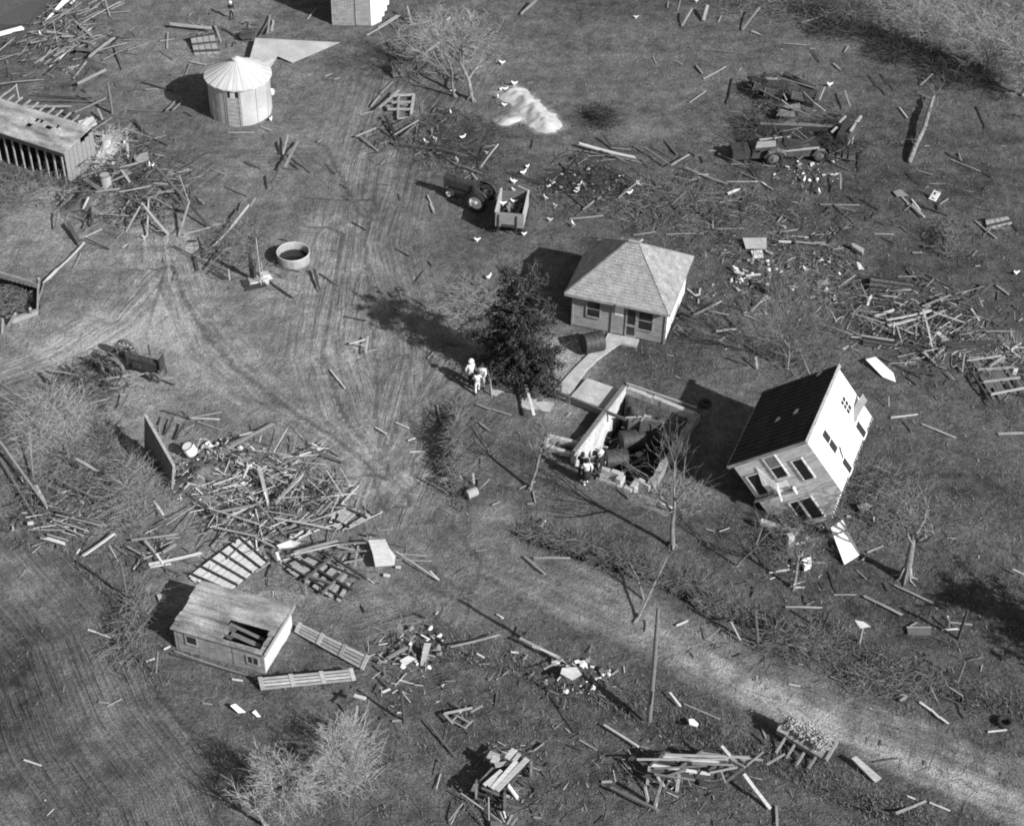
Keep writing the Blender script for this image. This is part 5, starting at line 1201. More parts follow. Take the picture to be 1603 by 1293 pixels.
# ------------------------------------------------------------------ tractors
def wheel(parent, x, y, r, w=.1, spokes=10, axis='y', name='wheel', mat='m'):
    def f(m):
        m.lathe([(r - .07, -w / 2), (r, -w / 2), (r, w / 2), (r - .07, w / 2), (r - .07, -w / 2)], 26, axis, (x, y, r), cap=False)
        for k in range(spokes):
            a = 2 * math.pi * k / spokes; e = {'y': (math.cos(a) * (r - .05), 0, math.sin(a) * (r - .05)), 'x': (0, math.cos(a) * (r - .05), math.sin(a) * (r - .05))}[axis]
            m.bar((x, y, r), Vector((x, y, r)) + Vector(e), .05, .05)
        m.lathe([(.1, -w * .9), (.1, w * .9)], 10, axis, (x, y, r))
    return part(name, mat, parent, f)
def tractor(front, rear, label, pale_rims, steel=False):
    f0, r0 = G(*front), G(*rear); o = thing('tractor', r0, ang(r0, f0), label, 'tractor', 'old row-crop tractors')
    wb = (f0 - r0).length; wb = max(wb, 2.0); rr, fr = .66, .34; tw_ = .78
    part('engine_hood', 'iron', o, lambda m: (m.box(.45, wb + .25, -.24, .24, .92, 1.32), m.tube([(.45, 0, 1.3), (wb + .25, 0, 1.3)], .23, 10), m.box(.3, .5, -.3, .3, .85, 1.45)) if not steel else (m.tube([(.6, 0, 1.05), (wb + .1, 0, 1.0)], .2, 12), m.box(.5, .62, -.24, .24, .8, 1.3)))
    part('engine_block', 'iron', o, lambda m: (m.box(.5, wb + .1, -.17, .17, .45, .94), m.box(-.35, .55, -.2, .2, .42, .9), m.box(.9, 1.3, -.28, -.16, .6, .85)))
    part('grille', 'iron', o, lambda m: (m.box(wb + .252, wb + .34, -.25, .25, .7, 1.5)))
    part('axle', 'iron', o, lambda m: (m.tube([(0, -tw_, rr), (0, tw_, rr)], .09, 8), m.box(wb - .08, wb + .08, -.09, .09, .25, .7), m.tube([(wb, -.32, fr), (wb, .32, fr)], .05, 6)))
    part('exhaust', 'iron', o, lambda m: m.tube([(wb - .4, .08, 1.4), (wb - .4, .08, 2.05)], .04, 7))
    part('seat', 'iron', o, lambda m: (m.lathe([(.02, .99), (.2, 1.0), (.24, 1.1), (.22, 1.12), (.18, 1.03)], 12, c=(-.35, 0, 0)), m.bar((-.1, 0, .85), (-.4, 0, 1.0), .08, .05)))
    sw2 = part('steering_wheel', 'iron', o, lambda m: (m.torus((.08, 0, 1.42), .2, .02, 'z', 18, 5), m.bar((.08, -.2, 1.42), (.08, .2, 1.42), .03, .02), m.tube([(.08, 0, 1.42), (.4, 0, 1.3)], .02, 5)))
    if steel:
        for sgn in (-1, 1):
            wheel(o, 0, sgn * tw_, .68, .2, 12, 'y', 'rear_wheel', 'rust'); wheel(o, wb, sgn * .42, .34, .1, 8, 'y', 'front_wheel', 'rust')
        part('pipe_frame', 'rust', o, lambda m: (m.tube([(-.5, -.4, .5), (-.5, .4, .5)], .04, 6), m.tube([(.2, -.35, .9), (-.4, -.3, 1.3), (-.6, -.3, .9)], .03, 5), m.tube([(.2, .35, .9), (-.4, .3, 1.35), (-.6, .3, .9)], .03, 5), m.bar((wb + .2, -.3, .5), (wb + .2, .3, .5), .08, .5)))
        return o
    for sgn in (-1, 1):
        w = part('rear_wheel', 'tyre', o, lambda m: (m.torus((0, sgn * tw_, rr), rr - .13, .13, 'y', 32, 10), [m.bar((math.cos(a) * rr, sgn * tw_ - .12, rr + math.sin(a) * rr), (math.cos(a + .12) * rr, sgn * tw_ + .12, rr + math.sin(a + .12) * rr), .05, .05) for a in np.linspace(0, 2 * math.pi, 25)[:-1]]))
        part('rim', 'white' if pale_rims else 'rust', w, lambda m: (m.lathe([(rr - .24, -.06), (rr - .2, .06), (rr - .28, .02), (.12, .01), (.12, .08), (0.001, .09)] if sgn > 0 else [(0.001, -.09), (.12, -.08), (.12, -.01), (rr - .28, -.02), (rr - .2, -.06), (rr - .24, .06)], 28, 'y', (0, sgn * tw_, rr), cap=False)))
        fw_ = part('front_wheel', 'tyre', o, lambda m: m.torus((wb, sgn * .2, fr), fr - .09, .085, 'y', 24, 8))
        part('rim', 'white' if pale_rims else 'rust', fw_, lambda m: m.lathe([(fr - .15, -.05), (fr - .14, .05), (.06, .03), (0.001, .07)] if sgn > 0 else [(0.001, -.07), (.06, -.03), (fr - .14, -.05), (fr - .15, .05)], 20, 'y', (wb, sgn * .2, fr), cap=False))
        part('fender', 'iron', o, lambda m: [m.slab([(math.cos(a) * (rr + .07), sgn * (tw_ - .32), rr + math.sin(a) * (rr + .07)), (math.cos(a) * (rr + .07), sgn * (tw_ - .12), rr + math.sin(a) * (rr + .07)), (math.cos(a + .26) * (rr + .07), sgn * (tw_ - .12), rr + math.sin(a + .26) * (rr + .07)), (math.cos(a + .26) * (rr + .07), sgn * (tw_ - .32), rr + math.sin(a + .26) * (rr + .07))], .02) for a in np.arange(1.2, 2.8, .26)])
    return o
tractor((705.5, 308), (754, 322), 'tractor with bright white wheel discs hitched in front of the parked wagon', True)
tractor((249, 592), (190, 578), 'dark rusty steel-wheeled tractor standing by the brush at left', False, True)

# ------------------------------------------------------------------ wagons and wrecks
a, b = G(775, 368), G(819, 372)
wag = thing('wagon', a, ang(a, b), 'parked box wagon with bright rim and two loads inside, behind the yard tractor', 'wagon')
ww = (b - a).length * 1.0; wl_ = 2.55; z0, z1w = .62, 1.62
part('side_board', 'l', wag, lambda m: m.box(0, .06, .07, wl_ - .07, z0, z1w)); part('side_board', 'l', wag, lambda m: m.box(ww - .06, ww, .07, wl_ - .07, z0, z1w))
part('tail_board', 'l', wag, lambda m: [m.box(0 + jit(.01), ww + jit(.01), jit(.012), .06, z0 + .33 * i + .008, z0 + .33 * (i + 1) - .008) for i in range(3)])
part('head_board', 'm', wag, lambda m: m.box(0, ww, wl_ - .06, wl_, z0, z1w - .1))
part('top_rail', 'p', wag, lambda m: (m.box(-.04, .08, -.02, wl_, z1w + .004, z1w + .06), m.box(ww - .08, ww + .04, -.02, wl_, z1w + .004, z1w + .06), m.bar((ww * .55, wl_ + .5, z1w - .05), (ww, wl_ - .05, z1w + .03), .1, .06)))
part('floor', 'd', wag, lambda m: m.box(.06, ww - .06, .06, wl_ - .06, z0, z0 + .06))
part('stake', 'd', wag, lambda m: [m.box(x - .035, x + .035, -.06, -.005, .3, z1w - .15) for x in (ww * .12, ww * .75)] + [m.box(ww * .25, ww * .7, -.05, -.004, z0 + .05, z0 + .2)])
part('running_gear', 'iron', wag, lambda m: (m.box(.1, ww - .1, .3, .42, .4, .6), m.box(.1, ww - .1, wl_ - .5, wl_ - .38, .4, .6), m.bar((ww / 2, .3, .48), (ww / 2, wl_ + 1.2, .42), .1, .1)))
for x in (.02, ww - .02):
    for y in (.4, wl_ - .45): wheel(wag, x, y, .33, .1, 8, 'x', mat='iron')
part('shoveled_load', 'm', wag, lambda m: [m.bar((random.uniform(.2, ww - .2), random.uniform(.4, wl_ - .4), z0 + .15), (random.uniform(.2, ww - .2), random.uniform(.4, wl_ - .4), z0 + .5), .16, .06) for _ in range(12)])
# loaded hayrack at the bottom
hr = thing('hayrack', TG('i', 450, 440), 0, 'wrecked hayrack loaded with long pale planks at the bottom right', 'wagon')
hL = lambda x, y, z=0: TG('i', x, y, z) - hr.location
BR = [(155, 288, 760, 290, .12, 'l'), (330, 272, 700, 312, .2, 'p'), (340, 258, 900, 275, .16, 'p'), (250, 325, 640, 385, .2, 'p'), (560, 250, 910, 295, .32, 'l'), (520, 315, 790, 325, .1, 'l'), (640, 375, 820, 340, .1, 'l'), (760, 265, 990, 295, .12, 'l'), (270, 385, 540, 425, .1, 'm'), (880, 330, 990, 240, .1, 'l')]
for x0, y0, x1, y1, w, mt in BR: part('load_plank', {'p': 'l', 'l': 'l', 'm': 'm'}[mt] if w != .2 or y0 == 258 else 'p', hr, lambda m: m.bar(hL(x0, y0, 1.0 + jit(.14)), hL(x1, y1, 1.0 + jit(.16)), w * .68, .05))
for x0, y0, x1, y1 in ((270, 350, 620, 330), (300, 300, 560, 350), (420, 300, 800, 330), (500, 380, 780, 350), (640, 400, 760, 300), (780, 290, 870, 340), (880, 320, 800, 260), (190, 310, 260, 330), (170, 300, 200, 330), (700, 330, 740, 440), (540, 410, 580, 360)): part('broken_slat', random.choice('lmmd'), hr, lambda m: m.bar(hL(x0, y0, .85 + jit(.15)), hL(x1, y1, .85 + jit(.2)), .07, .04))
for x0, y0, x1, y1 in ((245, 330, 330, 255), (440, 345, 590, 230), (630, 365, 770, 250), (740, 440, 890, 320), (360, 400, 480, 355)): part('cross_bar', 'm', hr, lambda m: m.bar(hL(x0, y0, .92), hL(x1, y1, .95), .09, .09))
for x0, y0, x1, y1, w in ((240, 335, 225, 450, .12), (325, 430, 275, 590, .1), (210, 470, 230, 560, .16), (435, 390, 420, 500, .14), (290, 400, 350, 480, .08), (370, 430, 330, 500, .08)): part('leg', 'l', hr, lambda m: m.bar(hL(x0, y0, .9), hL(x1, y1, .05), w, .08))
part('bed', 'd', hr, lambda m: (m.slab([hL(200, 400, .72), hL(700, 410, .72), hL(800, 290, .72), hL(300, 290, .72)], .1), m.bar(hL(200, 380, .5), hL(760, 390, .5), .14, .14)))
for px, py in ((390, 440), (640, 430), (720, 420), (330, 330)):
    c = hL(px, py); wheel(hr, c.x, c.y, .45, .1, 10, 'y')
part('broken_shaft', 'p', hr, lambda m: (m.bar(hL(715, 200, 1.2), hL(770, 265, 1.05), .14, .07), m.bar(hL(860, 385, .9), hL(930, 480, .55), .16, .1), m.bar(hL(930, 480, .55), hL(1035, 615, .08), .16, .1)))
# plank-topped wagon
pw = thing('plank_wagon', TG('h', 720, 640), 0, 'broken wagon topped with wide bright planks at the bottom centre', 'wagon')
hL = lambda x, y, z=0: TG('h', x, y, z) - pw.location
for x0, y0, x1, y1, w in ((565, 575, 765, 405, .14), (620, 590, 830, 425, .17), (660, 615, 935, 300, .18), (705, 635, 1060, 270, .22), (830, 275, 915, 165, .26), (905, 300, 970, 215, .16)): part('load_plank', 'p', pw, lambda m: m.bar(hL(x0, y0, 1.0 + jit(.05)), hL(x1, y1, 1.0 + jit(.05)), w, .06))
for x0, y0, x1, y1, w, mt in ((690, 350, 930, 300, .2, 'l'), (615, 220, 730, 270, .38, 'l'), (650, 270, 740, 300, .36, 'l'), (840, 570, 950, 720, .16, 'p'), (665, 375, 470, 590, .07, 'm'), (540, 605, 740, 690, .1, 'm'), (470, 560, 430, 640, .12, 'm')): part('broken_board', mt, pw, lambda m: m.bar(hL(x0, y0, .85), hL(x1, y1, .8 if x0 != 840 else .1), w, .06))
part('bed', 'd', pw, lambda m: m.slab([hL(560, 600, .7), hL(760, 690, .7), hL(1040, 330, .7), hL(700, 260, .7)], .12))
for px, py in ((480, 690), (800, 820), (1100, 440)):
    c = hL(px, py); wheel(pw, c.x, c.y, .42, .1, 10, 'x')
part('axle', 'iron', pw, lambda m: (m.bar(hL(480, 660, .42), hL(800, 780, .42), .1, .1), m.bar(hL(640, 700, .42), hL(900, 400, .42), .1, .1)))
part('mud_board', 'm', pw, lambda m: m.slab([hL(640, 990, .15), hL(780, 1010, .15), hL(790, 1060, .15), hL(640, 1060, .15)], .08))
# wrecked car, dump box and machinery in the right field
wc = thing('wrecked_car', TG('d', 540, 1000), ang(TG('d', 300, 960), TG('d', 950, 940)), 'crushed pale old car with one wheel showing, in the upper right field', 'car')
wc.scale = (1.28, 1.2, 1.15)
wc_m = (Matrix.Translation(wc.location) @ wc.rotation_euler.to_matrix().to_4x4() @ Matrix.Diagonal((1.28, 1.2, 1.15, 1))).inverted()
part('hood_scrap', 'l', wc, lambda m: (m.slab([(-1.2, -.45, .9), (-.2, -.5, 1.02), (-.1, 0, 1.05), (-1.0, .1, .95)], .03), m.bar((.3, -.52, .72), (2.0, -.48, .82), .16, .05), m.bar((-.9, .2, 1.0), (.8, .6, .9), .08, .06)))
part('crushed_roof', 'iron', wc, lambda m: (m.slab([(-.1, -.5, .8), (1.2, -.6, .95), (1.5, .3, .75), (.1, .6, 1.0)], .04), m.slab([(-1.4, .2, .5), (-.4, .7, .9), (.4, 1.1, .5), (-1.0, .9, .3)], .04)))
part('body', 'iron', wc, lambda m: (m.hexa([(-1.4, -.55, .3), (2.0, -.5, .3), (2.0, .6, .3), (-1.4, .6, .3)], [(-1.3, -.5, .62), (2.1, -.4, .75), (2.1, .5, .7), (-1.3, .55, .66)]), m.hexa([(-1.3, -.4, .63), (.1, -.45, .63), (.1, .5, .66), (-1.3, .45, .66)], [(-1.0, -.3, .85), (-.1, -.3, 1.0), (-.1, .4, 1.0), (-1.0, .35, .9)])))
part('fender', 'rust', wc, lambda m: (m.tube([(-.75, -.72, .45), (-.55, -.75, .8), (-.2, -.75, .92), (.15, -.74, .8), (.3, -.7, .5)], [.05, .12, .15, .12, .06], 8), m.tube([(1.7, -.6, .4), (1.9, -.6, .75), (2.2, -.6, .72), (2.35, -.55, .4)], [.05, .1, .1, .05], 8)))
part('cowl', 'iron', wc, lambda m: (m.box(-2.3, -1.42, -.5, .5, .2, .7), m.slab([(-1.7, -.5, .72), (-2.4, -.4, .4), (-2.3, .5, .5), (-1.6, .5, .75)], .04)))
part('windscreen_frame', 'd', wc, lambda m: (m.bar((.3, -.4, .75), (.6, -.35, 1.25), .05, .05), m.bar((.6, -.35, 1.25), (.65, .4, 1.2), .05, .05), m.bar((.65, .4, 1.2), (.35, .5, .7), .05, .05), m.bar((.4, -.5, .8), (1.5, -.3, .95), .12, .1)))
w = part('wheel', 'tyre', wc, lambda m: m.torus((-.25, -.78, .42), .34, .08, 'y', 26, 8)); part('rim', 'm', w, lambda m: (m.lathe([(.28, -.04), (.28, .04), (.1, .0), (.08, -.06), (.001, -.07)], 20, 'y', (-.25, -.8, .42), cap=False), m.torus((-.25, -.82, .42), .12, .03, 'y', 16, 5)))
w = part('wheel', 'tyre', wc, lambda m: m.torus((2.1, -.6, .38), .3, .07, 'y', 24, 8)); part('rim', 'rust', w, lambda m: m.lathe([(.26, .03), (.1, 0), (.001, -.05)], 16, 'y', (2.1, -.6, .38), cap=False))
db = thing('dump_box', TG('d', 760, 850), ang(TG('d', 350, 800), TG('d', 1150, 830)), 'long dark wooden wagon box lying behind the crushed car', 'wagon')
part('box_side', 'd', db, lambda m: (m.hexa([(-2.5, -.05, 0), (2.4, -.05, 0), (2.4, .05, 0), (-2.5, .05, 0)], [(-2.4, -.2, .35), (2.3, -.1, .55), (2.3, 0, .55), (-2.4, -.1, .35)]), m.box(-2.5, 2.4, 1.0, 1.1, 0, .6)))
part('floor', 'd', db, lambda m: m.box(-2.45, 2.35, .052, .99, .05, .15)); part('rim_rail', 'm', db, lambda m: (m.box(-2.4, 2.4, .98, 1.12, .604, .66), m.box(-1.0, 2.3, 1.25, 1.9, .25, .31)))
eg = thing('wagon_end', TG('d', 1220, 870), -.5, 'upright dark wagon end frame with pale edges right of the crushed car', 'wagon')
part('end_board', 'd', eg, lambda m: m.hexa([(-.5, -.6, 0), (.5, -.6, 0), (.7, .9, 0), (-.5, .9, 0)], [(-.4, -.4, .8), (.3, -.4, .9), (.6, .9, 1.3), (-.4, .9, 1.2)]))
hL = lambda x, y, z=0: (eg.matrix_basis.inverted() @ TG('d', x, y, z))
eg_m = Matrix.Translation(eg.location) @ Matrix.Rotation(-.5, 4, 'Z')
hL = lambda x, y, z=0: eg_m.inverted() @ TG('d', x, y, z)
part('edge_board', 'l', eg, lambda m: (m.bar(hL(1290, 745, 1.1), hL(1400, 590, 1.3), .16, .1), m.bar(hL(1100, 755, 1.0), hL(1155, 700, 1.1), .14, .05), m.bar(hL(1180, 655, 1.2), hL(1245, 590, 1.25), .12, .05), m.bar(hL(1260, 890, .3), hL(1340, 720, .9), .1, .1), m.bar(hL(1300, 900, .2), hL(1330, 760, .8), .08, .08)))
part('crate', 'm', eg, lambda m: [m.bar(hL(1120 + 60 * i, 910 + 14 * i, .25), hL(1110 + 60 * i, 1000 + 10 * i, .25), .5, .05) for i in range(4)])
um = thing('broken_machine', TG('d', 650, 330), 0, 'dark broken farm machine under torn limbs beyond the crushed car', 'machine')
hL = lambda x, y, z=0: TG('d', x, y, z) - um.location
part('frame', 'iron', um, lambda m: (m.slab([hL(380, 330, .5), hL(920, 470, .3), hL(960, 330, .5), hL(480, 220, .7)], .4), m.bar(hL(620, 170, .9), hL(930, 320, .5), .4, .3), m.bar(hL(820, 200, 1.2), hL(825, 160, 1.4), .2, .2)))
for x0, y0, x1, y1, w, mt in ((540, 130, 610, 210, .06, 'm'), (600, 210, 930, 310, .07, 'l'), (380, 325, 600, 440, .09, 'm'), (600, 430, 700, 510, .1, 'l'), (700, 510, 870, 580, .08, 'l'), (820, 350, 930, 460, .06, 'l'), (930, 460, 1035, 540, .08, 'p'), (620, 370, 650, 430, .07, 'l'), (450, 215, 560, 215, .16, 'l'), (1035, 300, 980, 430, .07, 'l'), (370, 190, 380, 300, .1, 'm')): part('limb', mt, um, lambda m: m.bar(hL(x0, y0, .75), hL(x1, y1, .7), w, .06))
for px, py in ((420, 260), (560, 600)):
    c = hL(px, py); wheel(um, c.x, c.y, .4, .08, 10, 'x', mat='iron')
random.seed(404)
for host, mt, cx_, cy_, sp_ in ((um, 'iron', 520, 300, 150), (um, 'd', 700, 400, 160), (um, 'rust', 560, 560, 150), (um, 'iron', 880, 420, 120), (um, 'd', 420, 250, 90)):
    for _ in range(4):
        a_ = TG('d', cx_ + jit(sp_), cy_ + jit(sp_ * .4), .35 + abs(jit(.4))) - host.location; k_ = [a_ + Vector((jit(.7), jit(.5), jit(.35))) for _ in range(4)]
        part('torn_panel', mt, host, lambda m: m.slab([a_ + Vector((-.5 + jit(.2), -.3, jit(.25))), a_ + Vector((.5 + jit(.3), -.3 + jit(.2), jit(.3))), a_ + Vector((.5 + jit(.2), .35, jit(.35))), a_ + Vector((-.4, .3 + jit(.2), jit(.3)))], .04))
for x0, y0, x1, y1, w_, mt in ((330, 780, 520, 860, .16, 'd'), (420, 860, 640, 800, .1, 'l'), (520, 790, 780, 900, .12, 'm'), (700, 760, 860, 860, .08, 'm'), (380, 940, 620, 890, .1, 'd'), (760, 880, 930, 800, .14, 'd'), (650, 830, 740, 720, .06, 'm'), (740, 720, 870, 830, .06, 'm')):
    part('wreck_bar', mt, wc, lambda m: m.bar(wc_m @ TG('d', x0, y0, .95), wc_m @ TG('d', x1, y1, .75), w_, .06))
# tyres, barrels
def tyre(px, py, label, r=.36, flat_=True):
    m = MB(); m.torus((0, 0, .1 if flat_ else r), r - .1, .1, 'z' if flat_ else 'y', 26, 8); o = m.build('tyre', 'tyre', None, G(px, py)); tag(o, label, 'tyre'); return o
tyre(1104, 634, 'dark tyre lying in the shadow of the tipped house'); tyre(*tp('N', 232, 742), 'tyre lying in the middle of the left rubble heap'); tyre(*tp('V', 1445, 670), 'dark hoop lying in the ditch weeds at the right')
o = drum(928, 536, 1.05, .56, R(20), 0, 'large dark rusty drum lying beside the cottage front wall', 'iron', open_=True)
o = drum(*tp('g', 545, 400), 1.1, .35, 0, .2, 'dark upright oil barrel amid the small debris right of the cottage', 'iron'); o.rotation_euler = (0, R(90), 0)
o = drum(*tp('a', 455, 280), 1.0, .33, 0, .2, 'pale upright barrel at the end of the open shed', 'l'); o.rotation_euler = (0, R(90), 0)
o = drum(*tp('N', 1325, 515), .6, .24, .6, 0, 'small pale keg lying right of the brush hedge', 'l', 'keg', 'keg')
o = drum(*tp('e', 320, 245), .55, .3, 0, .25, 'round white water heater tank in the household rubbish heap', 'white', 'boiler', 'boiler'); o.rotation_euler = (0, R(70), .3)
for k, (t, x, y, lb) in enumerate((('B', 103, 580, 'white bucket standing right of the grain bin'), ('d', 0, 0, ''))):
    if lb: m = MB(); m.lathe([(.12, 0), (.17, .34), (.15, .34), (.11, .03)], 14); o = m.build('bucket', 'white', None, TG(t, x, y)); tag(o, lb, 'bucket')

# ------------------------------------------------------------------ people
def skin_mesh(name, chains, mat, parent, sub=1):
    """chains: list of [(point, radius), ...]; a chain may start with an int = index of an earlier vertex"""
    vs, es, rs = [], [], []
    for ch in chains:
        prev = None
        for it in ch:
            if isinstance(it, str): prev = names[it]; continue
            nm = None
            if len(it) == 3: p, r, nm = it
            else: p, r = it
            vs.append(tuple(p)); rs.append(r); i = len(vs) - 1
            if nm: names[nm] = i
            if prev is not None: es.append((prev, i))
            prev = i
    me = bpy.data.meshes.new(name); me.from_pydata(vs, es, []); o = bpy.data.objects.new(name, me); col.objects.link(o)
    md = o.modifiers.new('skin', 'SKIN'); md.use_smooth_shade = True
    me.skin_vertices.new() if not me.skin_vertices else None
    for i, r in enumerate(rs): me.skin_vertices[0].data[i].radius = (r, r); me.skin_vertices[0].data[i].use_root = (i == 0)
    if sub: sm = o.modifiers.new('sub', 'SUBSURF'); sm.levels = sm.render_levels = sub
    dg = bpy.context.evaluated_depsgraph_get(); ev = o.evaluated_get(dg); new = bpy.data.meshes.new_from_object(ev)
    o.modifiers.clear(); o.data = new; new.materials.clear(); new.materials.append(M[mat]); o.parent = parent; bpy.data.meshes.remove(me); return o
names = {}
def person(px, py, h, face, label, top, legs, hat=None, skirt=None, pose=(), group=None, stride=.1, bend=0, arms=((-.1, .05), (.1, .05)), coat=False):
    """face: heading (radians) of the front; built facing +X then turned"""
    names.clear(); s = h / 1.75; g = G(px, py); o = thing('person', g, face, label, 'person', group)
    V = lambda x, y, z: Vector((x * s, y * s, z * s))
    bx = bend
    hipz, shz, nkz, hdz = .93, 1.42, 1.5, 1.62
    SH = V(bx * .5, 0, shz); hd = V(bx * .8 + .02, 0, hdz - bx * .12)
    body = [[(V(0, 0, hipz), .13 * s, 'pelvis'), (V(bx * .2, 0, 1.12), .125 * s), (V(bx * .4, 0, 1.32), .145 * s, 'chest'), (V(bx * .62, 0, nkz - bx * .06), .058 * s, 'neck'), (V(bx * .75, 0, 1.56 - bx * .1), .075 * s), (hd, .098 * s, 'head'), (hd + V(0, 0, .09), .07 * s)],
            ['head', (hd + V(.105, 0, -.01), .022 * s)]]
    legs_c, arms_c, hands = [], [], []
    for sg, st_ in ((-1, stride), (1, -stride)):
        legs_c.append([(V(.0, sg * .1, .88), .1 * s), (V(st_ * .6 + .03, sg * .11, .5), .065 * s), (V(st_, sg * .11, .09), .045 * s), (V(st_ + .14, sg * .12, .035), .04 * s)])
        ax, az = arms[0 if sg < 0 else 1]
        el = SH + V(ax * .6 - .02, sg * .27, -.27 + az * .5); wr = SH + V(ax * 1.6 + .06, sg * (.27 - abs(ax) * .25), -.5 + az * 1.8)
        arms_c.append([(SH + V(0, sg * .17, -.02), .06 * s), (el, .045 * s), (wr, .032 * s, 'wr%d' % sg), (wr + (wr - el).normalized() * .09 * s, .03 * s, 'palm%d' % sg)])
        d = (wr - el).normalized(); sd_ = d.cross(Vector((0, 1, 0))).normalized()
        for k in range(4): b = wr + d * .1 * s + sd_ * (k - 1.5) * .022 * s; hands.append(['palm%d' % sg, (b, .009 * s), (b + d * (.05 + .008 * (k % 3)) * s + Vector((0, -sg * .012 * s, 0)), .008 * s), (b + d * .075 * s + Vector((0, -sg * .03 * s, 0)), .007 * s)])
        hands.append(['wr%d' % sg, (wr + d * .04 * s + sd_ * .045 * s, .011 * s), (wr + d * .09 * s + sd_ * .06 * s, .009 * s)])
    chains = list(body)
    for ch in legs_c: chains.append(['pelvis'] + ch)
    for ch in arms_c: chains.append(['chest'] + ch)
    chains += hands
    skin_mesh('body', chains, 'skin', o)
    names.clear(); gx = .018 * s
    shirt = [[(V(0, 0, .97 if not coat else .8), .155 * s + gx, 'a'), (V(bx * .2, 0, 1.14), .135 * s + gx), (V(bx * .4, 0, 1.33), .15 * s + gx, 'c'), (V(bx * .5, 0, 1.44), .1 * s + gx)]]
    for ch in arms_c: shirt.append(['c'] + [(p[0], p[1] + gx) for p in ch[:3]])
    skin_mesh('coat' if coat else 'shirt', shirt, top, o)
    names.clear()
    if skirt:
        part('skirt', skirt, o, lambda m: m.lathe([(.24 * s, .42 * s), (.26 * s, .43 * s), (.2 * s, .85 * s), (.15 * s, 1.02 * s), (.1 * s, 1.04 * s)], 18), True)
    else:
        tr = [[(V(0, 0, .99), .135 * s + gx, 'a'), (V(0, 0, .92), .14 * s + gx, 'h')]]
        for ch in legs_c: tr.append(['h'] + [(p[0], p[1] + gx) for p in ch[:3]])
        skin_mesh('trousers', tr, legs, o)
    names.clear()
    for sg, st_ in ((-1, stride), (1, -stride)): part('shoe', 'white' if skirt else 'cloth_d', o, lambda m: m.lathe([(.001, -.1), (.05, -.06), (.055, .06), (.04, .13), (.001, .16)], 10, 'x', (V(st_ + .04, sg * .115, .045)), cap=False))
    if hat: part('hat', hat, o, lambda m: m.lathe([(.17 * s, .055 * s), (.17 * s, .068 * s), (.105 * s, .072 * s), (.1 * s, .17 * s), (.04 * s, .19 * s)], 16, c=hd), True)
    else: part('hair', 'hair', o, lambda m: m.lathe([(.09 * s, -.1 * s), (.112 * s, -.02 * s), (.115 * s, .06 * s), (.08 * s, .14 * s), (.02 * s, .165 * s)], 14, c=hd - V(.025, 0, 0)), True)
    part('eye', 'cloth_d', o, lambda m: [m.box(hd.x + .088 * s, hd.x + .1 * s, hd.y + y_ - .012 * s, hd.y + y_ + .012 * s, hd.z + .005 * s, hd.z + .022 * s) for y_ in (-.035 * s, .035 * s)])
    return o
GP1, GP2 = 'people standing in the yard', 'people at the open cellar'
person(737, 603, 1.72, R(-60), 'man in pale cap and light shirt, dark trousers, at the back of the yard group', 'cloth_w', 'cloth_d', 'white', group=GP1)
person(754, 607, 1.62, R(-110), 'person in a light shirt half hidden in the middle of the yard group', 'cloth_w', 'cloth_l', None, group=GP1)
person(747, 615, 1.45, R(100), 'dark-haired person in white shirt and light trousers, nearest of the yard group', 'cloth_w', 'cloth_w', None, group=GP1, stride=.16, arms=((.15, .1), (.1, .05)))
person(917, 757, 1.66, R(110), 'woman in a pale coat and dark skirt standing with her back turned by the cellar', 'cloth_w', 'cloth_d', None, skirt='cloth_d', group=GP2, coat=True)
person(938, 747, 1.75, R(130), 'man in dark clothes and pale hat at the cellar corner', 'cloth_d', 'cloth_d', 'white', group=GP2, coat=True)
person(910, 748, 1.68, R(60), 'dark-haired person in black behind the woman in the pale coat', 'cloth_d', 'cloth_d', None, group=GP2)
person(928, 744, 1.6, R(90), 'person in grey between the woman in the pale coat and the dark-clothed man', 'cloth_l', 'cloth_d', None, group=GP2, arms=((.25, .2), (.25, .2)))
person(363, 30, 1.35, R(-90), 'person in black with pale head standing alone at the top left', 'cloth_d', 'cloth_d', 'white')

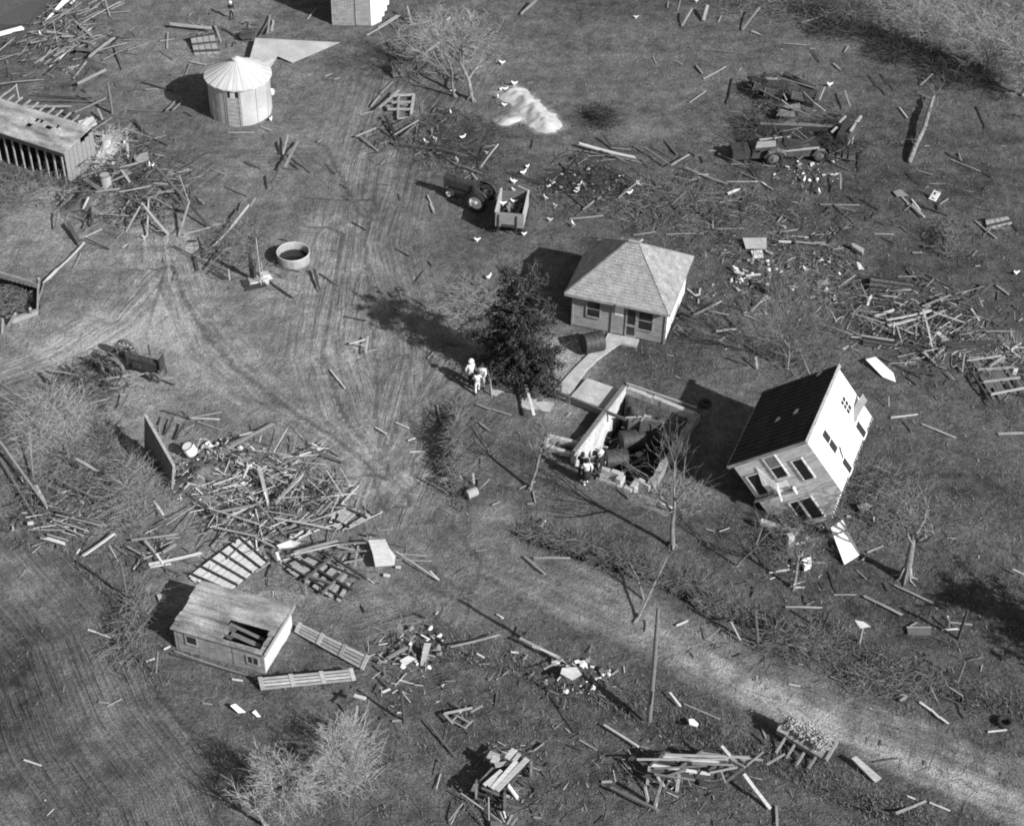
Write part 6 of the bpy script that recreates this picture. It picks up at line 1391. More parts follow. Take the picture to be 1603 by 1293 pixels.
# ------------------------------------------------------------------ hens
names.clear()
def hen_mesh():
    names.clear()
    b = [[(Vector((-.02, 0, .22)), .095, 'b'), (Vector((.1, 0, .24)), .085, 'f'), (Vector((.17, 0, .32)), .048), (Vector((.2, 0, .4)), .04, 'h'), (Vector((.26, 0, .395)), .012)],
         ['b', (Vector((-.13, 0, .25)), .065), (Vector((-.21, 0, .3)), .04), (Vector((-.26, 0, .34)), .02)], ['h', (Vector((.2, 0, .455)), .014)],
         ['b', (Vector((0, .05, .1)), .02), (Vector((.01, .05, .01)), .01), (Vector((.05, .05, .005)), .008)], ['b', (Vector((0, -.05, .1)), .02), (Vector((.01, -.05, .01)), .01), (Vector((.05, -.05, .005)), .008)]]
    return skin_mesh('hen', b, 'feather', None)
hen = hen_mesh(); HENS = []
HP = [('B', 1512, 400), ('B', 1210, 575), ('B', 1195, 705), ('B', 1505, 560), ('B', 1532, 560), ('B', 1485, 605), ('B', 1525, 658), ('B', 1100, 872), ('B', 1047, 890), ('B', 1270, 858), ('B', 1415, 950), ('B', 95, 745), ('C', 765, 118), ('C', 20, 528),
      ('C', 100, 1035), ('C', 75, 1075), ('C', 15, 1130), ('C', 420, 1150), ('C', 445, 1150), ('C', 400, 1190), ('C', 725, 1198), ('C', 780, 1150), ('C', 213, 1232), ('C', 270, 1275), ('D', 385, 535), ('D', 180, 612), ('D', 320, 1195), ('D', 228, 1118),
      ('F', 1360, 232), ('F', 1430, 460), ('K', 238, 108), ('K', 380, 140), ('K', 80, 195), ('A', 170, 150), ('A', 250, 225), ('A', 918, 1030), ('A', 940, 1030), ('A', 645, 1205), ('E', 885, 215), ('L', 1528, 435), ('g', 805, 265), ('C', 1135, 18), ('c', 1155, 570), ('c', 1160, 470), ('B', 1180, 135), ('A', 375, 150), ('B', 1235, 1000)]
random.seed(17)
for i, (t, x, y) in enumerate(HP):
    o = hen if i == 0 else hen.copy()
    if i: col.objects.link(o)
    p = tp(t, x, y); o.location = G(*p); o.rotation_euler = (0, 0, random.uniform(0, 6.28)); k = random.uniform(.65, .95); o.scale = (k,) * 3
    tag(o, None, 'hen', 'white hens about the farmyard'); HENS.append((o, p, 'white hen', 'standing'))
for (x, y, z) in ((1020, 745, .75), (1160, 722, .75)):
    o = hen.copy(); col.objects.link(o); p = tp('c', x, y); o.location = G(p[0], p[1], z + .1); o.scale = (.95,) * 3; tag(o, 'white hen perched %s inside the box wagon' % ('left' if x < 1100 else 'right'), 'hen', 'white hens about the farmyard')
autolabel(HENS)

# ------------------------------------------------------------------ boards and timbers strewn about (read off the photograph, tile by tile)
# each row: x1 y1 x2 y2 width tone [height of end 1, height of end 2]; dark rows are dark strips built as boards
DEB = {
'A': """315 410 540 190 30 p;270 400 420 240 12 l;250 380 400 215 10 l;440 160 640 0 10 l;400 180 560 20 10 m;460 170 740 10 14 l;480 180 700 40 10 m;430 30 465 0 20 p;140 370 190 320 14 l;550 350 700 235 22 l .5 .3;560 330 780 265 12 l .6 .3;700 290 750 430 14 m;450 485 530 380 14 l;380 435 480 405 20 l;480 515 650 430 24 l .5 .5;515 565 660 465 40 m;1040 150 1290 175 34 l .35 .35;1030 200 1025 300 12 l;980 255 1070 240 10 l;1320 160 1355 260 18 l;1370 180 1500 255 14 d;985 320 1060 370 10 m;1130 480 1165 395 12 l;1165 380 1265 400 14 l;870 505 1060 560 14 d;890 550 970 550 12 l;1020 680 1080 615 14 l .3 .1;1060 675 1115 625 14 l .3 .1;790 675 1130 685 12 m;1115 680 1180 715 8 d;0 515 270 490 10 l .6 .1;200 575 560 605 10 d .3 .3;185 615 600 625 8 m .3 .3;110 655 440 655 18 l .7 .4;460 690 680 590 14 l .4 1.2;320 650 680 640 12 m;370 685 470 745 14 d;600 670 630 735 16 l .5 .2;530 830 690 720 14 l 1.2 .6;0 600 100 525 18 p 1.2 2;100 525 120 620 10 l 2 1.3;820 735 910 845 18 d .2 .1;915 840 1030 895 8 d;780 880 790 990 18 l .9 .1;680 850 720 930 10 d;950 950 1010 960 16 l;690 1040 880 990 12 l .5 .6;950 1020 1150 1240 20 m .9 .5;1100 1080 1160 1250 12 l .7 .3;1040 1060 1160 1050 8 l;720 1050 790 1115 26 m;900 1100 1060 1120 12 m .4 .4;1500 990 1567 1035 10 m;1300 1040 1390 1075 8 l;1380 1145 1520 1205 10 m;1400 815 1560 815 14 l;540 30 600 0 20 l;680 60 760 20 12 l;340 300 520 130 9 m;290 330 410 200 9 m;820 490 1040 500 8 m;760 560 870 545 8 m;480 300 540 260 10 l;400 450 450 425 12 l""",
'B': """75 200 90 95 14 l .7 .1;100 195 110 130 16 l .6 .1;260 50 290 10 14 m;320 120 370 55 12 l;680 220 880 100 14 l .1 .5;750 170 870 95 12 l .2 .5;930 40 960 150 14 l .9 .1;820 145 860 180 10 m;1300 60 1335 150 24 l;1340 60 1450 75 10 m;820 250 970 360 16 m .3 .5;820 250 830 310 8 m;820 320 910 345 16 l .4 .4;800 330 870 360 10 m;985 360 1125 265 18 l .4 .9;1065 300 1085 345 10 l;990 370 1000 460 12 m;1130 430 1260 485 14 l .3 .2;425 470 465 455 10 l;480 490 515 480 10 l;710 655 760 590 14 l;765 575 840 505 14 l;760 665 880 555 18 l .5 .5;640 705 720 685 12 l;790 710 880 870 22 d .3 .2;840 775 1000 690 12 m .3 .3;850 830 1000 740 12 l .3 .4;910 830 985 765 16 m .3 .2;980 870 995 760 12 m;960 715 1040 685 10 m;610 840 745 785 20 l .2 .12;640 840 755 935 16 l;750 785 840 850 10 d;820 870 890 920 10 m;200 830 170 950 14 l .5 .1;130 870 150 945 12 d;260 870 180 1030 20 l .3 .6;100 1130 150 1040 12 m;60 1080 70 1160 14 d;240 930 345 1060 16 m .5 .1;170 1035 270 1045 12 m;90 1000 190 975 12 m;220 1000 260 1040 14 d;30 780 95 805 14 l;380 875 405 860 10 l;1055 1200 1095 1290 12 l;750 1130 820 1138 8 m;880 1190 895 1230 8 m;540 1200 580 1230 8 m;430 1000 490 1070 8 m;520 1130 570 1160 8 m;840 880 1100 915 14 d .2 .2;1100 930 1230 1010 12 m;1130 910 1300 960 10 m .3 .3;1250 890 1380 980 12 m;1270 1020 1390 1065 12 m .3 .2;1380 1030 1490 885 12 l .2 .9;1390 910 1470 890 10 l""",
'C': """160 0 60 90 18 l .5 .1;1020 70 1040 0 14 l;1050 160 1110 60 14 l .1 .7;1180 130 1205 40 24 l .1 .6;1420 185 1525 50 14 l .1 .8;1470 195 1525 215 22 l;960 50 965 10 10 l;1270 140 1290 100 12 l;870 350 888 390 10 l;1015 380 1045 395 8 l;1135 405 1175 455 14 l;1180 485 1320 410 12 l;1095 630 1195 560 10 l;1200 310 1410 330 10 m;1330 640 1360 480 12 d;1395 715 1490 745 12 m;1420 865 1510 820 12 m;140 840 130 910 10 m;420 885 760 970 30 p .3 .3;350 915 800 1000 14 l;430 950 600 955 10 m;570 835 620 905 20 d .4 .1;750 895 830 950 14 m;820 910 970 1010 18 m .3 .3;850 900 1000 985 10 d .3 .3;980 1015 1090 950 16 l .3 .3;950 870 1020 950 20 m;800 980 850 1030 10 m;545 990 760 1110 14 d .4 .2;0 1055 200 1130 12 d .2 .2;230 1130 280 1175 10 d;310 1160 460 1280 16 d;350 1195 680 1215 12 m;490 1210 560 1150 12 m;660 1215 790 1110 14 l .2 .5;540 1130 660 1145 14 m;440 1290 510 1235 14 l;510 1220 545 1290 14 d;560 1175 680 1215 16 m;290 1080 370 1115 12 m;300 1000 340 1050 10 m;380 1060 500 1070 20 m;700 1150 920 1160 10 d;1060 1025 1325 1130 16 l .2 .2;1090 1110 1160 1090 14 l;1150 1150 1160 1095 12 m;1320 1115 1510 1115 12 l;1270 945 1450 1030 14 m .2 .2;1400 1060 1510 1105 16 m;1450 980 1520 1095 14 d .2 .2;1210 925 1265 928 12 l;1160 960 1180 1000 10 d;1330 1190 1390 1165 22 p .3 .3;1220 1215 1415 1240 12 m;1540 1120 1567 1140 14 p;1090 935 1130 960 8 d;1180 870 1240 885 10 m;1410 1290 1430 1210 14 d""",
'D': """210 140 380 90 12 l .2 .6;480 320 500 285 16 l;410 390 455 435 14 l;480 560 515 660 16 l .4 .4;625 460 735 585 10 d;700 455 775 550 8 d;815 660 865 725 12 p;945 525 1020 455 10 l .1 .6;1285 655 1345 790 12 d;1095 935 1380 1090 12 d;1125 980 1310 1055 10 l;1180 940 1195 990 8 l;930 1050 1020 1075 8 l;1010 1020 1050 1025 8 m;860 1060 950 1140 8 d;455 1070 455 1165 14 l .5 .5;830 1210 910 1290 12 l;890 1225 945 1293 14 p;590 1225 690 1290 14 d;330 1255 570 1260 8 l;1060 1255 1115 1220 12 l;1045 1240 1055 1293 14 d;105 270 240 280 10 l;265 300 300 300 10 l;300 930 540 1040 14 d .3 .3;380 980 550 985 8 m;340 1075 410 1070 14 p;500 1200 560 1250 12 d;280 310 325 385 6 d;1500 700 1567 720 8 d;0 1140 40 1165 12 l;570 940 570 1060 10 d""",
'a': """590 620 685 450 16 l .1 .9;735 650 745 395 16 l .1 .8;700 430 880 640 24 l .8 .15;950 640 1020 410 20 l .1 1.0;1025 440 1145 580 20 d .8 .1;980 635 1165 585 16 l;1165 580 1305 545 16 l;1180 715 1310 580 16 l .4 .6;1310 580 1420 440 20 p .6 .8;1430 450 1465 390 14 l .8 .9;560 490 615 405 12 l .2 .6;600 365 700 440 20 m .7 .8;550 350 760 310 14 l .6 .7;390 350 540 330 20 l .7 .6;420 400 560 365 14 m .5 .5;450 440 850 440 12 m .4 .4;370 500 620 510 12 l .3 .3;560 200 615 280 24 l .7 .6;500 195 680 155 14 l .5 .5;870 215 1020 195 10 l;860 350 980 340 10 l .5 .5;780 290 910 300 16 l .6 .6;300 470 340 385 16 p .4 .8;320 270 420 340 40 m .6 .5;300 660 430 600 16 l;310 660 480 735 12 d .3 .1;310 690 130 870 18 p .2 .2;130 870 40 960 24 p .2 .2;40 960 0 1090 12 l;240 860 290 760 12 l;200 560 280 700 40 m .3 .1;240 510 310 540 20 l;910 710 1270 890 14 d .2 .3;1150 880 1260 940 14 d;1050 780 1070 880 14 d;1110 790 1140 640 16 d .1 .6;1235 670 1240 780 14 d .6 .1;1410 640 1490 700 8 m;1260 310 1410 375 8 m;1170 195 1265 240 10 l;1410 145 1500 195 8 m;1530 240 1540 330 14 d;1180 800 1330 860 12 m;1130 870 1280 720 10 m .2 .6;750 590 850 650 8 m;700 250 760 200 12 m .5 .5;620 150 640 60 14 m .3 1;480 300 520 200 16 m .4 .7;250 420 300 340 16 d .4 .4;350 450 360 580 20 d .4 .2;160 440 230 370 18 m .4 .5;110 600 130 480 14 m .1 .4;420 470 470 560 16 m;640 330 760 420 12 m .6 .6;820 480 830 380 12 m .3 .6;900 430 910 350 12 d .4 .6""",
'E': """570 1085 930 1035 16 l .15 .2;900 1040 1075 1110 14 d;320 1020 480 1050 14 l .4 .4;400 985 470 1045 18 d .4 .2;245 1030 310 1120 14 d;480 1060 580 1200 14 d .5 .1;500 1070 525 1190 10 l .5 .1;410 1200 500 1110 10 l .2 .5;590 1100 680 1110 20 m;530 1125 730 1130 10 l;550 1220 670 1190 14 l .3 .3;740 1250 790 1160 10 m .3 .5;590 1285 720 1280 10 l .2 .2;990 1265 1090 1293 12 d;1200 340 1215 410 12 d""",
'F': """1070 0 1095 55 14 l;860 275 945 320 12 d;590 110 680 160 10 d;985 475 1035 405 10 m;1060 350 1080 380 10 d;835 620 895 655 12 l;1055 945 1090 910 10 l;645 1015 680 1025 10 l;460 1015 550 1130 10 p;360 400 390 520 24 d .3 .1;395 425 505 498 12 m;65 460 230 575 14 d;550 690 680 715 10 d;150 210 200 225 14 m;130 375 275 415 14 m;575 857 680 828 12 p .3 .3;600 850 680 872 9 p .3 .3;690 808 675 915 16 p .35 .35;675 905 745 890 12 l .3 .1;595 858 650 862 8 l .3 .3;1440 920 1470 985 10 m;1320 760 1380 790 10 m;1115 1230 1125 1290 14 l;1355 1225 1440 1260 12 l;1450 1260 1567 1290 12 m""",
'K': """360 90 565 70 12 l;400 70 490 10 10 m;520 0 545 45 12 d;1235 95 1240 150 12 l;1250 150 1430 150 8 l;900 70 1040 120 12 d;1120 30 1240 120 12 d;950 185 1180 180 12 l;750 190 890 170 8 l;1170 0 1250 60 10 d;1120 680 1280 600 18 l .2 .4;1210 655 1340 680 14 l;1430 680 1520 715 16 l;1280 610 1450 655 10 d;1260 780 1380 765 18 p .2 .2;1200 690 1280 775 14 m .2 .2;1310 680 1380 760 14 d;1470 660 1567 560 14 l .1 .5;1490 680 1540 670 10 l;1320 940 1450 990 10 d;1500 935 1510 1010 18 l .5 .1;90 1110 140 1290 24 p .5 .5;1360 380 1400 420 20 p .3 .2;1370 415 1430 430 20 p .3 .3;1420 400 1455 415 18 p;1400 460 1470 450 12 p;1440 440 1530 430 18 p .3 .3;1380 515 1400 530 20 p;1080 520 1130 560 12 p;1130 560 1150 555 14 p;1160 515 1155 560 12 p;1150 580 1150 610 12 p""",
'L': """800 100 915 180 14 d .2 .2;1280 105 1410 210 18 l;1510 115 1550 165 12 d;890 0 970 80 16 p .2 .2;860 0 960 75 10 l;950 10 1110 70 14 d;410 0 540 120 12 m;460 85 500 50 10 m;390 145 420 185 10 l;380 240 465 160 16 d;660 182 780 185 12 l;700 200 780 240 10 d;895 297 955 297 10 l;0 120 50 160 12 m;90 65 200 120 12 m;70 110 100 65 14 l;100 170 190 155 12 l;290 320 430 410 12 d;400 345 500 410 18 l;440 510 545 435 12 l .1 .4;160 370 200 490 12 d;850 395 950 490 16 d;980 430 1160 520 10 m;805 445 920 443 10 l;1010 575 1100 635 12 m;1030 560 1080 548 10 l;1070 570 1075 600 20 l;1000 515 1040 530 10 m;1090 510 1120 520 16 l;1410 500 1485 555 16 l;1420 540 1415 595 10 m;1410 460 1415 500 8 m;1420 605 1560 615 8 m;1510 620 1540 645 10 m;1255 640 1305 715 14 p;1265 625 1300 660 8 m;1370 710 1440 750 14 m;1400 760 1450 785 10 m;1545 720 1567 700 12 l;1270 480 1310 495 8 m;1110 560 1160 610 10 d;1280 380 1310 378 10 l;75 230 150 232 20 p .3 .3;180 230 280 240 20 l .25 .25;290 238 360 240 20 l .25 .25;660 690 775 650 24 p .3 .5;515 670 720 730 12 l .5 .4;340 735 520 800 12 l .3 .3;315 780 400 795 12 l;380 850 430 885 10 m;745 745 960 690 24 p .4 .5;740 710 1010 650 20 p .5 .5;800 700 1000 660 12 p .4 .5;860 765 1100 650 14 l .2 .7;920 700 1000 770 12 l .5 .3;960 650 1020 905 16 l .7 .2;800 750 830 850 14 l .5 .2;610 760 790 830 12 d .3 .3;720 770 1000 880 14 m .3 .2;840 830 1000 880 10 l;930 890 1000 960 14 m;580 805 780 835 16 l .4 .4;1060 730 1130 700 8 m;1080 800 1130 765 10 l;470 890 505 870 14 p;190 870 265 1045 8 l .6 .6;690 940 950 1065 12 d;800 935 850 930 10 l;810 895 845 920 8 l;860 960 930 950 10 l;1040 990 1100 1010 14 l;1100 1030 1150 1075 14 l;1200 1030 1215 925 12 l .1 .5;1450 855 1560 945 14 p .3 .2;1500 895 1560 850 14 p .3 .2;1270 1045 1390 1230 16 d .3 .2;1370 995 1460 930 18 l .4 .4;1230 960 1440 930 14 l .4 .4;1490 950 1567 1000 14 m;860 1060 920 1110 10 d;1040 1170 1060 1200 8 d;750 1240 750 1180 8 l .1 .5;620 620 640 560 20 p .4 .2;700 560 760 580 12 l;780 600 850 620 14 l .4 .3;790 640 850 610 18 d .3 .3""",
'M': """0 200 290 600 18 l .5 .5;0 300 230 690 14 m .3 .3;180 140 205 430 14 l .8 .2;220 470 290 605 26 p .3 .3;170 540 240 590 14 d;300 610 400 560 14 m;360 545 400 510 12 l;330 620 610 700 14 m .4 .4;470 310 590 380 26 l .8 .8;350 430 570 540 24 m .6 .5;340 650 630 720 14 l .35 .35;330 700 510 780 14 l .3 .3;170 740 400 745 12 l;320 680 540 750 12 l .35 .3;230 690 460 760 12 l;170 705 205 700 30 p .3 .3;260 790 400 830 30 p .2 .2;290 770 420 810 16 l .2 .2;510 900 700 765 26 p .25 .25;470 890 490 860 14 p;520 650 660 560 10 m;810 805 1080 770 20 l .3 .3;780 845 890 905 16 l .2 .2;890 810 950 880 24 l .3 .2;1000 880 1080 830 24 l .3 .4;850 930 990 880 16 l .2 .2;910 955 1230 885 24 p .3 .2;960 890 1000 950 18 p .4 .3;920 970 1050 950 16 p;1000 970 1100 1010 20 m;1010 1110 1140 1075 12 l;870 1130 960 1135 20 m;820 985 850 940 12 p;1010 160 1060 60 14 d .1 .3;1070 190 1130 90 18 d .1 .3;970 100 985 50 10 d;1000 10 1160 60 12 m;1170 60 1340 65 14 p .2 .2;1160 55 1360 20 12 l .2 .3;1210 80 1350 130 10 l;1120 15 1160 55 8 m;1130 125 1190 100 8 l;395 320 400 180 12 m;1390 245 1670 93 26 l .9 .15""",
'N': """20 355 80 590 30 l .7 .2;70 400 130 430 14 l;70 440 400 435 12 m .4 .3;120 580 280 420 26 l .4 .8;205 425 245 405 20 p;335 475 405 445 18 l;130 570 220 610 20 l;245 540 400 590 16 l;260 555 460 555 8 l;220 595 260 575 12 l;190 650 280 615 8 l;320 540 370 495 14 m;270 450 470 550 10 d;350 660 415 590 18 l .2 .6;400 645 475 565 16 l .2 .6;460 700 480 660 24 p;110 670 460 735 16 l .6 .4;60 620 90 680 16 p;0 330 170 390 12 d;530 515 560 530 10 m;570 530 595 475 16 m;510 620 530 550 12 m;660 600 715 650 10 d;540 745 720 660 14 l;240 880 500 810 22 l .4 .5;240 895 510 830 14 p .4 .5;0 790 120 850 14 l .5 .4;0 870 70 910 12 m;0 1000 90 940 16 l .2 .2;90 1030 150 930 16 m .2 .4;130 880 150 940 24 p .4 .2;520 830 720 820 14 l .5 .7;450 880 700 870 14 m .4 .4;500 845 620 870 20 l .4 .3;540 945 660 920 14 l .4 .4;610 970 630 840 16 l .3 .4;690 770 740 780 20 d .4 .4;860 875 1120 1050 14 l .4 .1;1125 1050 1070 995 14 p .1 .1;890 890 1050 905 12 l;860 925 1080 935 10 l;830 830 920 850 8 m;620 990 740 1000 10 m;860 970 890 975 24 p;785 1020 825 1025 28 p;735 115 805 155 12 p;860 85 940 120 12 p;935 195 980 180 12 p;945 265 1030 262 10 p;1060 240 1170 205 12 m;1100 325 1130 395 12 l;1230 330 1265 440 14 l .4 .1;1040 420 1310 575 14 d .3 .3;1310 570 1420 590 10 m;1450 590 1500 570 14 l;1335 395 1340 460 16 l .5 .1;1370 495 1435 430 12 l .1 .5;1120 5 1135 80 12 l;1370 85 1440 135 14 l;1450 5 1567 40 12 l;1480 1260 1520 1285 16 p;655 1210 670 1250 14 d;1500 470 1567 480 8 m;1280 370 1300 350 8 m;1310 345 1345 330 8 m""",
'e': """530 640 800 580 20 l .5 .5;800 570 1160 1000 26 m 1.0 .3;480 760 1040 940 22 l .5 .4;620 910 900 990 14 m .3 .3;510 1100 650 960 18 l .1 .3;570 1050 720 1065 16 l;910 1030 1110 1120 16 l .4 .4;920 880 940 1010 8 m;905 1040 915 1140 14 p .5 .2;540 410 630 470 12 p .5 .5;760 370 840 410 20 p .4 .4;370 740 430 840 10 d;490 890 550 940 14 d;330 920 420 890 14 m;300 540 410 570 14 p .5 .5;260 600 320 545 16 p .3 .5;370 580 440 650 12 p .5 .3;520 850 700 850 10 m;650 330 700 420 40 m .4 .3;700 710 800 750 18 l .4 .3;840 660 880 690 24 p .4 .4;960 780 1020 850 20 p .5 .5;980 620 1010 730 18 p .5 .2;940 650 960 680 20 p;1120 640 1150 560 12 m .3 .5;1200 560 1240 480 10 m;860 420 940 640 12 d .5 .3""",
'O': """50 765 150 720 12 l;135 780 150 850 14 l;100 858 140 855 12 l;150 1000 205 945 10 m;180 1010 210 960 20 p;140 1190 360 1190 16 l;80 1180 210 1290 18 l;920 850 1005 890 12 p .6 .3;740 1230 785 1290 16 d;1195 1010 1250 1030 10 l;1180 800 1230 790 10 l;690 770 725 830 14 m .3 .05""",
'P': """750 55 915 35 12 p;940 95 1150 180 16 l;820 60 875 135 12 m;1405 155 1567 150 22 l;605 880 705 840 16 l;575 930 600 900 14 l;645 665 648 690 12 p;540 990 600 1045 10 l;770 1080 1005 1190 18 l;585 1150 820 1265 24 l;5 1005 130 985 16 p;165 1095 225 1095 12 p;105 1215 320 1220 14 l;370 1000 430 1140 12 d;220 1145 240 1195 10 m;400 1140 540 1140 8 l;715 1070 745 1115 12 m;910 825 985 770 8 l;910 830 980 875 10 m;1390 1045 1490 1120 12 m;480 660 505 660 14 p;1500 985 1567 1015 14 p .3 .3;1560 1010 1580 960 16 p .3 .8;270 940 350 945 14 l;1100 1270 1105 1293 14 p""",
'S': """535 100 680 150 16 p;145 890 250 925 14 p;600 540 665 545 14 l;650 565 740 520 12 l;995 220 1035 200 16 p;890 295 940 275 16 p;810 255 935 355 14 d;960 235 950 360 12 l;970 350 1080 350 12 m;1410 400 1475 410 16 p;1230 545 1290 555 8 l;1060 230 1560 395 8 l""",
'T': """1185 205 1485 130 14 l .1 .4;1345 245 1390 270 16 p;870 405 960 430 12 p;800 275 920 210 26 l .2 .3;940 165 970 130 20 l .5 .7;1005 130 1060 160 12 p .5 .3;740 245 800 290 12 l;930 230 950 190 16 l;1000 180 1010 260 14 d;770 480 820 460 20 p;730 380 800 450 10 d;720 480 750 430 14 m;560 550 650 480 24 d .6 .8;600 500 670 520 30 p .8 .8;620 560 600 690 20 l .8 .1;1040 650 1220 880 16 m .2 .1;1145 610 1315 575 20 l .3 .3;1145 610 1200 670 20 l .3 .3;1310 600 1380 560 14 l .3 .4;1190 660 1230 620 10 l .2 .2;1220 620 1310 670 12 l .25 .2;1270 700 1320 650 12 l .2 .2;1205 660 1280 700 10 l .2 .2;830 655 900 650 20 l;860 605 890 600 12 p;760 640 960 630 20 m;1470 780 1520 805 8 l;1110 900 1160 905 10 m;1475 10 1500 30 14 p;1060 130 1190 180 12 m;585 450 640 445 12 m;750 290 800 300 18 l .3 .3;780 320 790 380 20 m .5 .1""",
'U': """60 155 325 295 26 l .4 .3;60 140 125 85 20 m .3 .6;130 200 310 270 14 p .4 .4;0 235 45 240 14 p;80 280 100 250 12 l;210 440 395 725 10 d;415 770 520 830 14 l;560 675 775 810 20 p .2 .2;560 855 630 860 12 m;550 1025 615 1020 22 l;610 1060 885 1190 26 m .35 .35;350 800 430 835 8 d;1005 75 1075 45 16 p;1185 155 1270 90 18 l .1 .6;1335 50 1395 165 16 l .7 .1;1290 65 1370 20 14 m .5 .7;1400 155 1470 160 14 m;750 60 780 0 14 l;825 110 828 40 10 l;965 480 1030 565 18 p .3 .2;1050 550 1270 645 12 l;1480 730 1553 800 12 m;1525 700 1550 760 14 l;100 840 200 790 8 m;200 340 330 270 12 l .4 .4;280 410 330 350 10 p""",
'V': """190 65 330 105 10 l;335 75 370 0 10 m;850 85 1000 85 10 l .2 .2;870 80 915 55 10 l;1065 100 1165 95 16 p;1110 20 1110 95 16 m .5 .1;1115 55 1250 70 14 l;160 205 230 205 12 l;355 285 410 205 20 d;455 345 580 380 10 l;390 385 460 415 8 l;135 430 205 445 10 p;655 435 715 432 10 l;720 395 860 460 10 m;930 540 1000 590 22 p .1 .1;1000 585 1050 635 18 p .1 .1;1050 630 1105 670 20 p .1 .1;1110 450 1195 505 14 l;1090 515 1170 550 12 m;1170 550 1205 640 12 m;1205 480 1230 590 14 d;1215 520 1305 580 10 m;810 495 850 497 16 l;1345 720 1460 708 14 p;785 1215 970 1140 22 l;990 1150 1115 1200 16 p;855 1110 905 1130 14 p;650 1185 735 1215 12 m;60 1170 65 1293 22 l;0 920 110 855 18 l .1 .3;0 1150 20 1190 18 p;650 905 800 880 8 m""",
'h': """300 665 560 850 22 l .5 .2;170 980 325 780 22 l .1 .4;360 740 560 1040 18 m .4 .1;620 710 625 1000 14 l .6 .1;640 900 770 1000 18 l .3 .2;790 870 815 950 22 p .3 .2;750 880 800 1000 14 l .3 .1;830 1020 890 910 30 l .1 .3;880 1030 940 950 30 l .1 .3;1130 940 1220 950 18 l;1090 810 1130 900 20 m;1060 190 1140 180 20 l;1140 180 1250 95 8 l .2 .2;720 80 800 125 10 l""",
'm': """500 830 770 950 0 m""",
}
DEB['m'] = """560 350 660 310 20 m -1.2 -1.2;720 495 830 485 22 l -1.2 -1.1;750 600 935 510 36 m -1.2 -1.1;700 585 760 570 36 l -1.2 -1.2;850 665 930 575 10 m -1.3 -1.3;1120 160 1200 420 24 l -.2 .6;1075 540 1110 570 16 l .3 .3;530 300 570 310 14 l -1.3 -1.3;500 395 540 405 22 p -1.3 -1.2;540 460 590 470 20 p -1.4 -1.3;740 260 770 230 34 p -1.0 -.9;770 285 815 300 26 p -.9 -.9;690 190 715 205 26 p -1.3 -1.2;700 830 770 940 18 m .3 .05;890 130 935 70 16 p .1 .5;1085 220 1130 150 16 l -.1 .4"""
rows = []
for t, txt in DEB.items():
    for r in txt.split(';'):
        p = r.split(); x1, y1, x2, y2, w = map(float, p[:5]); tone = p[5]; h = (float(p[6]), float(p[7])) if len(p) > 6 else None
        rows.append((t, x1, y1, x2, y2, w, tone, h))
random.seed(99)
PLANKS = []
def plank_mesh(L, w, t):
    m = MB(); n = 3; bow = jit(.02) * L; vs = []
    for i in range(n + 1):
        x = -L / 2 + L * i / n; z = bow * (1 - (2 * i / n - 1) ** 2); e = 0 if 0 < i < n else 1
        ww = w / 2 * (1 + jit(.07)); k = e * w * .5
        for sy_, sz in ((-1, -1), (1, -1), (1, 1), (-1, 1)): vs.append((x + jit(k), sy_ * ww, z + sz * t / 2))
    fs = [(3, 2, 1, 0), (n * 4, n * 4 + 1, n * 4 + 2, n * 4 + 3)]
    if random.random() < .4:
        sk = random.uniform(.4, 1.6) * w * random.choice((-1, 1))
        for q_ in range(4): vs[-4 + q_] = (vs[-4 + q_][0] + (sk if q_ in (1, 2) else -sk), vs[-4 + q_][1] * random.uniform(.5, .9), vs[-4 + q_][2])
    for i in range(n):
        for k in range(4): fs.append((i * 4 + k, i * 4 + (k + 1) % 4, (i + 1) * 4 + (k + 1) % 4, (i + 1) * 4 + k))
    m.add(vs, fs); return m
built = []
for (t, x1, y1, x2, y2, w, tone, h) in rows:
    s = TILES[t][2]; q1, q2 = tp(t, x1, y1), tp(t, x2, y2); mid = ((q1[0] + q2[0]) / 2, (q1[1] + q2[1]) / 2)
    h = h or (.05 + abs(jit(.05)), .05 + abs(jit(.05)))
    a, b = G(*q1, h[0]), G(*q2, h[1]); L = (b - a).length
    if L < .15: continue
    ww = min(max(.05, w / s * mpp(*mid) * .72), .55); th = min(.14, max(.04, ww * .4))
    built.append((L * ww, a, b, L, ww, th, tone, mid))
built.sort(key=lambda r: -r[0])
BIG, REST = built[:286], built[286:]
TW = {'p': 'white-bleached', 'l': 'pale grey', 'm': 'weathered grey', 'd': 'dark'}
for (_, a, b, L, ww, th, tone, mid) in BIG:
    o = plank_mesh(L, ww, th).build('plank', tone, None, (a + b) / 2 + Vector((0, 0, th * .3)))
    d = (b - a).normalized(); yv = Vector((0, 0, 1)).cross(d).normalized(); yv = (yv + Vector((0, 0, jit(.25)))).normalized(); zv = d.cross(yv).normalized(); yv = zv.cross(d)
    o.rotation_euler = Matrix(((d.x, yv.x, zv.x), (d.y, yv.y, zv.y), (d.z, yv.z, zv.z))).to_euler()
    tag(o, None, 'plank', 'boards strewn about the farmyard')
    ln = 'short ' if L < 1.3 else 'long ' if L > 3.0 else ''
    PLANKS.append((o, mid, f"{ln}{TW[tone]} {'timber' if ww > .22 else 'board' if ww > .12 else 'lath'}", 'lying'))
autolabel(PLANKS)
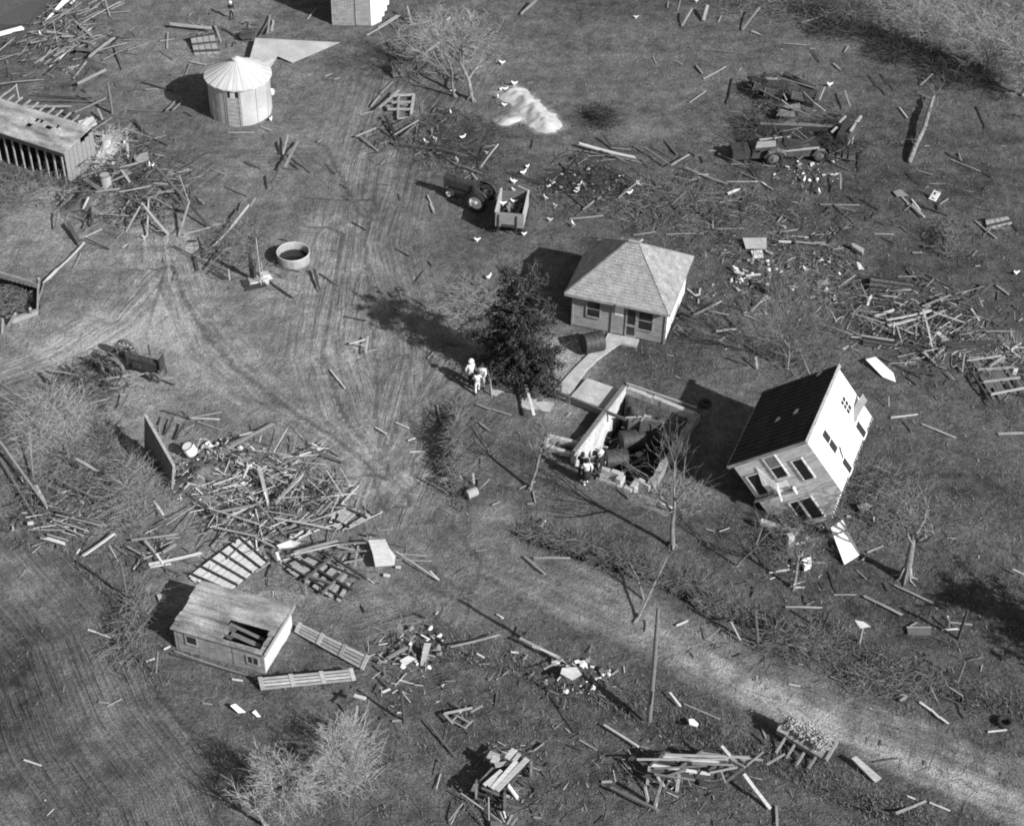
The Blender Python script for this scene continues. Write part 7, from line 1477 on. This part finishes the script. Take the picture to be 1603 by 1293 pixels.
# the remaining short boards and the litter no one could count, by tone
REM = {k: MB() for k in 'plmd'}
for (_, a, b, L, ww, th, tone, mid) in REST: REM[tone].bar(a + Vector((0, 0, th * .3)), b + Vector((0, 0, th * .3)), ww, th)
def litter(px, py, rx, ry, n, L=(.2, 1.1), tones='plmmd', hz=.25, az=None, w=(.012, .045)):
    """splinters lie in clumps, each clump with its own lie"""
    n = int(n * .75); left = n
    while left > 0:
        a = random.uniform(0, 6.283); q = math.sqrt(random.random()) * (.7 + .5 * random.random()); cx, cy = px + math.cos(a) * rx * q, py + math.sin(a) * ry * q
        t0 = random.uniform(0, 3.14) if az is None else az; kk = random.randint(3, 22); left -= kk; sp = random.uniform(.25, 1.3); c0 = G(cx, cy)
        for _ in range(kk):
            x, y = c0.x + random.gauss(0, sp), c0.y + random.gauss(0, sp); t = random.gauss(t0, .35) if random.random() < .6 else random.uniform(0, 3.14)
            l = L[0] + (L[1] - L[0]) * random.random() ** 1.8; d = Vector((math.cos(t), math.sin(t), jit(.25))) * l / 2
            c = Vector((x, y, gz(x, y) + .03 + hz * random.random() ** 1.5 + abs(d.z))); ww = random.uniform(*w) * (random.uniform(2, 4.5) if random.random() < .12 else 1); m = REM[random.choice(tones)]
            if random.random() < .45:   # splintered: a wedge that runs to a point
                sd = Vector((-d.y, d.x, 0)).normalized() * ww / 2; u = Vector((0, 0, .02))
                m.add([c - d - sd - u, c - d + sd - u, c + d + sd * jit(.8), c - d + sd * .6 + u, c - d - sd + u], [(0, 1, 2), (1, 3, 2), (3, 4, 2), (4, 0, 2), (4, 3, 1, 0)])
            else: m.bar(c - d, c + d, ww, random.uniform(.015, .04))
for a in ((425, 775, 120, 65, 900, (.2, 2.2), 'pplllmmd', .35), (345, 735, 65, 45, 420, (.1, .8), 'pppllmd', .5), (320, 755, 40, 35, 130, (.1, .5), 'ppplmd', .5), (195, 290, 130, 65, 900, (.2, 2.2), 'llmmd', .6), (150, 290, 40, 50, 160, (.2, 1.0), 'llmd', .6), (90, 55, 95, 45, 330, (.8, 4.2), 'lmmml', .12, 1.12, (.04, .1)), (110, 90, 90, 50, 160, (.3, 2.2), 'lmmm', .15), (330, 70, 110, 60, 90, (.2, 1.0), 'lmd', .1),
          (1430, 500, 125, 60, 700, (.3, 2.2), 'plllmmd', .3), (1520, 540, 90, 40, 220, (.3, 2.2), 'plllmd', .25), (1230, 440, 140, 60, 520, (.1, .9), 'pllmmd', .2), (950, 285, 140, 55, 250, (.3, 1.9), 'lmmddd', .2), (1120, 300, 130, 60, 80, (.2, 1.3), 'lmmd', .1), (1240, 220, 115, 65, 420, (.2, 1.8), 'lmmddd', .35), (1260, 270, 60, 25, 60, (.08, .2), 'p', .1),
          (700, 230, 90, 60, 260, (.2, 1.2), 'lmmd', .15), (630, 180, 60, 60, 70, (.2, 1.2), 'lmd', .15), (90, 800, 90, 45, 300, (.2, 1.3), 'plmmd', .25), (250, 860, 70, 40, 130, (.2, 1.1), 'plmmd', .2), (140, 600, 70, 40, 110, (.2, 1.4), 'lmmd', .3), (640, 1020, 60, 50, 130, (.1, .8), 'pplmd', .2), (1110, 480, 80, 60, 170, (.1, .8), 'plmmd', .2),
          (1560, 560, 70, 60, 150, (.2, 1.3), 'lmmd', .2), (1400, 350, 200, 80, 130, (.2, 1.2), 'lmmdd', .08), (1280, 350, 120, 50, 110, (.2, 1.2), 'lmmd', .12), (1090, 350, 90, 30, 110, (.2, 1.3), 'lmdd', .12), (800, 1225, 75, 55, 130, (.1, .9), 'plmd', .2), (1090, 1210, 110, 40, 120, (.15, .9), 'plmd', .2), (880, 1060, 90, 40, 90, (.1, .7), 'plm', .12),
          (1250, 850, 60, 40, 120, (.1, .8), 'plmmd', .3), (1190, 990, 110, 40, 45, (.2, 1.0), 'lmmd', .2), (1380, 1060, 190, 60, 60, (.15, .9), 'lmmd', .1), (985, 690, 35, 38, 160, (.1, .8), 'plmmd', .3), (740, 760, 50, 30, 70, (.1, .7), 'lmd', .1), (530, 890, 70, 40, 110, (.15, .9), 'plmd', .2), (365, 400, 60, 40, 90, (.2, 1.0), 'mmd', .2)):
    litter(*a)
for _ in range(600):   # thin scatter everywhere but the road
    px, py = random.uniform(0, W), random.uniform(0, H); p = G(px, py)
    if mnoise.noise(Vector((p.x * .12, p.y * .12, 4))) < (-.05 if px > 700 else .12): continue
    l = random.uniform(.06, .55) ** 1.0; t = random.uniform(0, 3.14); d = Vector((math.cos(t), math.sin(t), jit(.1))) * l / 2; c = Vector((p.x, p.y, gz(p.x, p.y) + .05))
    REM[random.choice('plmmmd')].bar(c - d, c + d, random.uniform(.015, .045), .02)
for k, nm in (('p', 'bleached'), ('l', 'pale'), ('m', 'grey'), ('d', 'dark')):
    o = REM[k].build('wood_litter', k); tag(o, f'{nm} splinters and short broken boards littering the whole farmyard', 'litter', kind='stuff')
# fallen twigs and thin branches
tm = MB()
for _ in range(1700):
    px, py = random.uniform(0, W), random.uniform(0, H); p = G(px, py)
    if GFLD[min(np.searchsorted(gys, p.y), len(gys) - 1), min(np.searchsorted(gxs, p.x), len(gxs) - 1)] > 0 or mnoise.noise(Vector((p.x * .1, p.y * .1, 9))) < -.08: continue
    l = random.uniform(.3, 1.6); t = random.uniform(0, 6.28); d = Vector((math.cos(t), math.sin(t), 0)); k = Vector((-d.y, d.x, 0)) * jit(.3) * l; b = Vector((p.x, p.y, gz(p.x, p.y) + .04))
    tm.tube([b, b + d * l * .5 + k + Vector((0, 0, .08 * random.random())), b + d * l + k * .3], [.012, .009, .005], 3, cap=False)
o = tm.build('fallen_twigs', 'twig'); tag(o, 'thin torn twigs scattered over the dry grass', 'twigs', kind='stuff')
# household rubbish: small crumpled light and dark things in the heaps
for mt, n, ws in (('cloth_w', 230, .5), ('cloth_m', 140, .5), ('cloth_d', 110, .5)):
    m = MB(); random.seed(hash(mt) % 1000 if False else len(mt) * 7 + n)
    for i in range(n):
        hp = random.choice(((335, 735, 60, 45, .5), (335, 735, 60, 45, .5), (400, 775, 90, 45, .3), (1255, 440, 70, 45, .15), (1180, 430, 45, 25, .2), (1260, 265, 60, 30, .1), (660, 1015, 50, 40, .1), (920, 290, 70, 30, .1), (990, 695, 35, 35, .2), (1260, 830, 40, 40, .2), (900, 1060, 60, 30, .1), (170, 240, 30, 30, .8)))
        a, q = random.uniform(0, 6.28), math.sqrt(random.random()); p = G(hp[0] + math.cos(a) * hp[2] * q, hp[1] + math.sin(a) * hp[3] * q); s = random.uniform(.05, .26) * random.uniform(.6, 1); c = Vector((p.x, p.y, max(gz(p.x, p.y), 0 if hp[0] != 990 else -9) + .05 + hp[4] * random.random() * (1 - q * .6)))
        k = random.randint(5, 7); ring = [c + Vector((math.cos(6.283 * j / k + jit(.3)), math.sin(6.283 * j / k + jit(.3)), jit(.5))) * s * random.uniform(.6, 1.2) for j in range(k)]
        m.add(ring + [c + Vector((0, 0, s * random.uniform(.3, .8))), c - Vector((0, 0, s * .3))], [(j, (j + 1) % k, k) for j in range(k)] + [((j + 1) % k, j, k + 1) for j in range(k)])
    o = m.build('household_rubbish', mt); tag(o, {'cloth_w': 'white crumpled scraps strewn over the rubbish heaps', 'cloth_m': 'grey crumpled scraps strewn over the rubbish heaps', 'cloth_d': 'dark crumpled scraps strewn over the rubbish heaps'}[mt], 'rubbish', kind='stuff')
